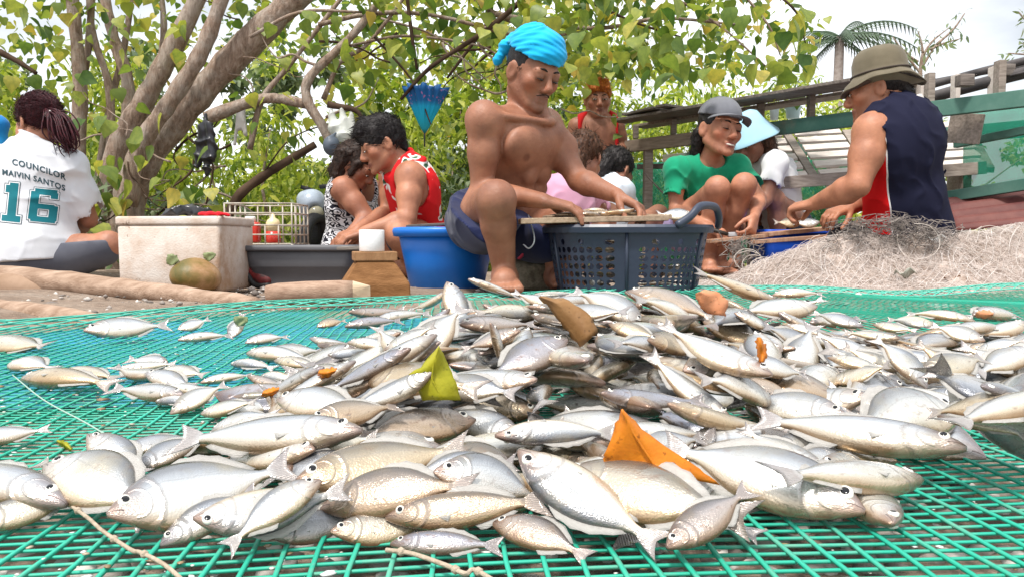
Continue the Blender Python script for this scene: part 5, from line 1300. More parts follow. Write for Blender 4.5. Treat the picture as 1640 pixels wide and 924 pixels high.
# ---- woman from behind in the white campaign shirt
def shirt_woman():
    root = empty('person', 'woman in white t-shirt numbered 16 sitting on the ground with her back turned', 'person', loc=W(60, 445, 3.5))
    X = W; skin = (.40, .185, .112)
    pel, chest, neck = X(58, 402, 3.50), X(52, 292, 3.50), X(44, 234, 3.52)
    hc = X(62, 200, 3.55) ; B = basis((-.80, .42, -.28), (.1, 0, 1))
    sR, eR, wR, kR = X(113, 266, 3.52), X(142, 352, 3.60), X(92, 384, 3.86), X(66, 388, 3.92)
    sL, eL, wL, kL = X(-14, 264, 3.54), X(-46, 350, 3.62), X(0, 386, 3.88), X(28, 390, 3.94)
    hR, nR, aR, tR = X(92, 416, 3.50), X(174, 392, 3.48), X(118, 434, 3.56), X(92, 440, 3.6)
    hL, nL, aL, tL = X(22, 418, 3.55), X(-60, 402, 3.64), X(0, 436, 3.78), X(30, 443, 3.8)
    lo, hi = bounds([pel, hc, sR, eR, kR, sL, eL, kL, nR, nL, tR, tL], .17); F = Field(lo, hi, .0074)
    r, f, up, TB = torso(F, pel, chest, neck, sR, sL, 1.04, fem=True)
    arm(F, sR, eR, wR, .98); arm(F, sL, eL, wL, .98); leg(F, hR, nR, aR, .98); leg(F, hL, nL, aL, .98); foot(F, aR, tR, .95); foot(F, aL, tL, .95)
    neckhead(F, neck, hc, B, 1.0, .048); head(F, hc, B, 1.0, female=True); hand(F, wR, kR, (0, .3, -1), 1, .9, .6); hand(F, wL, kL, (0, .3, -1), -1, .9, .6)
    finish(root, F, skin, face_paint(hc, B, 1.0, skin)); face_parts(root, hc, B, 1.0)
    hm = hair_mat('dark_red_hair', (.010, .006, .010), (.095, .016, .022))
    hr = hair_cap(root, hc, B, 1.0, hm, rad=(.086, .104, .094), off=(0, -.018, .044), cuts=[((0, .060, .0), (0, -1, .25)), ((0, -.02, -.048), (0, -.55, 1))], seed=5, amp=.002, comb=(0, -1, -.15), n_str=2200, s_len=.045)
    V = lambda x, y, z: hc + B @ Vector((x, y, z)); tie = V(-.02, -.118, .012)
    bm = bmesh.new(); random.seed(8)                       # ponytail of many locks
    for i in range(130):
        o_ = Vector((random.gauss(0, .016), random.gauss(0, .016), random.gauss(0, .010)))
        e_ = X(112 + random.gauss(0, 7), 240 + random.gauss(0, 6), 3.46 + random.gauss(0, .02))
        tube(bm, smooth_path([tie + o_ * .5, tie.lerp(e_, .3) + o_ + Vector((.025, -.015, .015)), tie.lerp(e_, .7) + o_ * 1.2 + Vector((.012, -.01, 0)), e_], 4), [.0024] * 3 + [.0034] * 6 + [.0026, .002, .0014, .0007], 4)
    obj('ponytail', bm, hm, hr)
    bm = bmesh.new(); a0 = (X(112, 240, 3.46) - tie).normalized(); x_, u_ = frame(a0)
    tube(bm, [tie + a0 * .012 + (x_ * math.cos(a) + u_ * math.sin(a)) * .021 for a in np.linspace(0, 2 * math.pi, 16)], .005, 6); obj('hair_tie', bm, simple('hair_tie', (.7, .68, .66)), hr)
    Fs = Field(lo, hi, .0062); torso(Fs, pel, chest, neck, sR, sL, 1.05, .022, True)
    Fs.chain([pel.lerp(chest, .55), pel + up * .02, pel - up * .05], [.150, .172, .182], .04)
    for a_, b_ in ((sR, eR), (sL, eL)): Fs.chain([a_, a_.lerp(b_, .45), a_.lerp(b_, .80)], [.060, .070, .078], .03)
    for a_, b_ in ((sR, eR), (sL, eL)): Fs.cone(a_.lerp(b_, .84), a_.lerp(b_, 1.2), .074, .074, .006, 'c')
    Fs.ell(neck + f * .01 + up * .03, (.066, .066, .05), TB, .006, 'c'); Fs.cut(pel - up * .048, up)
    Fs.warp(folds((.75, .1, .9), .009, 5.5, 41)); Fs.warp(folds((-.6, .1, .9), .005, 9, 45))
    sh = cloth(root, 't_shirt', Fs, cloth_mat('white_shirt_cloth', (.56, .58, .63), (.64, .66, .70), .9))
    Fp = Field(lo, hi, .010); Fp.ell(pel - up * .04, (.20, .16, .11), TB, .03)
    for h_, n_ in ((hR, nR), (hL, nL)): Fp.chain([h_, h_.lerp(n_, .84)], [.105, .088], .03)
    Fp.cut(pel + up * .02, -up); cloth(root, 'shorts', Fp, cloth_mat('grey_shorts_cloth', (.075, .08, .105), (.11, .115, .14)))
    # lettering laid on the cloth, following its folds
    tree = BVHTree.FromPolygons([v.co for v in sh.data.vertices], [tuple(p.vertices) for p in sh.data.polygons])
    teal = cloth_mat('teal_print', (.010, .16, .20)); dk = cloth_mat('dark_print', (.035, .075, .095)); wh = cloth_mat('white_print', (.8, .81, .84))
    def stick(bm, name, mat, to_px, off):                   # flat print in photo pixels -> pressed onto the shirt back
        dead = []
        for v in bm.verts:
            px, py = to_px(v.co.x, v.co.y); o_ = X(px, py, 2.9); d_ = (X(px, py, 3.9) - o_).normalized(); hit = tree.ray_cast(o_, d_)
            if hit[0] is None: dead.append(v)
            else: v.co = hit[0] - d_ * off
        if dead: bmesh.ops.delete(bm, geom=dead, context='VERTS')
        return obj(name, bm, mat, sh)
    def text(body, size, x0, y0, sl, mat, name, bold):
        c_ = bpy.data.curves.new('t', 'FONT'); c_.body = body; c_.size = size; c_.offset = bold; c_.space_character = 1.12; c_.resolution_u = 3
        o_ = bpy.data.objects.new('t', c_); COL.objects.link(o_); bpy.context.view_layer.update()
        me = bpy.data.meshes.new_from_object(o_.evaluated_get(bpy.context.evaluated_depsgraph_get())); bpy.data.objects.remove(o_)
        bm = bmesh.new(); bm.from_mesh(me); bmesh.ops.triangulate(bm, faces=bm.faces)
        bmesh.ops.subdivide_edges(bm, edges=[e for e in bm.edges if e.calc_length() > size * .22], cuts=2); bmesh.ops.triangulate(bm, faces=bm.faces)
        stick(bm, name, mat, lambda x, y: (x0 + x, y0 - y + sl * x + .0011 * x * x * (1 if sl > 0 else 0)), .0022)
    text('COUNCILOR', 13.5, 19, 264, .20, dk, 'printed_lettering', .35); text('MAIVIN SANTOS', 12.5, 3, 280, .15, dk, 'printed_lettering', .35)
    def poly(rings, grow):                                  # block figure built from strips
        bm = bmesh.new()
        for (x0, y0, x1, y1) in rings:
            x0, y0, x1, y1 = x0 - grow, y0 - grow, x1 + grow, y1 + grow; nx, ny = max(1, int((x1 - x0) / 3)), max(1, int((y1 - y0) / 3))
            g = [[bm.verts.new((x0 + (x1 - x0) * i / nx, y0 + (y1 - y0) * j / ny, 0)) for i in range(nx + 1)] for j in range(ny + 1)]
            for j in range(ny):
                for i in range(nx): bm.faces.new((g[j][i], g[j][i + 1], g[j + 1][i + 1], g[j + 1][i]))
        return bm
    one = [(8, 0, 22, 62), (0, 0, 30, 10), (2, 46, 8, 58)]; six = [(4, 0, 44, 11), (0, 4, 14, 60), (32, 4, 46, 34), (6, 26, 40, 36), (6, 54, 42, 66), (32, 48, 44, 60)]
    for fig, x0, y0, ky in ((one, 2, 354, 1.0), (six, 44, 354, .80)):
        for gr, mat, off in ((2.6, dk, .0020), (1.5, wh, .0030), (0, teal, .0040)):
            stick(poly(fig, gr), 'printed_number', mat, lambda x, y, x0=x0, y0=y0, ky=ky: (x0 + x + (y * .10), y0 - y * ky + .10 * x), off)
shirt_woman()

# ---- boy standing behind with the orange hair and open red vest
def vest_boy():
    root = empty('person', 'standing boy with orange dyed hair and open red vest in the background', 'person', loc=W(957, 440, 4.9))
    X = W; skin = (.36, .165, .105); s = .94
    pel, chest, neck = X(957, 268, 4.92), X(957, 214, 4.90), X(957, 188, 4.90); hc = X(957, 161, 4.86); B = basis((.05, -1, -.12))
    sR, eR, wR, kR = X(923, 202, 4.90), X(913, 238, 4.92), X(935, 262, 4.72), X(948, 262, 4.66)
    sL, eL, wL, kL = X(988, 202, 4.90), X(998, 240, 4.92), X(980, 244, 4.70), X(968, 245, 4.64)
    hR, nR, aR, tR = pel + Vector((-.09, 0, -.03)), pel + Vector((-.10, -.03, -.44)), pel + Vector((-.10, 0, -.82)), pel + Vector((-.11, -.14, -.89))
    hL, nL, aL, tL = pel + Vector((.09, 0, -.03)), pel + Vector((.10, -.03, -.44)), pel + Vector((.10, 0, -.82)), pel + Vector((.11, -.14, -.89))
    lo, hi = bounds([hc, sR, eR, sL, eL, tR, tL, kR, kL], .15); F = Field(lo, hi, .008)
    r, f, up, TB = torso(F, pel, chest, neck, sR, sL, s * .92); arm(F, sR, eR, wR, .85); arm(F, sL, eL, wL, .85); leg(F, hR, nR, aR, .85); leg(F, hL, nL, aL, .85); foot(F, aR, tR, .9); foot(F, aL, tL, .9)
    neckhead(F, neck, hc, B, .95, .046); head(F, hc, B, .95); hand(F, wR, kR, (0, 0, -1), 1, .9, .6); hand(F, wL, kL, (0, 0, -1), -1, .9, .6)
    sp = face_paint(hc, B, .95, skin); finish(root, F, skin, sp); face_parts(root, hc, B, .95, False, .6)
    hair_cap(root, hc, B, .95, hair_mat('orange_hair', (.30, .06, .012), (.62, .22, .04)), rad=(.088, .104, .096), off=(0, -.010, .050), cuts=[((0, .06, .03), (0, -.6, .8)), ((0, 0, -.02), (0, -.5, 1))],
             extra=[((-.04, .05, .10), (-.05, .085, .075), .03, .015), ((.03, .05, .10), (.04, .085, .07), .03, .015), ((0, .06, .11), (-.01, .09, .075), .026, .012)], amp=.004, h=.005, comb=(.2, .6, .1), n_str=700)
    Fs = Field(lo, hi, .008); torso(Fs, pel, chest, neck, sR, sL, s * .92, .016); Fs.cut(pel + up * .0, up)
    Fs.cone(neck + f * .16 + up * .1, pel + f * .2, .135, .17, .006, 'c'); Fs.ell(neck + up * .03, (.075, .075, .06), TB, .006, 'c')
    for s_, e_ in ((sL, eL), (sR, eR)): Fs.ell(s_.lerp(e_, .3) + (s_ - chest).normalized() * .035, (.075, .09, .12), TB, .006, 'c')
    cloth(root, 'vest', Fs, cloth_mat('red_vest_cloth', (.55, .012, .012), (.42, .01, .012)))
    Fp = Field(lo, hi, .010); Fp.ell(pel - up * .02, (.16, .12, .10), TB, .03)
    for h_, n_ in ((hR, nR), (hL, nL)): Fp.chain([h_, h_.lerp(n_, .85)], [.10, .10], .03)
    Fp.cut(pel + up * .02, -up); Fp.cut(nR + up * .03, up); cloth(root, 'shorts', Fp, cloth_mat('brown_shorts', (.09, .07, .06)))
vest_boy()

# ---- the two children seen between the man's arms, and the girl in the pale blue hat
def back_child(label, hx, hy, Y, fw, skin, hairm, shirt, sname, lab_long, px=None, hat=None):
    root = empty('person', label, 'person', loc=W(hx, 440, Y)); s = .95 if hat else .78
    hc = W(hx, hy, Y); B = basis(fw); k = 1275 / Y
    neck, chest, pel = W(px[0][0], px[0][1], Y + px[0][2]), W(px[1][0], px[1][1], Y + px[1][2]), W(px[2][0], px[2][1], Y + px[2][2])
    sR, sL = W(*px[3][:2], Y + px[3][2]), W(*px[4][:2], Y + px[4][2]); eR, wR, eL, wL = (W(a, b, Y + c_) for a, b, c_ in px[5:9])
    fx = Vector((fw[0], fw[1], 0)).normalized(); rt = Vector((fx.y, -fx.x, 0))
    legs = []
    for q in (1, -1):
        h_ = pel + rt * .08 * q - Vector((0, 0, .02)); n_ = h_ + fx * .26 + rt * .06 * q + Vector((0, 0, .12)); a_ = n_ - fx * .06; a_.z = .055; t_ = a_ + fx * .12; t_.z = .0; legs.append((h_, n_, a_, t_))
    lo, hi = bounds([hc, neck, chest, pel, sR, sL, eR, wR, eL, wL] + [p for l_ in legs for p in l_], .15); F = Field(lo, hi, .0085)
    r, f, up, TB = torso(F, pel, chest, neck, sR, sL, s * .95, fem=True); arm(F, sR, eR, wR, .8); arm(F, sL, eL, wL, .8)
    for h_, n_, a_, t_ in legs: leg(F, h_, n_, a_, .8); foot(F, a_, t_, .8)
    neckhead(F, neck, hc, B, s, .042); head(F, hc, B, .94, female=True)
    hand(F, wR, wR + (wR - eR).normalized() * .08, (0, 0, -1), 1, .85, .6); hand(F, wL, wL + (wL - eL).normalized() * .08, (0, 0, -1), -1, .85, .6)
    finish(root, F, skin, face_paint(hc, B, .94, skin)); face_parts(root, hc, B, .94)
    ex = [((0, -.09, .0), (0, -.10, -.10), .055, .045)]
    if lab_long: ex += [((-.07, -.03, 0), (-.085, -.01, -.20), .04, .03), ((.07, -.03, 0), (.085, -.02, -.22), .045, .035), ((0, -.10, -.06), (.02, -.13, -.24), .055, .04), ((.06, .03, .0), (.08, .04, -.16), .022, .018)]
    hair_cap(root, hc, B, .94, hairm, cuts=[((0, .055, 0), (0, -1, .3))], extra=ex, amp=.005, h=.006, below=.03 if hat else 9.0, s_len=.06 if lab_long else .035)
    Fs = Field(lo, hi, .0085); torso(Fs, pel, chest, neck, sR, sL, s * .96, .02, True)
    for a_, b_ in ((sR, eR), (sL, eL)): Fs.chain([a_, a_.lerp(b_, .7)], [.044, .060], .03); Fs.cone(a_.lerp(b_, .80), a_.lerp(b_, 1.15), .062, .062, .006, 'c')
    Fs.ell(neck + f * .01 + up * .02, (.058, .058, .045), TB, .006, 'c'); Fs.cut(pel - up * .04, up); Fs.warp(folds((.5, .2, 1), .014, 9, 17)); Fs.warp(folds((1, .2, -.5), .010, 12, 19))
    cloth(root, 't_shirt', Fs, shirt)
    Fp = Field(lo, hi, .010); Fp.ell(pel - up * .02, (.15, .12, .09), TB, .03)
    for h_, n_, a_, t_ in legs: Fp.chain([h_, h_.lerp(n_, .7)], [.085, .08], .03)
    Fp.cut(pel + up * .03, -up); cloth(root, 'shorts', Fp, cloth_mat(sname, (.05, .06, .10)))
    if hat:
        lathe_hat(root, 'sun_hat', hc + B @ Vector((0, -.008, .05)), B, 1.0, [(.001, .098), (.035, .097), (.056, .086), (.082, .03), (.118, -.022), (.130, -.038), (.1305, -.041)], hat, lambda a, rr: .004 * math.sin(3 * a) * rr / .1, 40, .003, 1.0)
    return root
brown = hair_mat('brown_hair', (.018, .009, .006), (.13, .055, .028))
back_child('girl in pale blue cone-shaped sun hat and white t-shirt behind the girl in green', 1204, 226, 4.05, (-.72, -.50, -.42), (.36, .165, .105), brown,
           cloth_mat('white_child_shirt', (.76, .77, .80), (.82, .82, .84)), 'blue_shorts', True,
           [(1224, 254, .04), (1242, 292, .10), (1254, 354, .16), (1224, 268, .20), (1242, 262, -.10), (1205, 315, .22), (1190, 345, .02), (1226, 320, -.16), (1196, 344, -.24)], cloth_mat('pale_blue_hat', (.34, .60, .76), (.42, .66, .80)))
back_child('child in pink t-shirt with brown hair bowed behind the bare-chested man', 934, 256, 3.45, (.30, .80, -.45), (.42, .20, .125), brown,
           cloth_mat('pink_shirt', (.54, .27, .38), (.60, .33, .44)), 'rose_shorts', False,
           [(918, 288, -.06), (908, 328, -.08), (898, 378, -.06), (934, 304, -.02), (886, 303, -.08), (962, 340, .10), (972, 362, .30), (862, 345, .04), (880, 366, .24)])
back_child('small child with black hair and pale blue-white shirt bent low behind the black basket', 986, 276, 3.95, (.62, .60, -.55), (.36, .165, .105), DARKHAIR,
           cloth_mat('pale_blue_shirt', (.62, .72, .82), (.74, .78, .84)), 'navy_child_shorts', False,
           [(975, 296, -.06), (972, 326, -.08), (966, 376, -.04), (998, 306, -.14), (952, 306, .02), (1010, 346, .02), (1006, 364, .2), (944, 350, .1), (964, 366, .3)])
# ---------------------------------------------------------------- props
WOOD = simple('driftwood', (.24, .155, .105), (.42, .30, .225), 6, .85, .2, .5, 30, (1, 8, 8), .006)
def wood_mat(name, c1, c2, stretch=(2, 14, 14), rough=.8): return simple(name, c1, c2, 7, rough, .25, .45, 26, stretch, .004)
def log(name, label, pts, rad, mat, cut=True, seed=0):
    root_loc = Vector(pts[0]); P = smooth_path(pts, 6); rr = np.interp(np.linspace(0, 1, len(P)), np.linspace(0, 1, len(rad)), rad)
    bm = bmesh.new(); tube(bm, P, list(rr), 14); o = obj(name, bm, mat); jitter(o, .004, 9, seed); return tag(o, label, 'log')
log('driftwood_log', 'long pale driftwood pole lying in front of the foam box', [W(-60, 440, 2.86), W(90, 452, 2.70), W(180, 462, 2.58), W(262, 470, 2.42), W(350, 481, 2.26), W(408, 487, 2.16)], [.046, .042, .036, .030, .026, .022], WOOD, seed=1)
log('driftwood_log', 'shorter driftwood pole at the left end of the net', [W(-60, 490, 2.10), W(40, 502, 1.92), W(110, 512, 1.80), W(178, 520, 1.70)], [.032, .030, .026, .015], WOOD, seed=2)
log('driftwood_log', 'thick weathered branch behind the long driftwood pole at the left edge', [W(-60, 462, 2.75), W(30, 464, 2.72), W(90, 470, 2.70)], [.06, .055, .03], simple('old_wood', (.22, .14, .09), (.36, .25, .18), 8, .9, .1, .6, 30), seed=3)
def chopped_log():
    root = empty('chopped_log', 'short barked log with axe-cut end in front of the brown wooden box', 'log', loc=W(505, 490, 2.13)); a, b = W(432, 471, 2.12), W(548, 468, 2.15); d = (b - a).normalized()
    bm = bmesh.new(); tube(bm, [a - d * .01, a + d * .02, a.lerp(b, .5), b, b + d * .03], [.024, .031, .032, .031, .030], 18); o = obj('log_body', bm, simple('log_bark', (.26, .165, .115), (.42, .29, .215), 9, .85, .2, .5, 40, (3, 9, 9)), root); jitter(o, .003, 14, 4)
    bm = bmesh.new(); x, u = frame(d); tip = b + d * .075 - u * .004                                       # the chopped wedge
    ring = [b + d * .028 + (x * math.cos(t) + u * math.sin(t)) * .0305 for t in np.linspace(0, 2 * math.pi, 17)[:-1]]; vs = [bm.verts.new(p) for p in ring]
    e1, e2 = bm.verts.new(tip + u * .020), bm.verts.new(tip - u * .022)
    for i in range(16):
        am = (i + .5) / 16 * 2 * math.pi; t = e1 if math.sin(am) > 0 else e2; bm.faces.new((vs[i], vs[(i + 1) % 16], t))
    for i in (0, 8): bm.faces.new((vs[i], e1, e2) if i == 0 else (vs[i], e2, e1))
    bmesh.ops.recalc_face_normals(bm, faces=bm.faces); obj('cut_end', bm, simple('cut_wood', (.50, .36, .24), (.62, .48, .34), 20, .8, .2, .3, 80), root, smooth=False)
chopped_log()
# foam box -------------------------------------------------------------
def foam_mat():
    t = NT('dirty_foam', .85, .25); v = t.coord('Object'); n = t.noise(v, 7, 6, .65); n2 = t.noise(v, 34, 4, .6); gm = t.n('ShaderNodeSeparateXYZ'); t.l(v, gm.inputs[0])
    c = t.ramp(n, [(.34, (.40, .27, .19)), (.46, (.54, .44, .37)), (.62, (.64, .58, .53))]); c = t.mix(t.ramp(n2, [(.66, (0, 0, 0)), (.72, (1, 1, 1))]), c, (.20, .13, .09))
    low = t.ramp(t.math('ADD', gm.outputs['Z'], t.math('MULTIPLY', n, .05)), [(.03, (1, 1, 1)), (.09, (0, 0, 0))]); t.color(t.mix(t.math('MULTIPLY', low, .6), c, (.42, .24, .12)))   # soil stain along the foot
    vo = t.n('ShaderNodeTexVoronoi'); vo.inputs['Scale'].default_value = 160; t.l(v, vo.inputs['Vector']); t.bump(vo.outputs['Distance'], .25, .003); return t.m
def foam_box():
    c = W(304, 466, 2.80); c.z = 0; root = empty('foam_box', 'dirty white foam fish box with lid beside the tree', 'box', loc=c); m = foam_mat()
    M = Matrix.Rotation(R(-3), 3, 'Z'); bm = bmesh.new(); vs = box(bm, c + Vector((0, 0, .112)), (.35, .30, .225), M, .012); o = obj('box_body', bm, m, root); jitter(o, .0015, 20, 3)
    for v in o.data.vertices: v.co.x = c.x + (v.co.x - c.x) * (1 - .25 * max(0, .1 - v.co.z))
    bm = bmesh.new(); box(bm, c + Vector((.0, 0, .238)), (.36, .305, .030), M, .008); o = obj('lid', bm, m, root); jitter(o, .002, 16, 5)
    # black bag and red cloth flung on the lid
    F = Field(W(320, 350, 2.78) - Vector((.25, .2, .1)), W(320, 350, 2.78) + Vector((.25, .2, .1)), .005)
    pb = [W(268, 344, 2.69), W(284, 340, 2.68), W(302, 336, 2.70), W(318, 342, 2.68), W(330, 342, 2.70)]
    for a, b in zip(pb, pb[1:]): F.cone(a, b, .017, .019, .012)
    F.cut(c + Vector((0, 0, .254)), (0, 0, 1)); F.warp(folds((1, .4, .5), .007, 22, 5)); F.warp(folds((-.4, .8, 1), .005, 30, 7))
    tag(obj('black_bag', F.mesh('black_bag'), simple('black_plastic_film', (.012, .012, .014), rough=.3, spec=.6)), 'crumpled black plastic bag on the foam box lid', 'bag')
    F = Field(W(340, 350, 2.78) - Vector((.25, .2, .1)), W(340, 350, 2.78) + Vector((.25, .2, .1)), .005)
    pb = [W(322, 346, 2.665), W(338, 345, 2.66), W(354, 346, 2.66), W(368, 348, 2.665)]
    for a, b in zip(pb, pb[1:]): F.cone(a, b, .013, .010, .01)
    F.cut(c + Vector((0, 0, .2545)), (0, 0, 1)); F.warp(folds((1, .2, .2), .004, 26, 9)); tag(obj('red_cloth', F.mesh('red_cloth'), cloth_mat('red_cloth', (.62, .01, .02))), 'small red cloth lying on the foam box lid', 'cloth')
foam_box()
def coconut():
    c = W(313, 442, 2.58); bm = bmesh.new(); bmesh.ops.create_uvsphere(bm, u_segments=32, v_segments=20, radius=1.0)
    for v in bm.verts:
        x, y, z = v.co; a = math.atan2(y, x); k = 1 + .035 * math.cos(3 * a) * (1 - z * z); t = z if z < 0 else z ** 1
        v.co = Vector((x * k * .080, y * k * .078, z * .056 * (1 + .12 * math.copysign(abs(z) ** 3, z))))
    bmesh.ops.rotate(bm, matrix=Matrix.Rotation(R(8), 3, 'Y'), verts=bm.verts); bmesh.ops.translate(bm, vec=(c.x, c.y, .055), verts=bm.verts)
    t = NT('coconut_husk', .5, .4); v = t.coord('Object'); n = t.noise(v, 9, 5, .6, .5); t.color(t.ramp(n, [(.36, (.10, .085, .018)), (.5, (.19, .12, .03)), (.62, (.32, .18, .08)), (.75, (.40, .27, .17))])); t.bump(t.noise(v, 60, 4), .3, .004)
    tag(obj('coconut', bm, t.m), 'brown-green coconut resting against the foam box', 'coconut')
coconut()
# grey tub with board --------------------------------------------------
def rect_ring(bm, c, w_, d_, z, r, n=6, M=None):
    out = []
    for qx, qy, a0 in ((1, 1, 0), (-1, 1, 90), (-1, -1, 180), (1, -1, 270)):
        for k in range(n + 1):
            a = R(a0 + 90 * k / n); p = Vector((qx * (w_ / 2 - r) + r * math.cos(a), qy * (d_ / 2 - r) + r * math.sin(a), z)); out.append(bm.verts.new(c + (M @ p if M else p)))
    return out
def tub(name, label, c, top, bot, h, r, mat, rim=.012, M=None, cat='tub', step=None):
    root = empty(name, label, cat, loc=c); bm = bmesh.new(); Z = [0, .001, h * .48, h * .5, h * .53, h]; S_ = [0, 0, .48, .5, .53, 1]; rings = []
    for z, f in zip(Z, S_):
        g = (step or 0) * (1 if f >= .5 else 0); rings.append(rect_ring(bm, c, bot[0] + (top[0] - bot[0]) * f + g, bot[1] + (top[1] - bot[1]) * f + g, z, r, 6, M))
    for z, w2 in ((h, -.008), (.012, -.02)):
        f = z / h; rings.append(rect_ring(bm, c, bot[0] + (top[0] - bot[0]) * f + w2, bot[1] + (top[1] - bot[1]) * f + w2, z, r * .9, 6, M))
    for a, b in zip(rings, rings[1:]):
        for k in range(len(a)): bm.faces.new((a[k], a[(k + 1) % len(a)], b[(k + 1) % len(a)], b[k]))
    bm.faces.new(rings[0][::-1]); bm.faces.new(rings[-1]); bmesh.ops.recalc_face_normals(bm, faces=bm.faces); obj('tub_body', bm, mat, root)
    bm = bmesh.new(); rr = []
    for w2, dz in ((.002, -.006), (rim * 2, -.016), (rim * 2.2, -.010), (rim * 2.2, .0), (rim * 1.6, .004), (-.006, .004), (-.010, .0)): rr.append(rect_ring(bm, c, top[0] + w2, top[1] + w2, h + dz, r + rim * .5, 6, M))
    for a, b in zip(rr, rr[1:]):
        for k in range(len(a)): bm.faces.new((a[k], a[(k + 1) % len(a)], b[(k + 1) % len(a)], b[k]))
    bmesh.ops.recalc_face_normals(bm, faces=bm.faces); obj('rim', bm, mat, root); return root
GREYP = simple('grey_plastic', (.075, .075, .085), (.11, .11, .12), 5, .5, .4, .1, 40)
BLUEP = simple('blue_plastic', (.004, .135, .56), (.008, .17, .62), 5, .4, .45, .1, 40)
tc_ = W(495, 461, 3.02); tc_.z = 0; tub('grey_tub', 'dark grey plastic tub below the young man in red', tc_, (.40, .30), (.345, .25), .150, .035, GREYP, .010, step=.006)
bm = bmesh.new(); plank(bm, W(402, 401, 2.96), W(590, 397, 2.92), .14, .012); o = obj('cutting_board', bm, wood_mat('grey_board', (.16, .14, .125), (.28, .25, .22))); tag(o, 'weathered board lying across the grey tub', 'board')
# blue basin (round bucket)
def round_tub(name, label, c, rt, rb, h, mat, cat, tilt=0.0, handle=False):
    root = empty(name, label, cat, loc=c); M = Matrix.Translation(c) @ Matrix.Rotation(tilt, 4, 'Y'); bm = bmesh.new()
    lathe(bm, [(rb * .9, .0), (rb, .004), (rb + (rt - rb) * .5, h * .5), (rt, h), (rt - .006, h), (rb + (rt - rb) * .5 - .006, h * .5), (rb - .006, .012), (.001, .012)], 48, M); obj('basin_body', bm, mat, root)
    bm = bmesh.new(); lathe(bm, [(rt - .004, h - .03), (rt + .014, h - .028), (rt + .018, h - .008), (rt + .014, h + .002), (rt - .004, h + .004)], 48, M); obj('rim', bm, mat, root); return root
bc = W(716, 462, 2.90); bc.z = 0; round_tub('blue_basin', 'deep blue plastic basin behind the bare-chested man', bc, .178, .135, .215, BLUEP, 'basin')
bm = bmesh.new(); plank(bm, W(652, 363, 2.84), W(742, 358, 2.88), .12, .010); o = obj('basin_board', bm, wood_mat('dark_board', (.08, .065, .05), (.17, .14, .11))); tag(o, 'dark board resting on the blue basin', 'board')
# trapezoid wooden box with a roll of paper
def wooden_box():
    c = W(600, 476, 2.42); c.z = 0; root = empty('wooden_box', 'brown trapezoid wooden block box with square lid', 'box', loc=c); br = wood_mat('brown_ply', (.17, .075, .025), (.27, .13, .05), (3, 3, 9)); br2 = wood_mat('brown_lid', (.25, .13, .06), (.36, .20, .10), (9, 3, 3))
    M = Matrix.Rotation(R(14), 3, 'Z'); bm = bmesh.new(); hb, ht, h = (.100, .085), (.055, .06), .112
    v = [bm.verts.new(c + M @ Vector((x * (hb[0] if z == 0 else ht[0]), y * (hb[1] if z == 0 else ht[1]), z))) for z in (0, .045, h) for x, y in ((-1, -1), (1, -1), (1, 1), (-1, 1))]
    for i, p in enumerate(v[4:8]): p.co = c + M @ Vector(((-1, 1, 1, -1)[i] * hb[0] * .985, (-1, -1, 1, 1)[i] * hb[1], .045))
    for a in (0, 4):
        for k in range(4): bm.faces.new((v[a + k], v[a + (k + 1) % 4], v[a + 4 + (k + 1) % 4], v[a + 4 + k]))
    bm.faces.new(v[8:]); bm.faces.new(v[:4][::-1]); bmesh.ops.bevel(bm, geom=bm.edges[:], offset=.003, segments=1, affect='EDGES'); obj('box_body', bm, br, root, False)
    bm = bmesh.new(); box(bm, c + Vector((0, 0, h + .0145)), (.128, .128, .027), M, .003); obj('lid', bm, br2, root, False)
    r2 = empty('paper_roll', 'white paper roll standing on the brown wooden box', 'roll', loc=c + Vector((0, 0, h + .029))); bm = bmesh.new()
    lathe(bm, [(.036, 0), (.0375, .002), (.0375, .062), (.036, .064), (.014, .064), (.013, .062), (.013, .001)], 36, Matrix.Translation(c + M @ Vector((-.008, -.02, h + .029)))); obj('roll_body', bm, simple('tissue', (.80, .80, .82), (.85, .85, .86), 40, .95, .1, .2, 200), r2)
wooden_box()
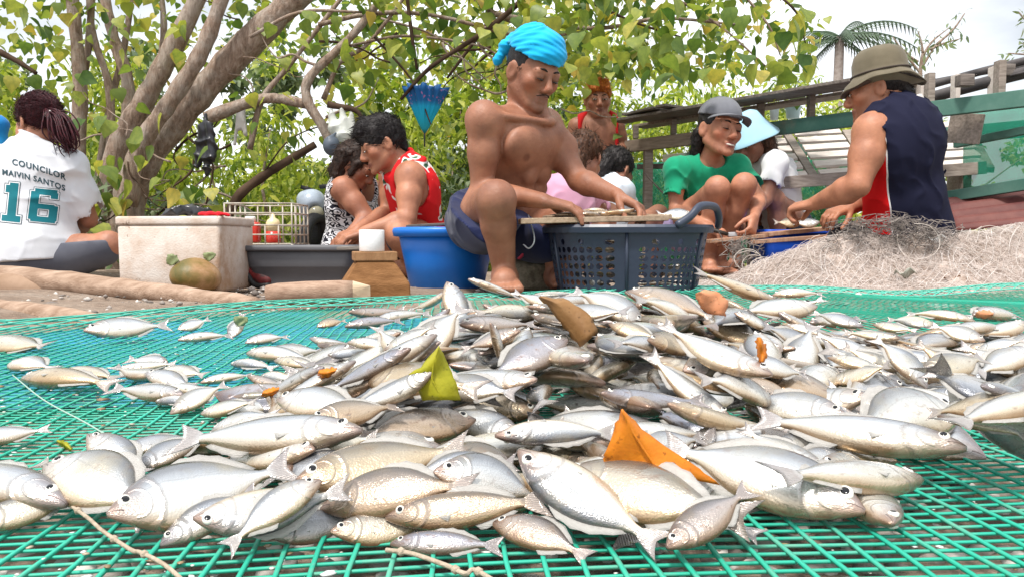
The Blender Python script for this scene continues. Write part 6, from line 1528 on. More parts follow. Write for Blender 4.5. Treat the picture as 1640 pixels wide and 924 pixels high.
# wire crate with sauce bottles ---------------------------------------
def wire_crate():
    c = W(425, 405, 3.45); c.z = .10; root = empty('wire_crate', 'rusty white wire crate on the ground behind the foam box', 'crate', loc=c); wm = simple('wire', (.55, .52, .46), (.35, .27, .2), 30, .6)
    x0, x1 = c.x - .13, c.x + .15; y0, y1 = c.y - .12, c.y + .14
    def bar(a, b, r=.0035, nm='wire'):
        bm = bmesh.new(); tube(bm, [a, b], r, 6); obj(nm, bm, wm, root)
    for z in (.155, .195, .235, .285, .325):
        for a, b in (((x0, y0), (x1, y0)), ((x1, y0), (x1, y1)), ((x1, y1), (x0, y1)), ((x0, y1), (x0, y0))): bar((*a, z), (*b, z))
    for k in range(6):
        x = x0 + (x1 - x0) * k / 5; bar((x, y0, .155), (x, y0, .235 if k not in (0, 5) else .325)); bar((x, y1, .155), (x, y1, .325)); bar((x, y0, .155), (x, y1, .155))
    for k in (1, 2, 3):
        y = y0 + (y1 - y0) * k / 4; bar((x0, y, .155), (x0, y, .325)); bar((x1, y, .155), (x1, y, .325))
    for i, (x, y, z) in enumerate(((x0, y0, 0), (x1, y0, 0), (x1, y1, 0), (x0, y1, 0))): bar((x, y, 0), (x, y, .155), .006, 'foot')
    red = NT('red_sauce', .25, .5); red.color((.55, .035, .02)); cr = NT('cream_plastic', .35, .5); cr.color((.72, .58, .34))
    b = empty('sauce_jar', 'square jar of red sauce in the wire crate', 'jar', loc=(c.x - .055, c.y - .02, .160)); bm = bmesh.new(); box(bm, b.location + Vector((0, 0, .045)), (.075, .06, .088), None, .01); obj('jar_body', bm, red.m, b); bm = bmesh.new(); lathe(bm, [(.022, 0), (.022, .02), (.018, .024)], 20, Matrix.Translation(b.location + Vector((0, 0, .09)))); obj('cap', bm, simple('white_cap', (.75, .74, .7)), b)
    b = empty('sauce_bottle', 'squeeze bottle with cream top and red sauce in the wire crate', 'bottle', loc=(c.x + .045, c.y - .03, .160)); M = Matrix.Translation(b.location)
    bm = bmesh.new(); lathe(bm, [(.028, 0), (.030, .004), (.030, .05)], 24, M); obj('sauce', bm, red.m, b)
    bm = bmesh.new(); lathe(bm, [(.030, .0505), (.030, .085), (.024, .098), (.010, .108), (.005, .128), (.003, .13)], 24, M); obj('bottle_top', bm, cr.m, b)
wire_crate()
# parked motorbike front, half hidden -----------------------------------
def motorbike():
    c = W(512, 360, 4.25); root = empty('motorbike', 'silver and black front of a parked motorbike behind the print-top girl', 'motorbike', loc=(c.x, c.y, 0)); P = lambda px, py, Y=4.25: W(px, py, Y)
    F = Field(c - Vector((.3, .3, .3)), c + Vector((.3, .3, .3)), .007); F.ell(P(500, 326), (.075, .09, .075), None, .02); F.cone(P(486, 318), P(498, 352), .03, .04, .03); F.ell(P(506, 342, 4.16), (.05, .06, .05), None, .012, 'c')
    obj('fairing', F.mesh('fairing'), simple('silver_plastic', (.36, .42, .50), rough=.3, spec=.6), root)
    bm = bmesh.new(); bmesh.ops.create_uvsphere(bm, u_segments=20, v_segments=12, radius=.042, matrix=Matrix.Translation(P(506, 342, 4.20))); obj('headlight', bm, simple('lamp_glass', (.30, .28, .20), rough=.1), root)
    bk = simple('black_rubber', (.015, .015, .017), rough=.6)
    for a, b, r in ((P(512, 300), P(545, 296), .012), (P(500, 305), P(482, 300), .011), (P(512, 372), P(522, 330), .03), (P(518, 372, 4.3), P(505, 400, 4.2), .022)):
        bm = bmesh.new(); tube(bm, [a, b], r, 10); obj('fork', bm, bk, root)
    bm = bmesh.new(); w0 = P(510, 412, 4.2); w0.z = .16 + gz(0, 4.2); M = Matrix.Translation(w0) @ Matrix.Rotation(R(90), 4, 'Y') @ Matrix.Rotation(R(20), 4, 'X')
    lathe(bm, [(.13 + .03 * math.cos(a), .035 * math.sin(a)) for a in np.linspace(0, 2 * math.pi, 13)], 32, M); obj('tyre', bm, bk, root)
motorbike()
# red shoe peeking out between box and tub
def shoe():
    a = W(412, 440, 2.92); root = empty('shoe', 'red and black shoe between the foam box and the grey tub', 'shoe', loc=(a.x, a.y, 0)); F = Field(Vector((a.x - .12, a.y - .1, -.02)), Vector((a.x + .2, a.y + .12, .16)), .005)
    F.cone((a.x - .03, a.y, .065), (a.x + .02, a.y - .01, .035), .022, .024, .02); F.cone((a.x + .02, a.y - .01, .035), (a.x + .045, a.y - .02, .028), .024, .018, .02); F.cut((0, 0, .012), (0, 0, 1)); obj('upper', F.mesh('upper'), simple('red_shoe', (.26, .015, .015), (.04, .02, .02), 30, .6), root)
    bm = bmesh.new(); tube(bm, smooth_path([(a.x - .03, a.y - .02, .05), (a.x + .0, a.y - .025, .012), (a.x + .055, a.y - .03, .010)], 5), .012, 8); obj('sole', bm, simple('black_sole', (.02, .02, .02)), root)
shoe()
# the black basket ------------------------------------------------------
BKP = simple('black_basket_plastic', (.022, .030, .055), (.036, .048, .080), 4, .38, .5, .08, 30)
def basket():
    c = W(1003, 462, 2.48); c.z = 0; root = empty('laundry_basket', 'black oval plastic basket with round holes and arched handles', 'basket', loc=c); H, n, rows = .216, 54, 7
    M = Matrix.Rotation(R(-8), 3, 'Z')
    def pt(u, f): a = 2 * math.pi * u; s = .86 + .14 * f; e = .72; return c + M @ Vector((.246 * s * math.copysign(abs(math.cos(a)) ** e, math.cos(a)), .172 * s * math.copysign(abs(math.sin(a)) ** e, math.sin(a)), H * f))
    bm = bmesh.new(); cache = {}
    def vert(u, f):
        k = (round(u % 1, 5), round(f, 5))
        if k not in cache: cache[k] = bm.verts.new(pt(u, f))
        return cache[k]
    f0, f1 = .06, .84
    for j in range(rows):
        for i in range(n):
            ua, ub = i / n, (i + 1) / n; fa, fb = f0 + (f1 - f0) * j / rows, f0 + (f1 - f0) * (j + 1) / rows; um, fm = (ua + ub) / 2, (fa + fb) / 2
            out = [vert(ua, fa), vert(um, fa), vert(ub, fa), vert(ub, fm), vert(ub, fb), vert(um, fb), vert(ua, fb), vert(ua, fm)]
            if i % 9 == 4 or (j == rows - 1 and i % 3): bm.faces.new(out); continue
            inn = [bm.verts.new(pt(um + (ub - ua) * .40 * x, fm + (fb - fa) * .40 * y)) for x, y in ((-.72, -.72), (0, -1), (.72, -.72), (1, 0), (.72, .72), (0, 1), (-.72, .72), (-1, 0))]
            for k in range(8): bm.faces.new((out[k], out[(k + 1) % 8], inn[(k + 1) % 8], inn[k]))
    for fa, fb in ((0, f0), (f1, 1.0)):
        for i in range(2 * n): bm.faces.new((vert(i / 2 / n, fa), vert((i + 1) / 2 / n, fa), vert((i + 1) / 2 / n, fb), vert(i / 2 / n, fb)))
    bm.faces.new([vert(i / 2 / n, 0) for i in range(2 * n)][::-1]); o = obj('basket_wall', bm, BKP, root, False); m = o.modifiers.new('thick', 'SOLIDIFY'); m.thickness = .0025; m.offset = -1
    bm = bmesh.new(); P = [pt(i / 64, 1.0) for i in range(65)]; prof = [(-.004, -.018), (.014, -.020), (.017, -.004), (.012, .004), (-.004, .004)]; rings = []
    for i in range(64):
        d = P[i] - c; d.z = 0; d.normalize(); rings.append([bm.verts.new(P[i] + d * a + Vector((0, 0, b))) for a, b in prof])
    for i in range(64):
        a, b = rings[i], rings[(i + 1) % 64]
        for k in range(5): bm.faces.new((a[k], a[(k + 1) % 5], b[(k + 1) % 5], b[k]))
    bmesh.ops.recalc_face_normals(bm, faces=bm.faces); obj('rim', bm, BKP, root, False)
    for k in range(n // 9):
        bm = bmesh.new(); u = (k * 9 + 4.5) / n; tube(bm, [pt(u, .02) , pt(u, .5), pt(u, .95)], .0065, 8, flat=.8); obj('rib', bm, BKP, root)
    for q in (1, -1):                                           # arched handle at each end
        u_ = -.085 if q > 0 else .415; e = pt(u_, 1.0); t = (pt(u_ + .02, 1) - pt(u_ - .02, 1)).normalized(); o_ = (e - c); o_.z = 0; o_.normalize(); e = e + o_ * .006
        
        bm = bmesh.new(); tube(bm, smooth_path([e - t * .115 - o_ * .02, e - t * .080 + Vector((0, 0, .026)), e - t * .04 + o_ * .008 + Vector((0, 0, .056)), e + t * .04 + o_ * .008 + Vector((0, 0, .056)), e + t * .080 + Vector((0, 0, .026)), e + t * .115 - o_ * .02], 5), .011, 8, flat=1.1); obj('handle', bm, BKP, root)
    # fish already thrown into it
    rs = np.random.RandomState(3)
    for k in range(26):
        vi = rs.randint(len(FISHM)); a = rs.rand() * 6.28; rr = rs.rand() ** .35
        p = c + M @ Vector((rr * .17 * math.cos(a), rr * .115 * math.sin(a), .03 + .155 * k / 26)); f = inst('fish', FISHM[vi], None, Matrix.LocRotScale(p, Quaternion((rs.normal() * .2, rs.normal() * .2, 1), rs.rand() * 6.28), (.105,) * 3))
        tag(f, 'small silver fish inside the black basket, glimpsed through its holes', 'fish', 'fish in the black basket')
    return c
basket()
# board with gutted fish ---------------------------------------------------
def fish_board():
    root = empty('gutting_board', 'two-plank wooden board laid across the black basket', 'board', loc=W(950, 358, 2.46)); wm = wood_mat('pale_board', (.30, .21, .14), (.46, .35, .25), (9, 2, 9))
    bm = bmesh.new(); plank(bm, W(832, 355, 2.36), W(1065, 350, 2.40), .085, .016); obj('plank', bm, wm, root, False); bm = bmesh.new(); plank(bm, W(872, 350, 2.46), W(1070, 348, 2.50), .085, .016); obj('plank', bm, wm, root, False)
    w_ = simple('fish_flesh', (.72, .68, .60), (.80, .77, .72), 20, .35, .5, .2, 60)
    for k, (px, py, Y, L, a) in enumerate(((903, 346, 2.44, .075, .1), (925, 344, 2.46, .07, .2), (948, 341, 2.48, .085, -.1), (962, 343, 2.46, .08, -.2), (978, 346, 2.45, .07, .1), (996, 348, 2.46, .065, 0), (940, 346, 2.42, .07, .3), (1012, 349, 2.47, .06, .2))):
        p = W(px, py, Y - .05); p.z = max(p.z, .250 + .006 * (k % 3)); f = inst('cleaned_fish', FISHM[4 + k % 4], None, Matrix.LocRotScale(p, Matrix.Rotation(a, 3, 'Z').to_quaternion(), (L * 1.25, L * 1.25, L * 1.5)))
        tag(f, ['cleaned fish at the left end of the gutting board', 'second cleaned fish from the left on the gutting board', 'pale fish in the middle of the gutting board', 'thick fish piled on the middle of the gutting board', 'split fish by the man\'s fingers on the gutting board', 'cleaned fish touching the man\'s left hand', 'cleaned fish on the near edge of the gutting board', 'last cleaned fish at the right end of the gutting board'][k], 'fish', 'cleaned fish on the gutting board')
        inst('eye', FEYE[4 + k % 4][0], f)
fish_board()
def rock():
    c = W(862, 446, 2.68); bm = bmesh.new(); bmesh.ops.create_icosphere(bm, subdivisions=4, radius=1.0)
    V = np.array([v.co[:] for v in bm.verts]); n = vnoise(V * .9, 4) * .16 + vnoise(V * 2.6, 8) * .06
    for v, k in zip(bm.verts, n): v.co = Vector((c.x + v.co.x * .15 * (1 + k), c.y + .06 + v.co.y * .13 * (1 + k), .055 + v.co.z * .075 * (1 + k)))
    t = NT('coral_rock', .95, .15); v = t.coord('Object'); n1 = t.noise(v, 22, 6, .7); t.color(t.ramp(n1, [(.34, (.06, .05, .035)), (.5, (.18, .155, .11)), (.68, (.33, .29, .22))])); t.bump(n1, 1.0, .02); tag(obj('rock', bm, t.m), 'pitted coral rock the bare-chested man sits on', 'rock')
    a = W(846, 412, 2.60); bm = bmesh.new(); tube(bm, smooth_path([a + Vector((-.03, 0, -.005)), a + Vector((0, -.02, .018)), a + Vector((.04, .0, -.01))], 5), .009, 8, flat=.5); tag(obj('pink_strap', bm, simple('pink_rubber', (.62, .06, .12), rough=.5)), 'pink slipper strap on the rock under the man', 'slipper')
rock()
# ---------------------------------------------------------------- right side: rack, nets, tubs
def rack():
    A, d, nb = Vector((.52, 5.09, 0)), Vector((.667, -.745, 0)), Vector((.745, .667, 0)); root = empty('drying_rack', 'long green-painted wooden drying rack with plank top behind the crouching people', 'rack', loc=A)
    Q = lambda t, z, off=0.0: A + d * t + nb * off + Vector((0, 0, z))
    t = NT('flaking_green_paint', .75, .3); v = t.coord('Object'); n = t.noise(v, 5, 6, .65); sx = t.n('ShaderNodeSeparateXYZ'); t.l(v, sx.inputs[0]); wd = t.ramp(t.noise(t.coord('Object', (2, 2, 20)), 6, 4), [(.3, (.20, .16, .125)), (.7, (.34, .28, .22))])
    f = t.math('ADD', sx.outputs['X'], t.math('MULTIPLY', n, .9)); t.color(t.mix(t.ramp(f, [(.40, (0, 0, 0)), (.55, (1, 1, 1))]) if False else t.ramp(t.math('MULTIPLY', f, .4), [(.62, (0, 0, 0)), (.72, (1, 1, 1))]), wd, t.ramp(n, [(.3, (.045, .14, .11)), (.7, (.12, .23, .19))]))); t.bump(n, .3, .006); green = t.m
    grey = wood_mat('weathered_wood', (.20, .165, .14), (.36, .31, .27)); dark = wood_mat('dark_roof_board', (.10, .085, .075), (.22, .19, .17)); pale = wood_mat('pale_slat_wood', (.56, .48, .43), (.72, .66, .61))
    def pk(nm, a, b, w_, th, m, up=(0, 0, 1)):
        bm = bmesh.new(); plank(bm, a, b, w_, th, up, .003); return obj(nm, bm, m, root, False)
    pk('beam', Q(.24, .735), Q(2.6, .755), .070, .04, green, nb); pk('beam', Q(-.1, .73, .85), Q(2.6, .73, .85), .085, .04, green, nb)
    rs = random.Random(3)
    for k in range(3):
        off = -.16 + .13 * k; a = .38 + rs.uniform(-.1, .12); e = 1.85 + rs.uniform(-.12, .1); z = .865 + rs.uniform(-.008, .012) + (.02 if k % 2 else 0)
        pk('roof_plank', Q(a, z, off), Q(e, z + .03, off), .125, .016, dark if k < 2 else grey)
    for k in range(5): pk('roof_plank', Q(.42 + .07 * k + rs.uniform(0, .04), .895, -.2 - .02 * k), Q(.44 + .08 * k, .90, .1 + .1 * rs.random()), .07, .014, dark)
    for k in range(8):
        tt = .32 + .28 * k; pk('rafter_post', Q(tt, .78, .02), Q(tt, .855 + .01 * k, .02), .045, .03, grey)
    for tt in (.40, 1.15, 1.85, 2.45):
        for off in (.04, .85): p = Q(tt, 0, off); pk('leg', (p.x, p.y, gz(p.x, p.y) - .02), Q(tt, .72, off), .07, .05, grey if tt < 2 else green)
    for k in range(5): pk('upright_slat', Q(1.93 + .15 * k, .80, .10), Q(1.93 + .15 * k, .895 + .012 * k, .10), .05, .02, pale)
    pole = simple('dark_pole', (.045, .042, .045), (.11, .10, .10), 12, .7, .3, .3, 40)
    for a, b, r in ((W(1420, 158, 4.0), W(1700, 84, 3.3), .017), (W(1380, 190, 4.0), W(1700, 102, 3.3), .026), (W(1440, 172, 3.9), W(1700, 102, 3.25), .005), (W(1400, 150, 4.2), W(1660, 104, 3.9), .012)):
        bm = bmesh.new(); tube(bm, smooth_path([a, a.lerp(b, .5) + Vector((0, 0, .008)), b], 4), r, 10); obj('pole', bm, pole, root)
    for px, y0, y1 in ((1545, 122, 138), (1610, 104, 124)):
        bm = bmesh.new(); box(bm, W(px, (y0 + y1) / 2, 3.45), (.06, .05, .05), None, .004); obj('pole_block', bm, dark, root)
    pk('gusset', W(1520, 205, 3.62), W(1572, 208, 3.50), .02, .13, grey); pk('rail', W(1515, 316, 3.72), W(1680, 290, 3.30), .03, .05, green); pk('rail', W(1530, 232, 3.8), W(1690, 200, 3.35), .03, .035, green); pk('rail', W(1020, 268, 4.9), W(1220, 262, 4.75), .03, .03, dark)
    bm = bmesh.new(); tube(bm, [W(1032, 278, 4.7), W(1062, 310, 4.6)], .005, 6); obj('brace', bm, dark, root)
    # slatted pallet leaning inside
    pr = empty('slatted_pallet', 'pale slatted pallet leaning behind the man with the bucket hat', 'pallet', loc=W(1290, 300, 4.1)); C = [[W(1172, 216, 4.75), W(1540, 196, 4.55)], [W(1205, 294, 4.05), W(1560, 268, 3.92)]]
    at = lambda u, v_: C[0][0].lerp(C[0][1], u).lerp(C[1][0].lerp(C[1][1], u), v_); nn = (C[1][0] - C[0][0]).cross(C[0][1] - C[0][0]).normalized()
    if nn.z < 0: nn = -nn
    for v_ in (.06, .23, .40, .57, .74, .92):
        for u in (0, .26, .52, .78):
            bm = bmesh.new(); plank(bm, at(u + .012 + .05 * v_, v_), at(u + .215 + .05 * v_, v_), .085, .014, nn, .002); obj('slat', bm, pale, pr, False)
    for u in (.005, .25, .51, .77, 1.02):
        bm = bmesh.new(); plank(bm, at(u + .0, 0) - nn * .022, at(u + .05, 1) - nn * .022, .045, .028, nn, .002); obj('runner', bm, grey, pr, False)
    bm = bmesh.new(); plank(bm, at(0, 1.03), at(1.05, 1.03), .02, .06, (0, 0, 1), .002); obj('front_board', bm, grey, pr, False)
    for u in (.02, .98):
        for v_ in (.05, .95):
            p = at(u, v_); bm = bmesh.new(); plank(bm, (p.x, p.y + .03, gz(p.x, p.y) - .02), p + Vector((0, .03, -.03)), .05, .04); obj('leg', bm, grey, pr, False)
    # green shade net behind and at the right end
    t = NT('shade_net', .8, .2); v = t.coord('Object'); n = t.noise(v, 6, 4); t.color(t.ramp(n, [(.3, (.006, .17, .10)), (.7, (.015, .33, .21))])); t.b.inputs['Alpha'].default_value = .55; t.bump(t.noise(v, 240, 2), .6, .004); SH = t.m
    def sheet(label, P, nx, ny, amp, cat='net'):
        bm = bmesh.new(); g = [[bm.verts.new(P[0].lerp(P[1], i / nx).lerp(P[2].lerp(P[3], i / nx), j / ny) + Vector((0, amp * math.sin(i * 1.1 + j * .3), 0))) for i in range(nx + 1)] for j in range(ny + 1)]
        for j in range(ny):
            for i in range(nx): bm.faces.new((g[j][i], g[j][i + 1], g[j + 1][i + 1], g[j + 1][i]))
        o = obj('shade_net', bm, SH); m = o.modifiers.new('t', 'SOLIDIFY'); m.thickness = .003; return tag(o, label, cat)
    sheet('green shade net hanging below the rack in the middle distance', [W(1000, 262, 5.6), W(1360, 250, 5.0), W(1000, 425, 5.6), W(1360, 420, 5.0)], 36, 8, .02)
    sheet('green shade net stretched at the right end of the rack', [W(1545, 178, 3.95), W(1720, 150, 3.55), W(1545, 318, 3.95), W(1720, 316, 3.55)], 20, 8, .012)
    for k, (px, py, Y, w_, h_, m_, lb) in enumerate(((1240, 184, 4.5, .05, .06, (.55, .66, .70), 'pale plastic tub standing on the rack beam'), (1270, 182, 4.45, .08, .055, (.40, .58, .62), 'blue-grey container on the rack beam'))):
        p = W(px, py, Y); b = empty('container', lb, 'container', loc=p); bm = bmesh.new(); lathe(bm, [(w_ * .42, -h_ / 2), (w_ * .5, h_ * .4), (w_ * .55, h_ * .45), (w_ * .55, h_ / 2), (w_ * .45, h_ / 2)], 20, Matrix.Translation(p)); obj('container_body', bm, simple('pale_plastic', m_, rough=.4), b); bm = bmesh.new(); lathe(bm, [(w_ * .57, h_ / 2), (w_ * .57, h_ / 2 + .006), (w_ * .2, h_ / 2 + .01)], 20, Matrix.Translation(p)); obj('lid', bm, simple('pale_lid', tuple(x * .9 for x in m_)), b)
    F = Field(W(1095, 190, 4.6) - Vector((.25, .2, .12)), W(1095, 190, 4.6) + Vector((.25, .2, .12)), .008); F.ell(W(1095, 192, 4.6), (.09, .08, .05), None, .03); F.ell(W(1078, 200, 4.55), (.05, .06, .03), None, .03); F.cut((0, 0, .915), (0, 0, 1)); F.warp(folds((1, .3, .6), .012, 11, 3)); tag(obj('cloth_bundle', F.mesh('cloth_bundle'), cloth_mat('pale_pink_cloth', (.66, .56, .56), (.72, .66, .66))), 'pale pinkish cloth bundle on the rack roof', 'cloth')
rack()
def corrugated():
    bm = bmesh.new(); P = [W(1500, 326, 3.72), W(1720, 296, 3.45), W(1520, 372, 3.35), W(1740, 352, 3.1)]; nx, ny = 10, 60; u0 = Vector((0, 0, 1)); g = []
    for j in range(ny + 1):
        f = j / ny; g.append([bm.verts.new(P[0].lerp(P[1], i / nx).lerp(P[2].lerp(P[3], i / nx), f) + u0 * .022 * math.sin(f * 2 * math.pi * 4.5)) for i in range(nx + 1)])
    for j in range(ny):
        for i in range(nx): bm.faces.new((g[j][i], g[j][i + 1], g[j + 1][i + 1], g[j + 1][i]))
    o = obj('corrugated_sheet', bm, simple('rusty_red_sheet', (.085, .018, .018), (.16, .05, .04), 9, .6, .3, .3, 40)); m = o.modifiers.new('t', 'SOLIDIFY'); m.thickness = .003; tag(o, 'dark red corrugated roofing sheet at the right edge', 'roofing sheet')
corrugated()
def net_heap():
    root = empty('fishing_net', 'large heap of tangled beige fishing net in front of the man with the bucket hat', 'net', loc=W(1420, 466, 2.8)); rs = np.random.RandomState(11)
    def H(x, y):
        h = 0
        for px, yy, r, hh in ((1215, 2.90, .16, .085), (1290, 2.86, .18, .15), (1370, 2.86, .20, .21), (1460, 2.88, .22, .19), (1550, 2.86, .22, .165), (1640, 2.86, .24, .22), (1740, 2.9, .3, .22)):
            cx = (px - 820) / 1275 * yy; h = max(h, hh * math.exp(-(((x - cx) / r) ** 2 + ((y - yy) / (r * .75)) ** 2) * 1.1)) if False else h + hh * .72 * math.exp(-(((x - cx) / (r * .7)) ** 2 + ((y - yy) / (r * .75)) ** 2))
        return h
    xs, ys = np.linspace(.70, 2.3, 190), np.linspace(2.52, 3.25, 90); V = []
    for y in ys:
        for x in xs: V.append((x, y, H(x, y)))
    V = np.array(V); V[:, 2] += np.clip(V[:, 2] / .03, 0, 1) * (.030 * vnoise(V * 4.2, 3) + .016 * vnoise(V * 9, 5) + .004 * vnoise(V * 47, 6)) - .008; nx, ny = 190, 90
    i, j = np.meshgrid(np.arange(nx - 1), np.arange(ny - 1)); a = (j * nx + i).ravel(); t = NT('beige_net', .95, .1); v = t.coord('Object'); n = t.noise(v, 26, 8, .75, .6)
    t.color(t.ramp(n, [(.30, (.17, .12, .09)), (.44, (.36, .28, .235)), (.6, (.54, .455, .41)), (.75, (.66, .59, .55))])); t.bump(t.noise(v, 60, 6, .75, 1.2), .6, .008)
    obj('net_mass', mesh_np('net_mass', V, np.stack([a, a + 1, a + nx + 1, a + nx], 1)), t.m, root)
    def threads(nm, n_, r, mat, fx, fy, lift, parent, seg=9, span=.10, stuff=True):
        bm = bmesh.new()
        for k in range(n_):
            x, y = fx(), fy(); a0 = rs.rand() * 6.28; P = []
            for s in range(seg):
                P.append(Vector((x, y, max(0, H(x, y)) + lift * rs.rand() ** 2 + .001))); a0 += rs.normal() * .7; x += math.cos(a0) * span / seg * 2; y += math.sin(a0) * span / seg * 1.4
            tube(bm, P, r, 3, caps=False)
        return obj(nm, bm, mat, parent)
    o = threads('net_threads', 1500, .0005, simple('net_thread', (.56, .47, .42), (.72, .64, .60), 30, .8), lambda: rs.uniform(.78, 2.1), lambda: rs.uniform(2.60, 3.05), .022, root, 10, .24); o['kind'] = 'stuff'
    o = threads('net_threads', 260, .0005, simple('net_thread_dark', (.22, .16, .12), (.36, .28, .22), 30, .9), lambda: rs.uniform(.78, 2.1), lambda: rs.uniform(2.60, 3.0), .02, root); o['kind'] = 'stuff'
    bm = bmesh.new(); zf = lambda x, y: max(0, H(x, y)) + (.030 * vnoise(np.array([[x * 4.2, y * 4.2, H(x, y) * 4.2]]), 3)[0] if H(x, y) > .02 else 0) * .8 + .004
    for q in (1, -1):                                     # the knotted mesh itself, draped in folds over the heap
        for k in range(64):
            x0 = .55 + .030 * k; P = []
            for s in range(22):
                y = 2.60 + .021 * s; x = x0 + q * .34 * (s / 21 - .5) + .02 * math.sin(s * .7 + k * .9); P.append(Vector((x, y + .012 * math.sin(k * 1.7 + s * .5), zf(x, y) + .008 + .016 * math.sin(s * .9 + k * .37) * math.sin(k * .21 + s * .3) + .005 * math.sin(s * 1.9 + k * 2.3))))
            tube(bm, P, .0008, 3, caps=False)
    o = obj('net_mesh', bm, simple('net_mesh_twine', (.62, .56, .52), (.80, .75, .72), 30, .8), root); o['kind'] = 'stuff'
    bm = bmesh.new()
    for k in range(9):
        cx, cy = rs.uniform(1190, 1600), rs.uniform(385, 430); rr = rs.uniform(14, 38); tube(bm, smooth_path([W(cx + rr * math.cos(a_) * rs.uniform(.85, 1.1), cy + rr * .8 * math.sin(a_), 2.70 + .05 * rs.rand()) for a_ in np.linspace(rs.rand() * 6, rs.rand() * 3 + 8, 9)], 3), .0008, 5)
    obj('float_line', bm, simple('float_line', (.70, .62, .56)), root)
    r2 = empty('dark_net', 'tangle of dark grey net cord behind the beige net heap', 'net', loc=W(1450, 380, 3.0)); bm = bmesh.new()
    for k in range(170):
        px, py, Y = rs.uniform(1335, 1520), 0, rs.uniform(2.74, 2.86); py = 346 + 30 * rs.rand() + abs(px - 1425) * .22; P = [W(px, py, Y)]
        for s in range(7): px += rs.normal() * 9; py += rs.normal() * 6; P.append(W(px, max(338 + abs(px - 1430) * .18, py), Y + rs.normal() * .01))
        tube(bm, P, .0012, 4, caps=False)
    for k in range(45):
        px, py, Y = rs.uniform(1165, 1200), rs.uniform(385, 420), 3.0; P = [W(px, py, Y)]
        for s in range(6): px += rs.normal() * 8; py += rs.normal() * 7; P.append(W(px, min(py, 428), Y))
        tube(bm, P, .0014, 4, caps=False)
    o = obj('cord_tangle', bm, simple('dark_cord', (.10, .085, .08), (.36, .31, .28), 60, .8), r2); o['kind'] = 'stuff'
    for k, (px, py, lb) in enumerate(((1450, 440, 'dry grey leaf on the beige net heap'), (1500, 386, 'white crumpled paper scrap on the net heap'), (1528, 452, 'brown dead leaf at the foot of the net heap'))):
        p = W(px, py, 2.66 if k != 1 else 2.78); bm = bmesh.new(); g = [[bm.verts.new(p + Vector((.07 * (i / 6 - .5), -.02 * (j / 3 - .5), .012 * math.sin(i * 1.3 + j) + .018 * (j / 3 - .5) + .004))) for i in range(7)] for j in range(4)]
        for j in range(3):
            for i in range(6): bm.faces.new((g[j][i], g[j][i + 1], g[j + 1][i + 1], g[j + 1][i]))
        o = obj('dead_leaf' if k != 1 else 'paper_scrap', bm, simple('scrap%d' % k, ((.40, .40, .34), (.74, .72, .72), (.22, .12, .07))[k], rough=.7)); m = o.modifiers.new('t', 'SOLIDIFY'); m.thickness = .001; tag(o, lb, 'leaf' if k != 1 else 'paper')
net_heap()
tb = W(1268, 372, 3.70); tb.z = 0; tub('blue_tub', 'blue plastic tub in front of the girl with the pale blue hat', tb, (.34, .30), (.29, .25), .215, .04, simple('deep_blue_plastic', (.004, .06, .46), (.006, .08, .52), 5, .4, .45), .012)
def work_boards():
    wm = wood_mat('reddish_board', (.30, .165, .10), (.44, .28, .20), (9, 9, 2))
    for a, b, w_, lb in ((W(1134, 387, 3.38), W(1235, 377, 3.40), .05, 'short plank under the hands of the girl in green'), (W(1205, 388, 3.30), W(1345, 378, 3.30), .06, 'reddish plank behind the net heap'), (W(1222, 376, 3.42), W(1330, 366, 3.45), .14, 'low cutting table board before the blue tub')):
        bm = bmesh.new(); plank(bm, a, b, w_, .016); o = obj('plank', bm, wm, None, False); tag(o, lb, 'plank')
    for k, (px, py, Y, L, lb) in enumerate(((1262, 357, 3.36, .13, 'whole fish lying on the low cutting table'), (1078, 344, 2.70, .12, 'pale fish lying on the rim beside the girl in green'), (1290, 358, 3.34, .12, 'second fish on the low cutting table'))):
        f = inst('fish', FISHM[1], None, Matrix.LocRotScale(W(px, py, Y), Quaternion((1, 0, 0), .9), (L,) * 3)); tag(f, lb, 'fish'); inst('eye', FEYE[1][0], f)
work_boards()

# ---------------------------------------------------------------- plants
def leaf_mesh(name, heart=True, n=6, fold=.18, droop=.25):
    V, F = [], []; prof = [(0, .02), (.06, .34), (.20, .50), (.42, .46), (.68, .27), (.88, .10), (1.0, .0)] if heart else [(0, .012), (.36, .18), (.74, .12), (1, .004)]
    for y, w_ in prof:
        z = -droop * y * y
        back = -.10 * (w_ / .5) if heart and y < .1 else 0
        V += [(-w_, y + back, z + fold * w_), (0, y, z), (w_, y + back, z + fold * w_)]
    for i in range(len(prof) - 1):
        a = i * 3; F += [(a, a + 1, a + 4, a + 3), (a + 1, a + 2, a + 5, a + 4)]
    return V, F
def leaf_mat(name, stops, trans=.45, rnd='obj'):
    t = NT(name, .45, .4); r_ = t.n('ShaderNodeObjectInfo').outputs['Random'] if rnd == 'obj' else t.n('ShaderNodeNewGeometry').outputs['Random Per Island']
    c = t.ramp(r_, stops); n = t.noise(t.coord('Object'), 3 if rnd == 'obj' else 9, 3); c = t.mix(1.0, c, t.ramp(n, [(.3, (.62, .68, .7)), (.7, (1.2, 1.12, 1.0))]), 'MULTIPLY'); t.color(c)
    tr = t.n('ShaderNodeBsdfTranslucent'); t.l(t.mix(1.0, c, (1.3, 1.35, .8), 'MULTIPLY'), tr.inputs['Color']); ms = t.n('ShaderNodeMixShader'); ms.inputs[0].default_value = trans
    t.l(t.b.outputs[0], ms.inputs[1]); t.l(tr.outputs[0], ms.inputs[2]); t.l(ms.outputs[0], t.t.nodes['Material Output'].inputs['Surface']); return t.m
LEAFV = [(0, (.06, .13, .03)), (.2, (.13, .21, .045)), (.5, (.25, .32, .07)), (.8, (.38, .42, .09)), (.93, (.48, .44, .10)), (1, (.48, .33, .07))]
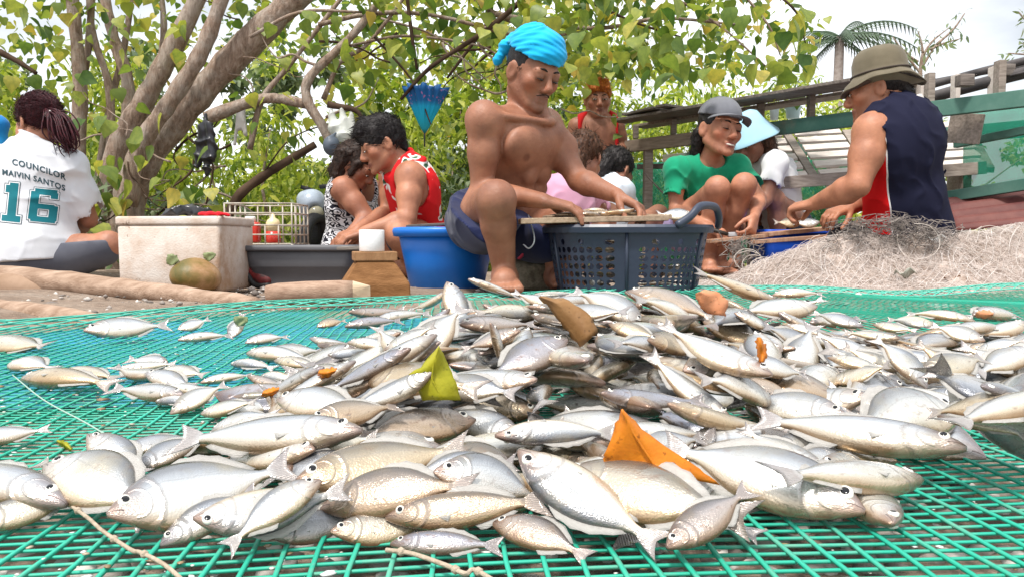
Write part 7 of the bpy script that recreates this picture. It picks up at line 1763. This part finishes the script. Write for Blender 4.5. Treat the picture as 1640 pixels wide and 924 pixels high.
TL = leaf_mat('hibiscus_leaf', LEAFV, .45, 'obj'); CL = leaf_mat('hibiscus_crown', LEAFV, .45, 'isl'); BL = leaf_mat('bush_leaf', [(0, (.10, .17, .035)), (.3, (.27, .37, .055)), (.65, (.48, .55, .09)), (1, (.66, .68, .24))], .45, 'isl')
GL = leaf_mat('grey_green_leaf', [(0, (.07, .12, .05)), (.5, (.16, .22, .12)), (1, (.30, .36, .24))], .35, 'isl')
def leaf_cloud(name, C, size, mat, parent, rs, shape='heart', facing=None):
    V0, F0 = leaf_mesh('l', True) if shape == 'heart' else leaf_mesh('l', False)
    if shape == 'tiny': V0 = [(-.32, .4, .06), (0, 0, 0), (.32, .4, .06), (0, 1, -.12)]; F0 = [(1, 2, 3, 0)]
    V0 = np.array(V0); F0 = np.array(F0); n = len(C); a = rs.rand(n) * 6.28; pt = rs.normal(-.5, .55, n); rl = rs.normal(0, .6, n); s = size * rs.uniform(.55, 1.15, n)
    ca, sa, cp, sp, cr, sr = np.cos(a), np.sin(a), np.cos(pt), np.sin(pt), np.cos(rl), np.sin(rl); P = np.tile(V0, (n, 1, 1)) * s[:, None, None]
    x, y, z = P[..., 0], P[..., 1], P[..., 2]; x, z = x * cr[:, None] + z * sr[:, None], -x * sr[:, None] + z * cr[:, None]; y, z = y * cp[:, None] - z * sp[:, None], y * sp[:, None] + z * cp[:, None]; x, y = x * ca[:, None] - y * sa[:, None], x * sa[:, None] + y * ca[:, None]
    P = np.stack([x, y, z], -1) + C[:, None, :]; F = (F0[None] + (np.arange(n) * len(V0))[:, None, None]).reshape(-1, 4); o = obj(name, mesh_np(name, P.reshape(-1, 3), F), mat, parent); return o
BARK = NT('grey_brown_bark', .9, .15); _v = BARK.coord('Object', (6, 6, 1.6)); _n = BARK.noise(_v, 7, 7, .7, .5); BARK.color(BARK.mix(BARK.ramp(BARK.noise(BARK.coord('Object'), 9, 5, .65), [(.46, (0, 0, 0)), (.60, (1, 1, 1))]), BARK.ramp(_n, [(.3, (.13, .09, .065)), (.5, (.32, .23, .175)), (.7, (.50, .40, .33))]), BARK.ramp(_n, [(.3, (.26, .21, .17)), (.7, (.50, .42, .36))]))); BARK.bump(_n, .9, .03); BARK = BARK.m
DARKB = simple('dark_bark', (.035, .022, .015), (.10, .065, .045), 10, .9, .1, .6, 30)
def limb(pts, Y, r0, r1, parent, mat=BARK, nm='branch', n=10, seed=0):
    P = smooth_path([W(p[0], p[1], p[2] if len(p) > 2 else Y) for p in pts], 5); k = Y / 1275; bm = bmesh.new(); rr = np.linspace(r0 * k, r1 * k, len(P)); rs_ = random.Random(seed + int(pts[0][0])); tube(bm, P, [r * rs_.uniform(.9, 1.12) for r in rr], n); return obj(nm, bm, mat, parent)
def tree():
    root = empty('hibiscus_tree', 'spreading tree with leaning brown trunks and heart-shaped leaves behind the foam box', 'tree', loc=W(205, 436, 4.4)); rs = np.random.RandomState(21)
    limb([(195, 445), (205, 330), (232, 258), (300, 172), (380, 88), (462, 8), (540, -70)], 4.3, 26, 19, root, nm='trunk', n=18); limb([(150, 440), (166, 320), (196, 222), (246, 135), (300, 32), (345, -60)], 4.45, 19, 13, root, nm='trunk', n=14)
    limb([(205, 330), (222, 240), (276, 158), (326, 76), (372, -50)], 4.15, 15, 11, root, nm='trunk', n=14); limb([(130, 440), (126, 240), (128, 130), (112, -40)], 4.7, 13, 9, root, nm='trunk'); limb([(140, 440), (118, 220), (140, 90), (150, -40)], 4.8, 6, 5, root, nm='trunk')
    limb([(190, 320), (206, 150), (182, 60), (160, -40)], 4.6, 11, 7, root); limb([(175, 300), (176, 150), (150, 60), (138, -40)], 4.8, 7, 4, root); limb([(210, 300), (240, 180), (262, 60), (255, -40)], 4.7, 7, 4, root); limb([(150, 330), (172, 190), (200, 70), (215, -40)], 4.9, 6, 4, root)
    limb([(0, 84), (30, 100), (58, 118)], 4.5, 5, 3, root, DARKB); limb([(255, 400), (330, 385), (368, 340), (386, 310), (432, 276), (505, 232)], 4.2, 10, 6, root, DARKB); limb([(534, 238), (518, 205), (492, 160), (498, 122), (560, 62), (618, -10)], 4.1, 9, 6, root); limb([(492, 168), (440, 158), (400, 164), (330, 190)], 4.15, 7, 10, root)
    limb([(400, 240), (420, 160), (468, 100), (560, -20)], 4.2, 5, 3, root); limb([(518, 160), (545, 100), (590, 70), (660, -20)], 4.2, 4, 2.5, root); limb([(525, 168), (570, 178), (582, 200)], 4.05, 5, 3, root, DARKB)
    for pts, r0, r1 in (([(642, 160), (690, 108), (780, 48), (860, -20)], 2.5, 5), ([(716, 126), (750, 80), (788, 28)], 2, 3.5), ([(668, 112), (660, 60), (650, -20)], 2.5, 3), ([(510, 40), (600, 22), (700, 26), (840, 60), (930, 52)], 4, 2), ([(560, 74), (650, 58), (760, 72), (800, 90)], 2.5, 1.5), ([(400, 60), (480, 20), (580, 20)], 3, 2), ([(600, 60), (660, 130), (690, 200)], 2, 1),
                        ([(780, 20), (860, 36), (960, 46), (1060, 30), (1180, 40)], 5, 2), ([(760, 0), (800, 26), (832, 40)], 4, 3), ([(900, -20), (1000, 30), (1090, 60)], 3, 1.5), ([(1050, -20), (1150, 40), (1230, 110)], 2.5, 1), ([(1180, -20), (1230, 40), (1250, 90)], 2.5, 1), ([(610, 30), (700, 60), (780, 130)], 2, 1), ([(1230, -20), (1275, 20), (1290, 70)], 2.5, 1), ([(420, 280), (470, 220), (560, 190)], 1.5, 1), ([(300, 220), (340, 260), (330, 330)], 2, 1.5)):
        limb(pts, 4.1 + .3 * rs.rand(), r0, r1, root, DARKB if rs.rand() < .55 else BARK, n=7)
    for k in range(46):                                          # thin hanging stems, dead twigs and climbers round the foot of the tree
        x, y = (rs.uniform(150, 390), rs.uniform(210, 360)) if k < 26 else (rs.uniform(380, 900), rs.uniform(0, 190)); P = [(x, y)]; a = rs.rand() * 6.28
        for s in range(5): a += rs.normal() * .5; x += math.cos(a) * 24; y += math.sin(a) * 20; P.append((x, min(y, 400)))
        limb(P, rs.uniform(4.0, 4.9), rs.uniform(.8, 2.6), .7, root, BARK if k % 3 else DARKB, 'vine' if k < 26 else 'twig', 6)
    me = bpy.data.meshes.new('leaf'); V, F = leaf_mesh('l'); me.from_pydata(V, [], F); me.materials.append(TL); me.polygons.foreach_set('use_smooth', [True] * len(F)); me2 = bpy.data.meshes.new('leaf'); V, F = leaf_mesh('l', True, 6, -.10, .55); me2.from_pydata(V, [], F); me2.materials.append(TL); me2.polygons.foreach_set('use_smooth', [True] * len(F))
    spots = []
    for n_, x0, x1, y0, y1, Y0, Y1, s0, s1 in ((92, 860, 1300, -15, 118, 3.3, 4.6, .095, .15), (26, 640, 870, -15, 60, 3.6, 4.6, .08, .12), (16, 1195, 1300, 60, 150, 3.6, 4.4, .10, .14), (26, 130, 350, 170, 300, 3.7, 4.1, .09, .14), (14, 150, 215, 300, 400, 3.9, 4.2, .10, .15), (18, 255, 350, 300, 345, 3.6, 3.95, .09, .13), (26, 385, 640, 5, 150, 3.8, 4.3, .08, .13), (14, 400, 480, 140, 260, 3.9, 4.2, .07, .11), (32, -10, 130, 0, 160, 4.0, 5.0, .08, .13), (14, 170, 300, 20, 110, 4.0, 4.4, .09, .13), (14, 870, 1010, 90, 150, 3.8, 4.6, .09, .12)):
        for k in range(n_): spots.append((rs.uniform(x0, x1), rs.uniform(y0, y1), rs.uniform(Y0, Y1), rs.uniform(s0, s1)))
    for px, py, Y, s in spots[:300]:
        s *= .72
        M = Matrix.LocRotScale(W(px, py, Y) - root.location, Matrix.Rotation(rs.rand() * 6.28, 3, 'Z').to_quaternion() @ Quaternion((1, 0, 0), -rs.uniform(.3, 1.35)) @ Quaternion((0, 1, 0), rs.normal() * .5), (s, s, s)); inst('leaf', me if rs.rand() < .6 else me2, root, M)
    C = []                                                        # the rest of the crown, out of the near leaves' way
    for k in range(6800):
        px, py, Y = rs.uniform(-120, 1330), 0, rs.uniform(4.4, 6.8); py = rs.uniform(-140, 80 if px < 700 else 120) if rs.rand() < .7 else rs.uniform(-150, 220 if px < 1000 else 90)
        if px > 1180 and (py > 60 or rs.rand() < .35): continue
        C.append(W(px, py, Y))
    for k in range(2600):
        px, py = rs.uniform(560, 1310), rs.uniform(-60, 120)
        if px > 1150 and rs.rand() < .5: continue
        C.append(W(px, py, rs.uniform(3.9, 5.2)))
    C = np.array([list(p) for p in C]); q = vnoise(C * 1.5, 4); o = leaf_cloud('crown', C[q > -.15], .075, CL, root, rs); o['kind'] = 'stuff'
tree()
def bush(label, px, top, Y, wpx, mat, n, size, seed, shape='leaf', base=430, stems=6):
    rs = np.random.RandomState(seed); root = empty('bush', label, 'bush', loc=W(px, base, Y)); k = Y / 1275; zt = W(px, top, Y).z; zb = gz(0, Y); cx = W(px, 400, Y).x; hw = wpx / 2 * k; h = zt - zb
    # leaves sit in clumps spread through the crown
    cl = [(cx + rs.uniform(-1, 1) * hw, Y + rs.uniform(-.6, .6), zb + h * (rs.uniform(.08, 1) ** .8) * rs.uniform(.8, 1.0), rs.uniform(.16, .34)) for _ in range(max(18, int(n / 130)))]; C = []
    for j in range(n):
        c = cl[rs.randint(len(cl))]; v = rs.normal(size=3); v /= np.linalg.norm(v); C.append((c[0] + v[0] * c[3] * rs.uniform(.5, 1.1), c[1] + v[1] * c[3], c[2] + v[2] * c[3] * .75))
    C = np.array(C); C = C[C[:, 2] > zb]; o = leaf_cloud('foliage', C, size, mat, root, rs, shape); o['kind'] = 'stuff'
    for j in range(stems):
        c = cl[rs.randint(len(cl))]; b = Vector((cx + rs.uniform(-.5, .5) * hw, Y + rs.uniform(-.2, .2), zb - .05)); e = Vector(c[:3]); bm = bmesh.new(); tube(bm, smooth_path([b, b.lerp(e, .5) + Vector((rs.normal() * .1, rs.normal() * .1, .1)), e], 4), list(np.linspace(.02, .006, 9)), 6); obj('stem', bm, BARK, root)
bush('bright yellow-green shrub right behind the couple', 470, 205, 6.0, 460, BL, 7000, .085, 1, 'leaf'); bush('tall light green thicket in the middle behind the umbrella', 700, 40, 7.6, 520, BL, 8500, .10, 2, 'tiny')
bush('thicket behind the boy with orange hair', 960, 70, 8.0, 440, BL, 11000, .10, 3, 'leaf'); bush('low leafy bush above the rack on the right', 1230, 140, 7.4, 460, BL, 13000, .085, 4, 'leaf')
bush('grey-green shrub at the far left behind the woman', 60, 60, 6.2, 420, BL, 6500, .10, 5, 'leaf'); bush('grey-green shrub at the foot of the tree', 190, 300, 4.75, 200, GL, 1500, .09, 6, 'leaf', 430, 4); bush('green undergrowth between the tree trunks', 280, 150, 6.8, 360, BL, 5000, .10, 7, 'leaf')
bush('far bush line on the right behind the rack', 1480, 178, 9.5, 520, BL, 6000, .10, 8, 'tiny'); bush('pale silvery shrub beside the umbrella', 690, 200, 6.6, 200, GL, 2200, .10, 9, 'leaf'); bush('distant pale thicket closing the view in the middle', 640, -10, 11.0, 900, GL, 6000, .15, 10, 'tiny'); bush('distant thicket behind the left tree', 120, 10, 10.0, 700, GL, 4500, .14, 12, 'tiny')
def palm():
    c = W(1345, 60, 26); root = empty('palm_tree', 'coconut palm far behind the man with the bucket hat', 'palm', loc=(c.x, 26, gz(0, 26))); bm = bmesh.new(); tube(bm, smooth_path([(c.x - .1, 26, gz(0, 26)), (c.x - .05, 26, 2.5), c], 6), list(np.linspace(.20, .14, 13)), 10); obj('trunk', bm, simple('palm_bark', (.26, .22, .20), (.40, .36, .33), 10, .9, .1, .5, 20), root)
    fm = simple('palm_leaf', (.03, .06, .03), (.07, .11, .06), 6, .5, .4); rs = random.Random(5)
    for k, (ax, el, L) in enumerate(((.2, .75, 2.1), (.0, .35, 2.2), (-.15, .05, 2.0), (.35, -.25, 1.6), (1.9, .7, 1.5), (3.0, .55, 1.3), (3.3, .0, 1.2), (2.6, -.5, 1.1), (-.5, -.6, 1.5), (.9, .95, 2.0), (4.6, .3, 1.6), (5.4, .2, 1.8))):
        L *= 1.3; h = Vector((math.cos(ax), math.sin(ax) * .8, 0)); P = [c + h * (L * f) + Vector((0, 0, math.sin(el) * L * f - .55 * L * f * f)) for f in np.linspace(0, 1, 10)]; bm = bmesh.new(); tube(bm, P, list(np.linspace(.03, .008, 10)), 5)
        for i in range(1, 10):
            for s_ in (0, .5):
                p = P[i - 1].lerp(P[i], s_); dd = (P[i] - P[i - 1]).normalized(); sd_ = dd.cross(Vector((0, 0, 1))).normalized()
                for q in (1, -1):
                    ln = .62 * (1 - .55 * abs(i / 9 - .4)); tip = p + (sd_ * q * .6 + dd * .6 + Vector((0, 0, -.55))).normalized() * ln; wv = dd * .05; a_, b_, c_ = bm.verts.new(p - wv), bm.verts.new(p + wv), bm.verts.new(tip); bm.faces.new((a_, b_, c_))
        obj('frond', bm, fm, root)
palm()
def sparse_tree(label, pts, tips, Y, seed):
    rs = np.random.RandomState(seed); root = empty('slender_tree', label, 'tree', loc=W(pts[0][0], 430, Y))
    limb(pts, Y, 5, 2, root, nm='trunk', n=8); C = []
    for a, b in tips: limb([a, ((a[0] + b[0]) / 2 + rs.normal() * 3, (a[1] + b[1]) / 2), b], Y, 2.2, .8, root, n=6)
    for a, b in tips:
        for k in range(16): f = rs.uniform(.35, 1.05); C.append(list(W(a[0] + (b[0] - a[0]) * f + rs.normal() * 7, a[1] + (b[1] - a[1]) * f + rs.normal() * 6, Y + rs.normal() * .15)))
    o = leaf_cloud('crown', np.array(C), .10, GL, root, rs, 'leaf'); o['kind'] = 'stuff'
sparse_tree('slender sparse-leaved tree against the sky behind the rack', [(1478, 430), (1476, 200), (1474, 120), (1478, 85)], [((1476, 120), (1430, 60)), ((1476, 110), (1500, 70)), ((1478, 90), (1520, 45)), ((1500, 72), (1545, 22)), ((1490, 80), (1540, 62)), ((1470, 100), (1448, 80)), ((1478, 86), (1470, 50))], 9.0, 2)
sparse_tree('sparse branch tips entering at the right edge of the sky', [(1700, 430), (1690, 200), (1680, 120), (1660, 60)], [((1672, 90), (1615, 86)), ((1665, 70), (1632, 20)), ((1670, 80), (1636, 70))], 8.0, 4)
# ---------------------------------------------------------------- hung in the tree
def umbrella():
    root = empty('umbrella', 'half-closed blue patterned umbrella hanging upside down from a branch', 'umbrella', loc=W(680, 238, 4.2)); top, tip = W(682, 142, 4.2), W(680, 214, 4.2); ax = (top - tip); n = 64; bm = bmesh.new(); rings = []; x, u = frame(ax)
    for j in range(11):
        f = j / 10; r0 = .004 + .104 * f ** .85; ring = []
        for k in range(n):
            a = 2 * math.pi * k / n; pl = 1 + .16 * f * math.cos(16 * a); sc = .010 * math.cos(8 * a) if j == 10 else 0; ring.append(bm.verts.new(tip + ax * f * (1 + sc * 4) + (x * math.cos(a) + u * math.sin(a)) * r0 * pl))
        rings.append(ring)
    for a, b in zip(rings, rings[1:]):
        for k in range(n): bm.faces.new((a[k], a[(k + 1) % n], b[(k + 1) % n], b[k]))
    t = NT('umbrella_cloth', .55, .3); v = t.coord('Object'); sx = t.n('ShaderNodeSeparateXYZ'); t.l(v, sx.inputs[0]); z0, z1 = tip.z, top.z; fz = t.math('DIVIDE', t.math('SUBTRACT', sx.outputs['Z'], z0), z1 - z0)
    c = t.ramp(fz, [(0, (.02, .30, .36)), (.3, (.01, .42, .60)), (.55, (.01, .40, .66)), (.68, (.01, .14, .36)), (1, (.012, .10, .30))]); nn = t.ramp(t.noise(v, 45, 2), [(.60, (0, 0, 0)), (.64, (1, 1, 1))]); c = t.mix(t.math('MULTIPLY', nn, t.ramp(fz, [(.6, (0, 0, 0)), (.7, (1, 1, 1)), (.9, (1, 1, 1)), (.95, (0, 0, 0))])), c, (.40, .16, .36)); t.color(c); o = obj('canopy', bm, t.m, root); m = o.modifiers.new('t', 'SOLIDIFY'); m.thickness = .001
    st = simple('umbrella_steel', (.05, .05, .06), rough=.4)
    for k in range(8):
        a = 2 * math.pi * k / 8; bm = bmesh.new(); tube(bm, [tip + ax * .1 + (x * math.cos(a) + u * math.sin(a)) * .014, tip + ax * .97 + (x * math.cos(a) + u * math.sin(a)) * .118], .0016, 5); obj('rib', bm, st, root)
    bm = bmesh.new(); tube(bm, [W(680, 236, 4.2), tip, top + ax * .12], .004, 8); obj('shaft', bm, st, root); bm = bmesh.new(); tube(bm, [top + ax * .12, W(676, 112, 4.16)], .0015, 5); obj('hanging_string', bm, st, root)
umbrella()
def hung():
    F = Field(W(548, 205, 4.05) - Vector((.2, .12, .2)), W(548, 205, 4.05) + Vector((.2, .12, .2)), .006); F.cone(W(530, 178, 4.05), W(536, 205, 4.05), .012, .03, .02); F.cone(W(548, 176, 4.05), W(552, 216, 4.05), .012, .04, .02); F.cone(W(536, 205, 4.05), W(560, 222, 4.05), .028, .016, .02); F.cone(W(562, 178, 4.05), W(566, 208, 4.05), .008, .018, .02); F.warp(folds((1, .4, .3), .012, 13, 3)); F.warp(folds((-.5, .4, 1), .008, 17, 6))
    t = NT('thin_white_plastic', .35, .5); t.color((.68, .70, .66)); t.b.inputs['Transmission Weight'].default_value = .0; t.b.inputs['Alpha'].default_value = .72; tag(obj('plastic_bag', F.mesh('plastic_bag'), t.m), 'thin white plastic bag hanging from the branch above the couple', 'bag')
    F = Field(W(328, 238, 3.9) - Vector((.12, .1, .2)), W(328, 238, 3.9) + Vector((.12, .1, .2)), .006); F.cone(W(322, 205, 3.9), W(318, 262, 3.92), .016, .022, .02); F.cone(W(336, 200, 3.88), W(340, 250, 3.88), .015, .024, .02); F.cone(W(328, 215, 3.9), W(332, 276, 3.9), .022, .018, .02); F.cone(W(330, 184, 3.9), W(330, 208, 3.9), .008, .02, .02); F.warp(folds((1, .2, .25), .014, 22, 8)); F.warp(folds((.4, .6, 1), .010, 18, 5)); tag(obj('black_bag', F.mesh('black_bag'), simple('black_bag_film', (.010, .010, .016), rough=.35, spec=.6)), 'black plastic bag hanging from the tree trunk', 'bag')
    F = Field(W(531, 234, 4.0) - Vector((.1, .1, .1)), W(531, 234, 4.0) + Vector((.1, .1, .1)), .005); F.ell(W(531, 234, 4.0), (.042, .05, .05), None, .01); F.ell(W(531, 236, 3.9), (.03, .06, .035), None, .01, 'c'); F.cone(W(527, 222, 3.97), W(538, 214, 4.0), .008, .006, .01); tag(obj('hanging_cap', F.mesh('hanging_cap'), simple('slate_plastic', (.08, .10, .13), rough=.5)), 'dark slate cap hanging at the end of the tree limb', 'float')  # dark cap hung on the limb, simplified to a hollowed ball
    F = Field(W(372, 200, 4.3) - Vector((.15, .1, .25)), W(372, 200, 4.3) + Vector((.15, .1, .25)), .007); F.cone(W(388, 160, 4.3), W(392, 215, 4.3), .008, .012, .02); F.cone(W(384, 165, 4.3), W(376, 232, 4.3), .010, .010, .02); F.cone(W(388, 175, 4.3), W(384, 205, 4.3), .014, .016, .02); F.warp(folds((1, .3, .2), .010, 15, 2)); tag(obj('white_rag', F.mesh('white_rag'), cloth_mat('white_rag', (.60, .58, .56))), 'torn white rag hanging from a branch right of the thick trunk', 'rag')
    F = Field(W(-6, 208, 3.9) - Vector((.12, .12, .2)), W(-6, 208, 3.9) + Vector((.12, .12, .2)), .006); F.ell(W(-8, 200, 3.9), (.06, .06, .05), None, .02); F.cone(W(-8, 205, 3.9), W(-4, 232, 3.9), .045, .05, .03); F.warp(folds((1, .3, .5), .006, 14, 5)); tag(obj('blue_cloth', F.mesh('blue_cloth'), cloth_mat('blue_edge_cloth', (.01, .16, .52), (.02, .30, .60))), 'edge of a blue cloth at the left picture border beside the woman', 'cloth')
hung()
# ---------------------------------------------------------------- fallen leaves on the heap, lying where they touch the fish
def fallen_leaves():
    bpy.context.view_layer.update(); dg = bpy.context.evaluated_depsgraph_get(); rs = np.random.RandomState(9)
    def depth(px, py):
        r_ = ray(px, py); h = S.ray_cast(dg, Vector((0, 0, CAMZ)), r_.normalized(), distance=3.0); return h[1].y if h[0] else 1.0
    def lm(name, c1, c2):
        t = NT(name, .42, .4); v = t.coord('Object'); n = t.noise(v, 60, 5, .6); sp = t.ramp(t.noise(v, 190, 3), [(.64, (0, 0, 0)), (.70, (1, 1, 1))]); t.color(t.mix(t.math('MULTIPLY', sp, .7), t.ramp(n, [(.3, c1), (.7, c2)]), tuple(k_ * .3 for k_ in c1))); t.bump(t.noise(v, 220, 3), .3, .002); tr = t.n('ShaderNodeBsdfTranslucent'); tr.inputs['Color'].default_value = (*c2, 1); ms = t.n('ShaderNodeMixShader'); ms.inputs[0].default_value = .25; t.l(t.b.outputs[0], ms.inputs[1]); t.l(tr.outputs[0], ms.inputs[2]); t.l(ms.outputs[0], t.t.nodes['Material Output'].inputs['Surface']); return t.m
    OR, YG, BR, PE = lm('orange_leaf', (.62, .18, .01), (.78, .27, .015)), lm('yellow_green_leaf', (.33, .34, .012), (.46, .42, .02)), lm('brown_leaf', (.26, .13, .045), (.38, .21, .085)), lm('peach_leaf', (.62, .25, .11), (.72, .34, .18)); GG = lm('dull_green_leaf', (.22, .27, .12), (.32, .36, .18))
    for name, label, L_, Rr, mat, lean in (   # left edge, midrib, right edge as picture points; lean = how much nearer the upper end stands
        ('fallen_leaf', 'large orange leaf folded upright on the front of the fish heap', [(996, 655), (985, 685), (968, 728), (965, 740)], [(996, 655), (1040, 697), (1120, 750), (1152, 776)], OR, .0),
        ('fallen_leaf', 'bright yellow-green leaf standing on the left of the fish heap', [(703, 554), (672, 588), (653, 600), (678, 640)], [(703, 554), (716, 580), (730, 612), (738, 640)], YG, .0),
        ('fallen_leaf', 'curled brown leaf lying on the crest of the fish heap', [(862, 476), (880, 494), (902, 524), (930, 556)], [(866, 474), (912, 480), (946, 506), (958, 532)], BR, .01),
        ('fallen_leaf', 'round peach-coloured leaf on the crest below the black basket', [(1114, 470), (1116, 480), (1122, 494), (1142, 504)], [(1128, 464), (1152, 468), (1166, 482), (1163, 506)], PE, .0),
        ('fallen_leaf', 'small red-orange leaf tucked between fish on the right shoulder', [(1212, 540), (1211, 555), (1214, 570), (1218, 580)], [(1218, 540), (1226, 552), (1228, 568), (1224, 580)], OR, .0),
        ('fallen_leaf', 'small orange leaf scrap on the left slope of the heap', [(508, 600), (515, 605), (526, 604), (536, 596)], [(512, 592), (520, 590), (532, 588), (540, 590)], OR, .0),
        ('fallen_leaf', 'second orange scrap lower on the left slope', [(418, 634), (428, 636), (438, 632), (446, 626)], [(422, 626), (430, 622), (440, 620), (448, 620)], OR, .0),
        ('fallen_leaf', 'pale pink leaf among the fish at the far right', [(1562, 502), (1564, 508), (1576, 510), (1590, 506)], [(1566, 498), (1574, 496), (1584, 497), (1592, 500)], PE, .0),
        ('fallen_leaf', 'small round green leaf stuck to the foam box left of the coconut top', [(268, 408), (265, 414), (267, 422), (273, 426)], [(276, 407), (285, 410), (286, 418), (280, 425)], GG, .0),
        ('fallen_leaf', 'small green leaf stuck to the foam box above the coconut', [(328, 405), (325, 408), (328, 414), (334, 419)], [(338, 404), (346, 406), (345, 412), (338, 418)], GG, .0),
        ('fallen_leaf', 'small green leaf on the lone fish at the back left', [(376, 506), (374, 512), (376, 518), (381, 522)], [(384, 505), (396, 507), (397, 514), (390, 521)], GG, .0),
        ('fallen_leaf', 'tiny yellow leaf beside the front left fish', [(90, 706), (96, 712), (104, 718), (114, 722)], [(92, 704), (100, 706), (110, 710), (116, 718)], YG, .0)):
        ys = [depth(*p) for p in (L_[-1], Rr[-1], L_[2], Rr[2], ((L_[1][0] + Rr[1][0]) / 2, (L_[1][1] + Rr[1][1]) / 2))]; Y = min(ys) - .006; nl = 9; bm = bmesh.new(); g = []
        Lp = np.array(L_, float); Rp = np.array(Rr, float); tt = np.linspace(0, 3, 13)
        for t_ in tt:
            l_ = [np.interp(t_, range(4), Lp[:, k]) for k in (0, 1)]; r_ = [np.interp(t_, range(4), Rp[:, k]) for k in (0, 1)]; row = []
            for i in range(nl):
                f = i / (nl - 1); fold = abs(f - .5) * 2; rg = rs.normal(size=2) * (1.1 if i in (0, nl - 1) and t_ > .3 else .25); row.append(bm.verts.new(W(rg[0] + l_[0] + (r_[0] - l_[0]) * f, rg[1] + l_[1] + (r_[1] - l_[1]) * f, Y - lean * t_ / 3 + .006 * fold ** 1.4 + .0015 * math.sin(t_ * 3 + f * 5))))
            g.append(row)
        for a, b in zip(g, g[1:]):
            for i in range(nl - 1): bm.faces.new((a[i], a[i + 1], b[i + 1], b[i]))
        bmesh.ops.remove_doubles(bm, verts=bm.verts, dist=.0004); o = obj(name, bm, mat); m = o.modifiers.new('t', 'SOLIDIFY'); m.thickness = .0003; tag(o, label, 'leaf')
        if 'large' in label or 'bright' in label:
            bm = bmesh.new(); mid = [W((np.interp(t_, range(4), Lp[:, 0]) + np.interp(t_, range(4), Rp[:, 0])) / 2, (np.interp(t_, range(4), Lp[:, 1]) + np.interp(t_, range(4), Rp[:, 1])) / 2, Y - .0008) for t_ in tt]; tube(bm, mid, .0007, 5); obj('midrib', bm, mat, o)
fallen_leaves()
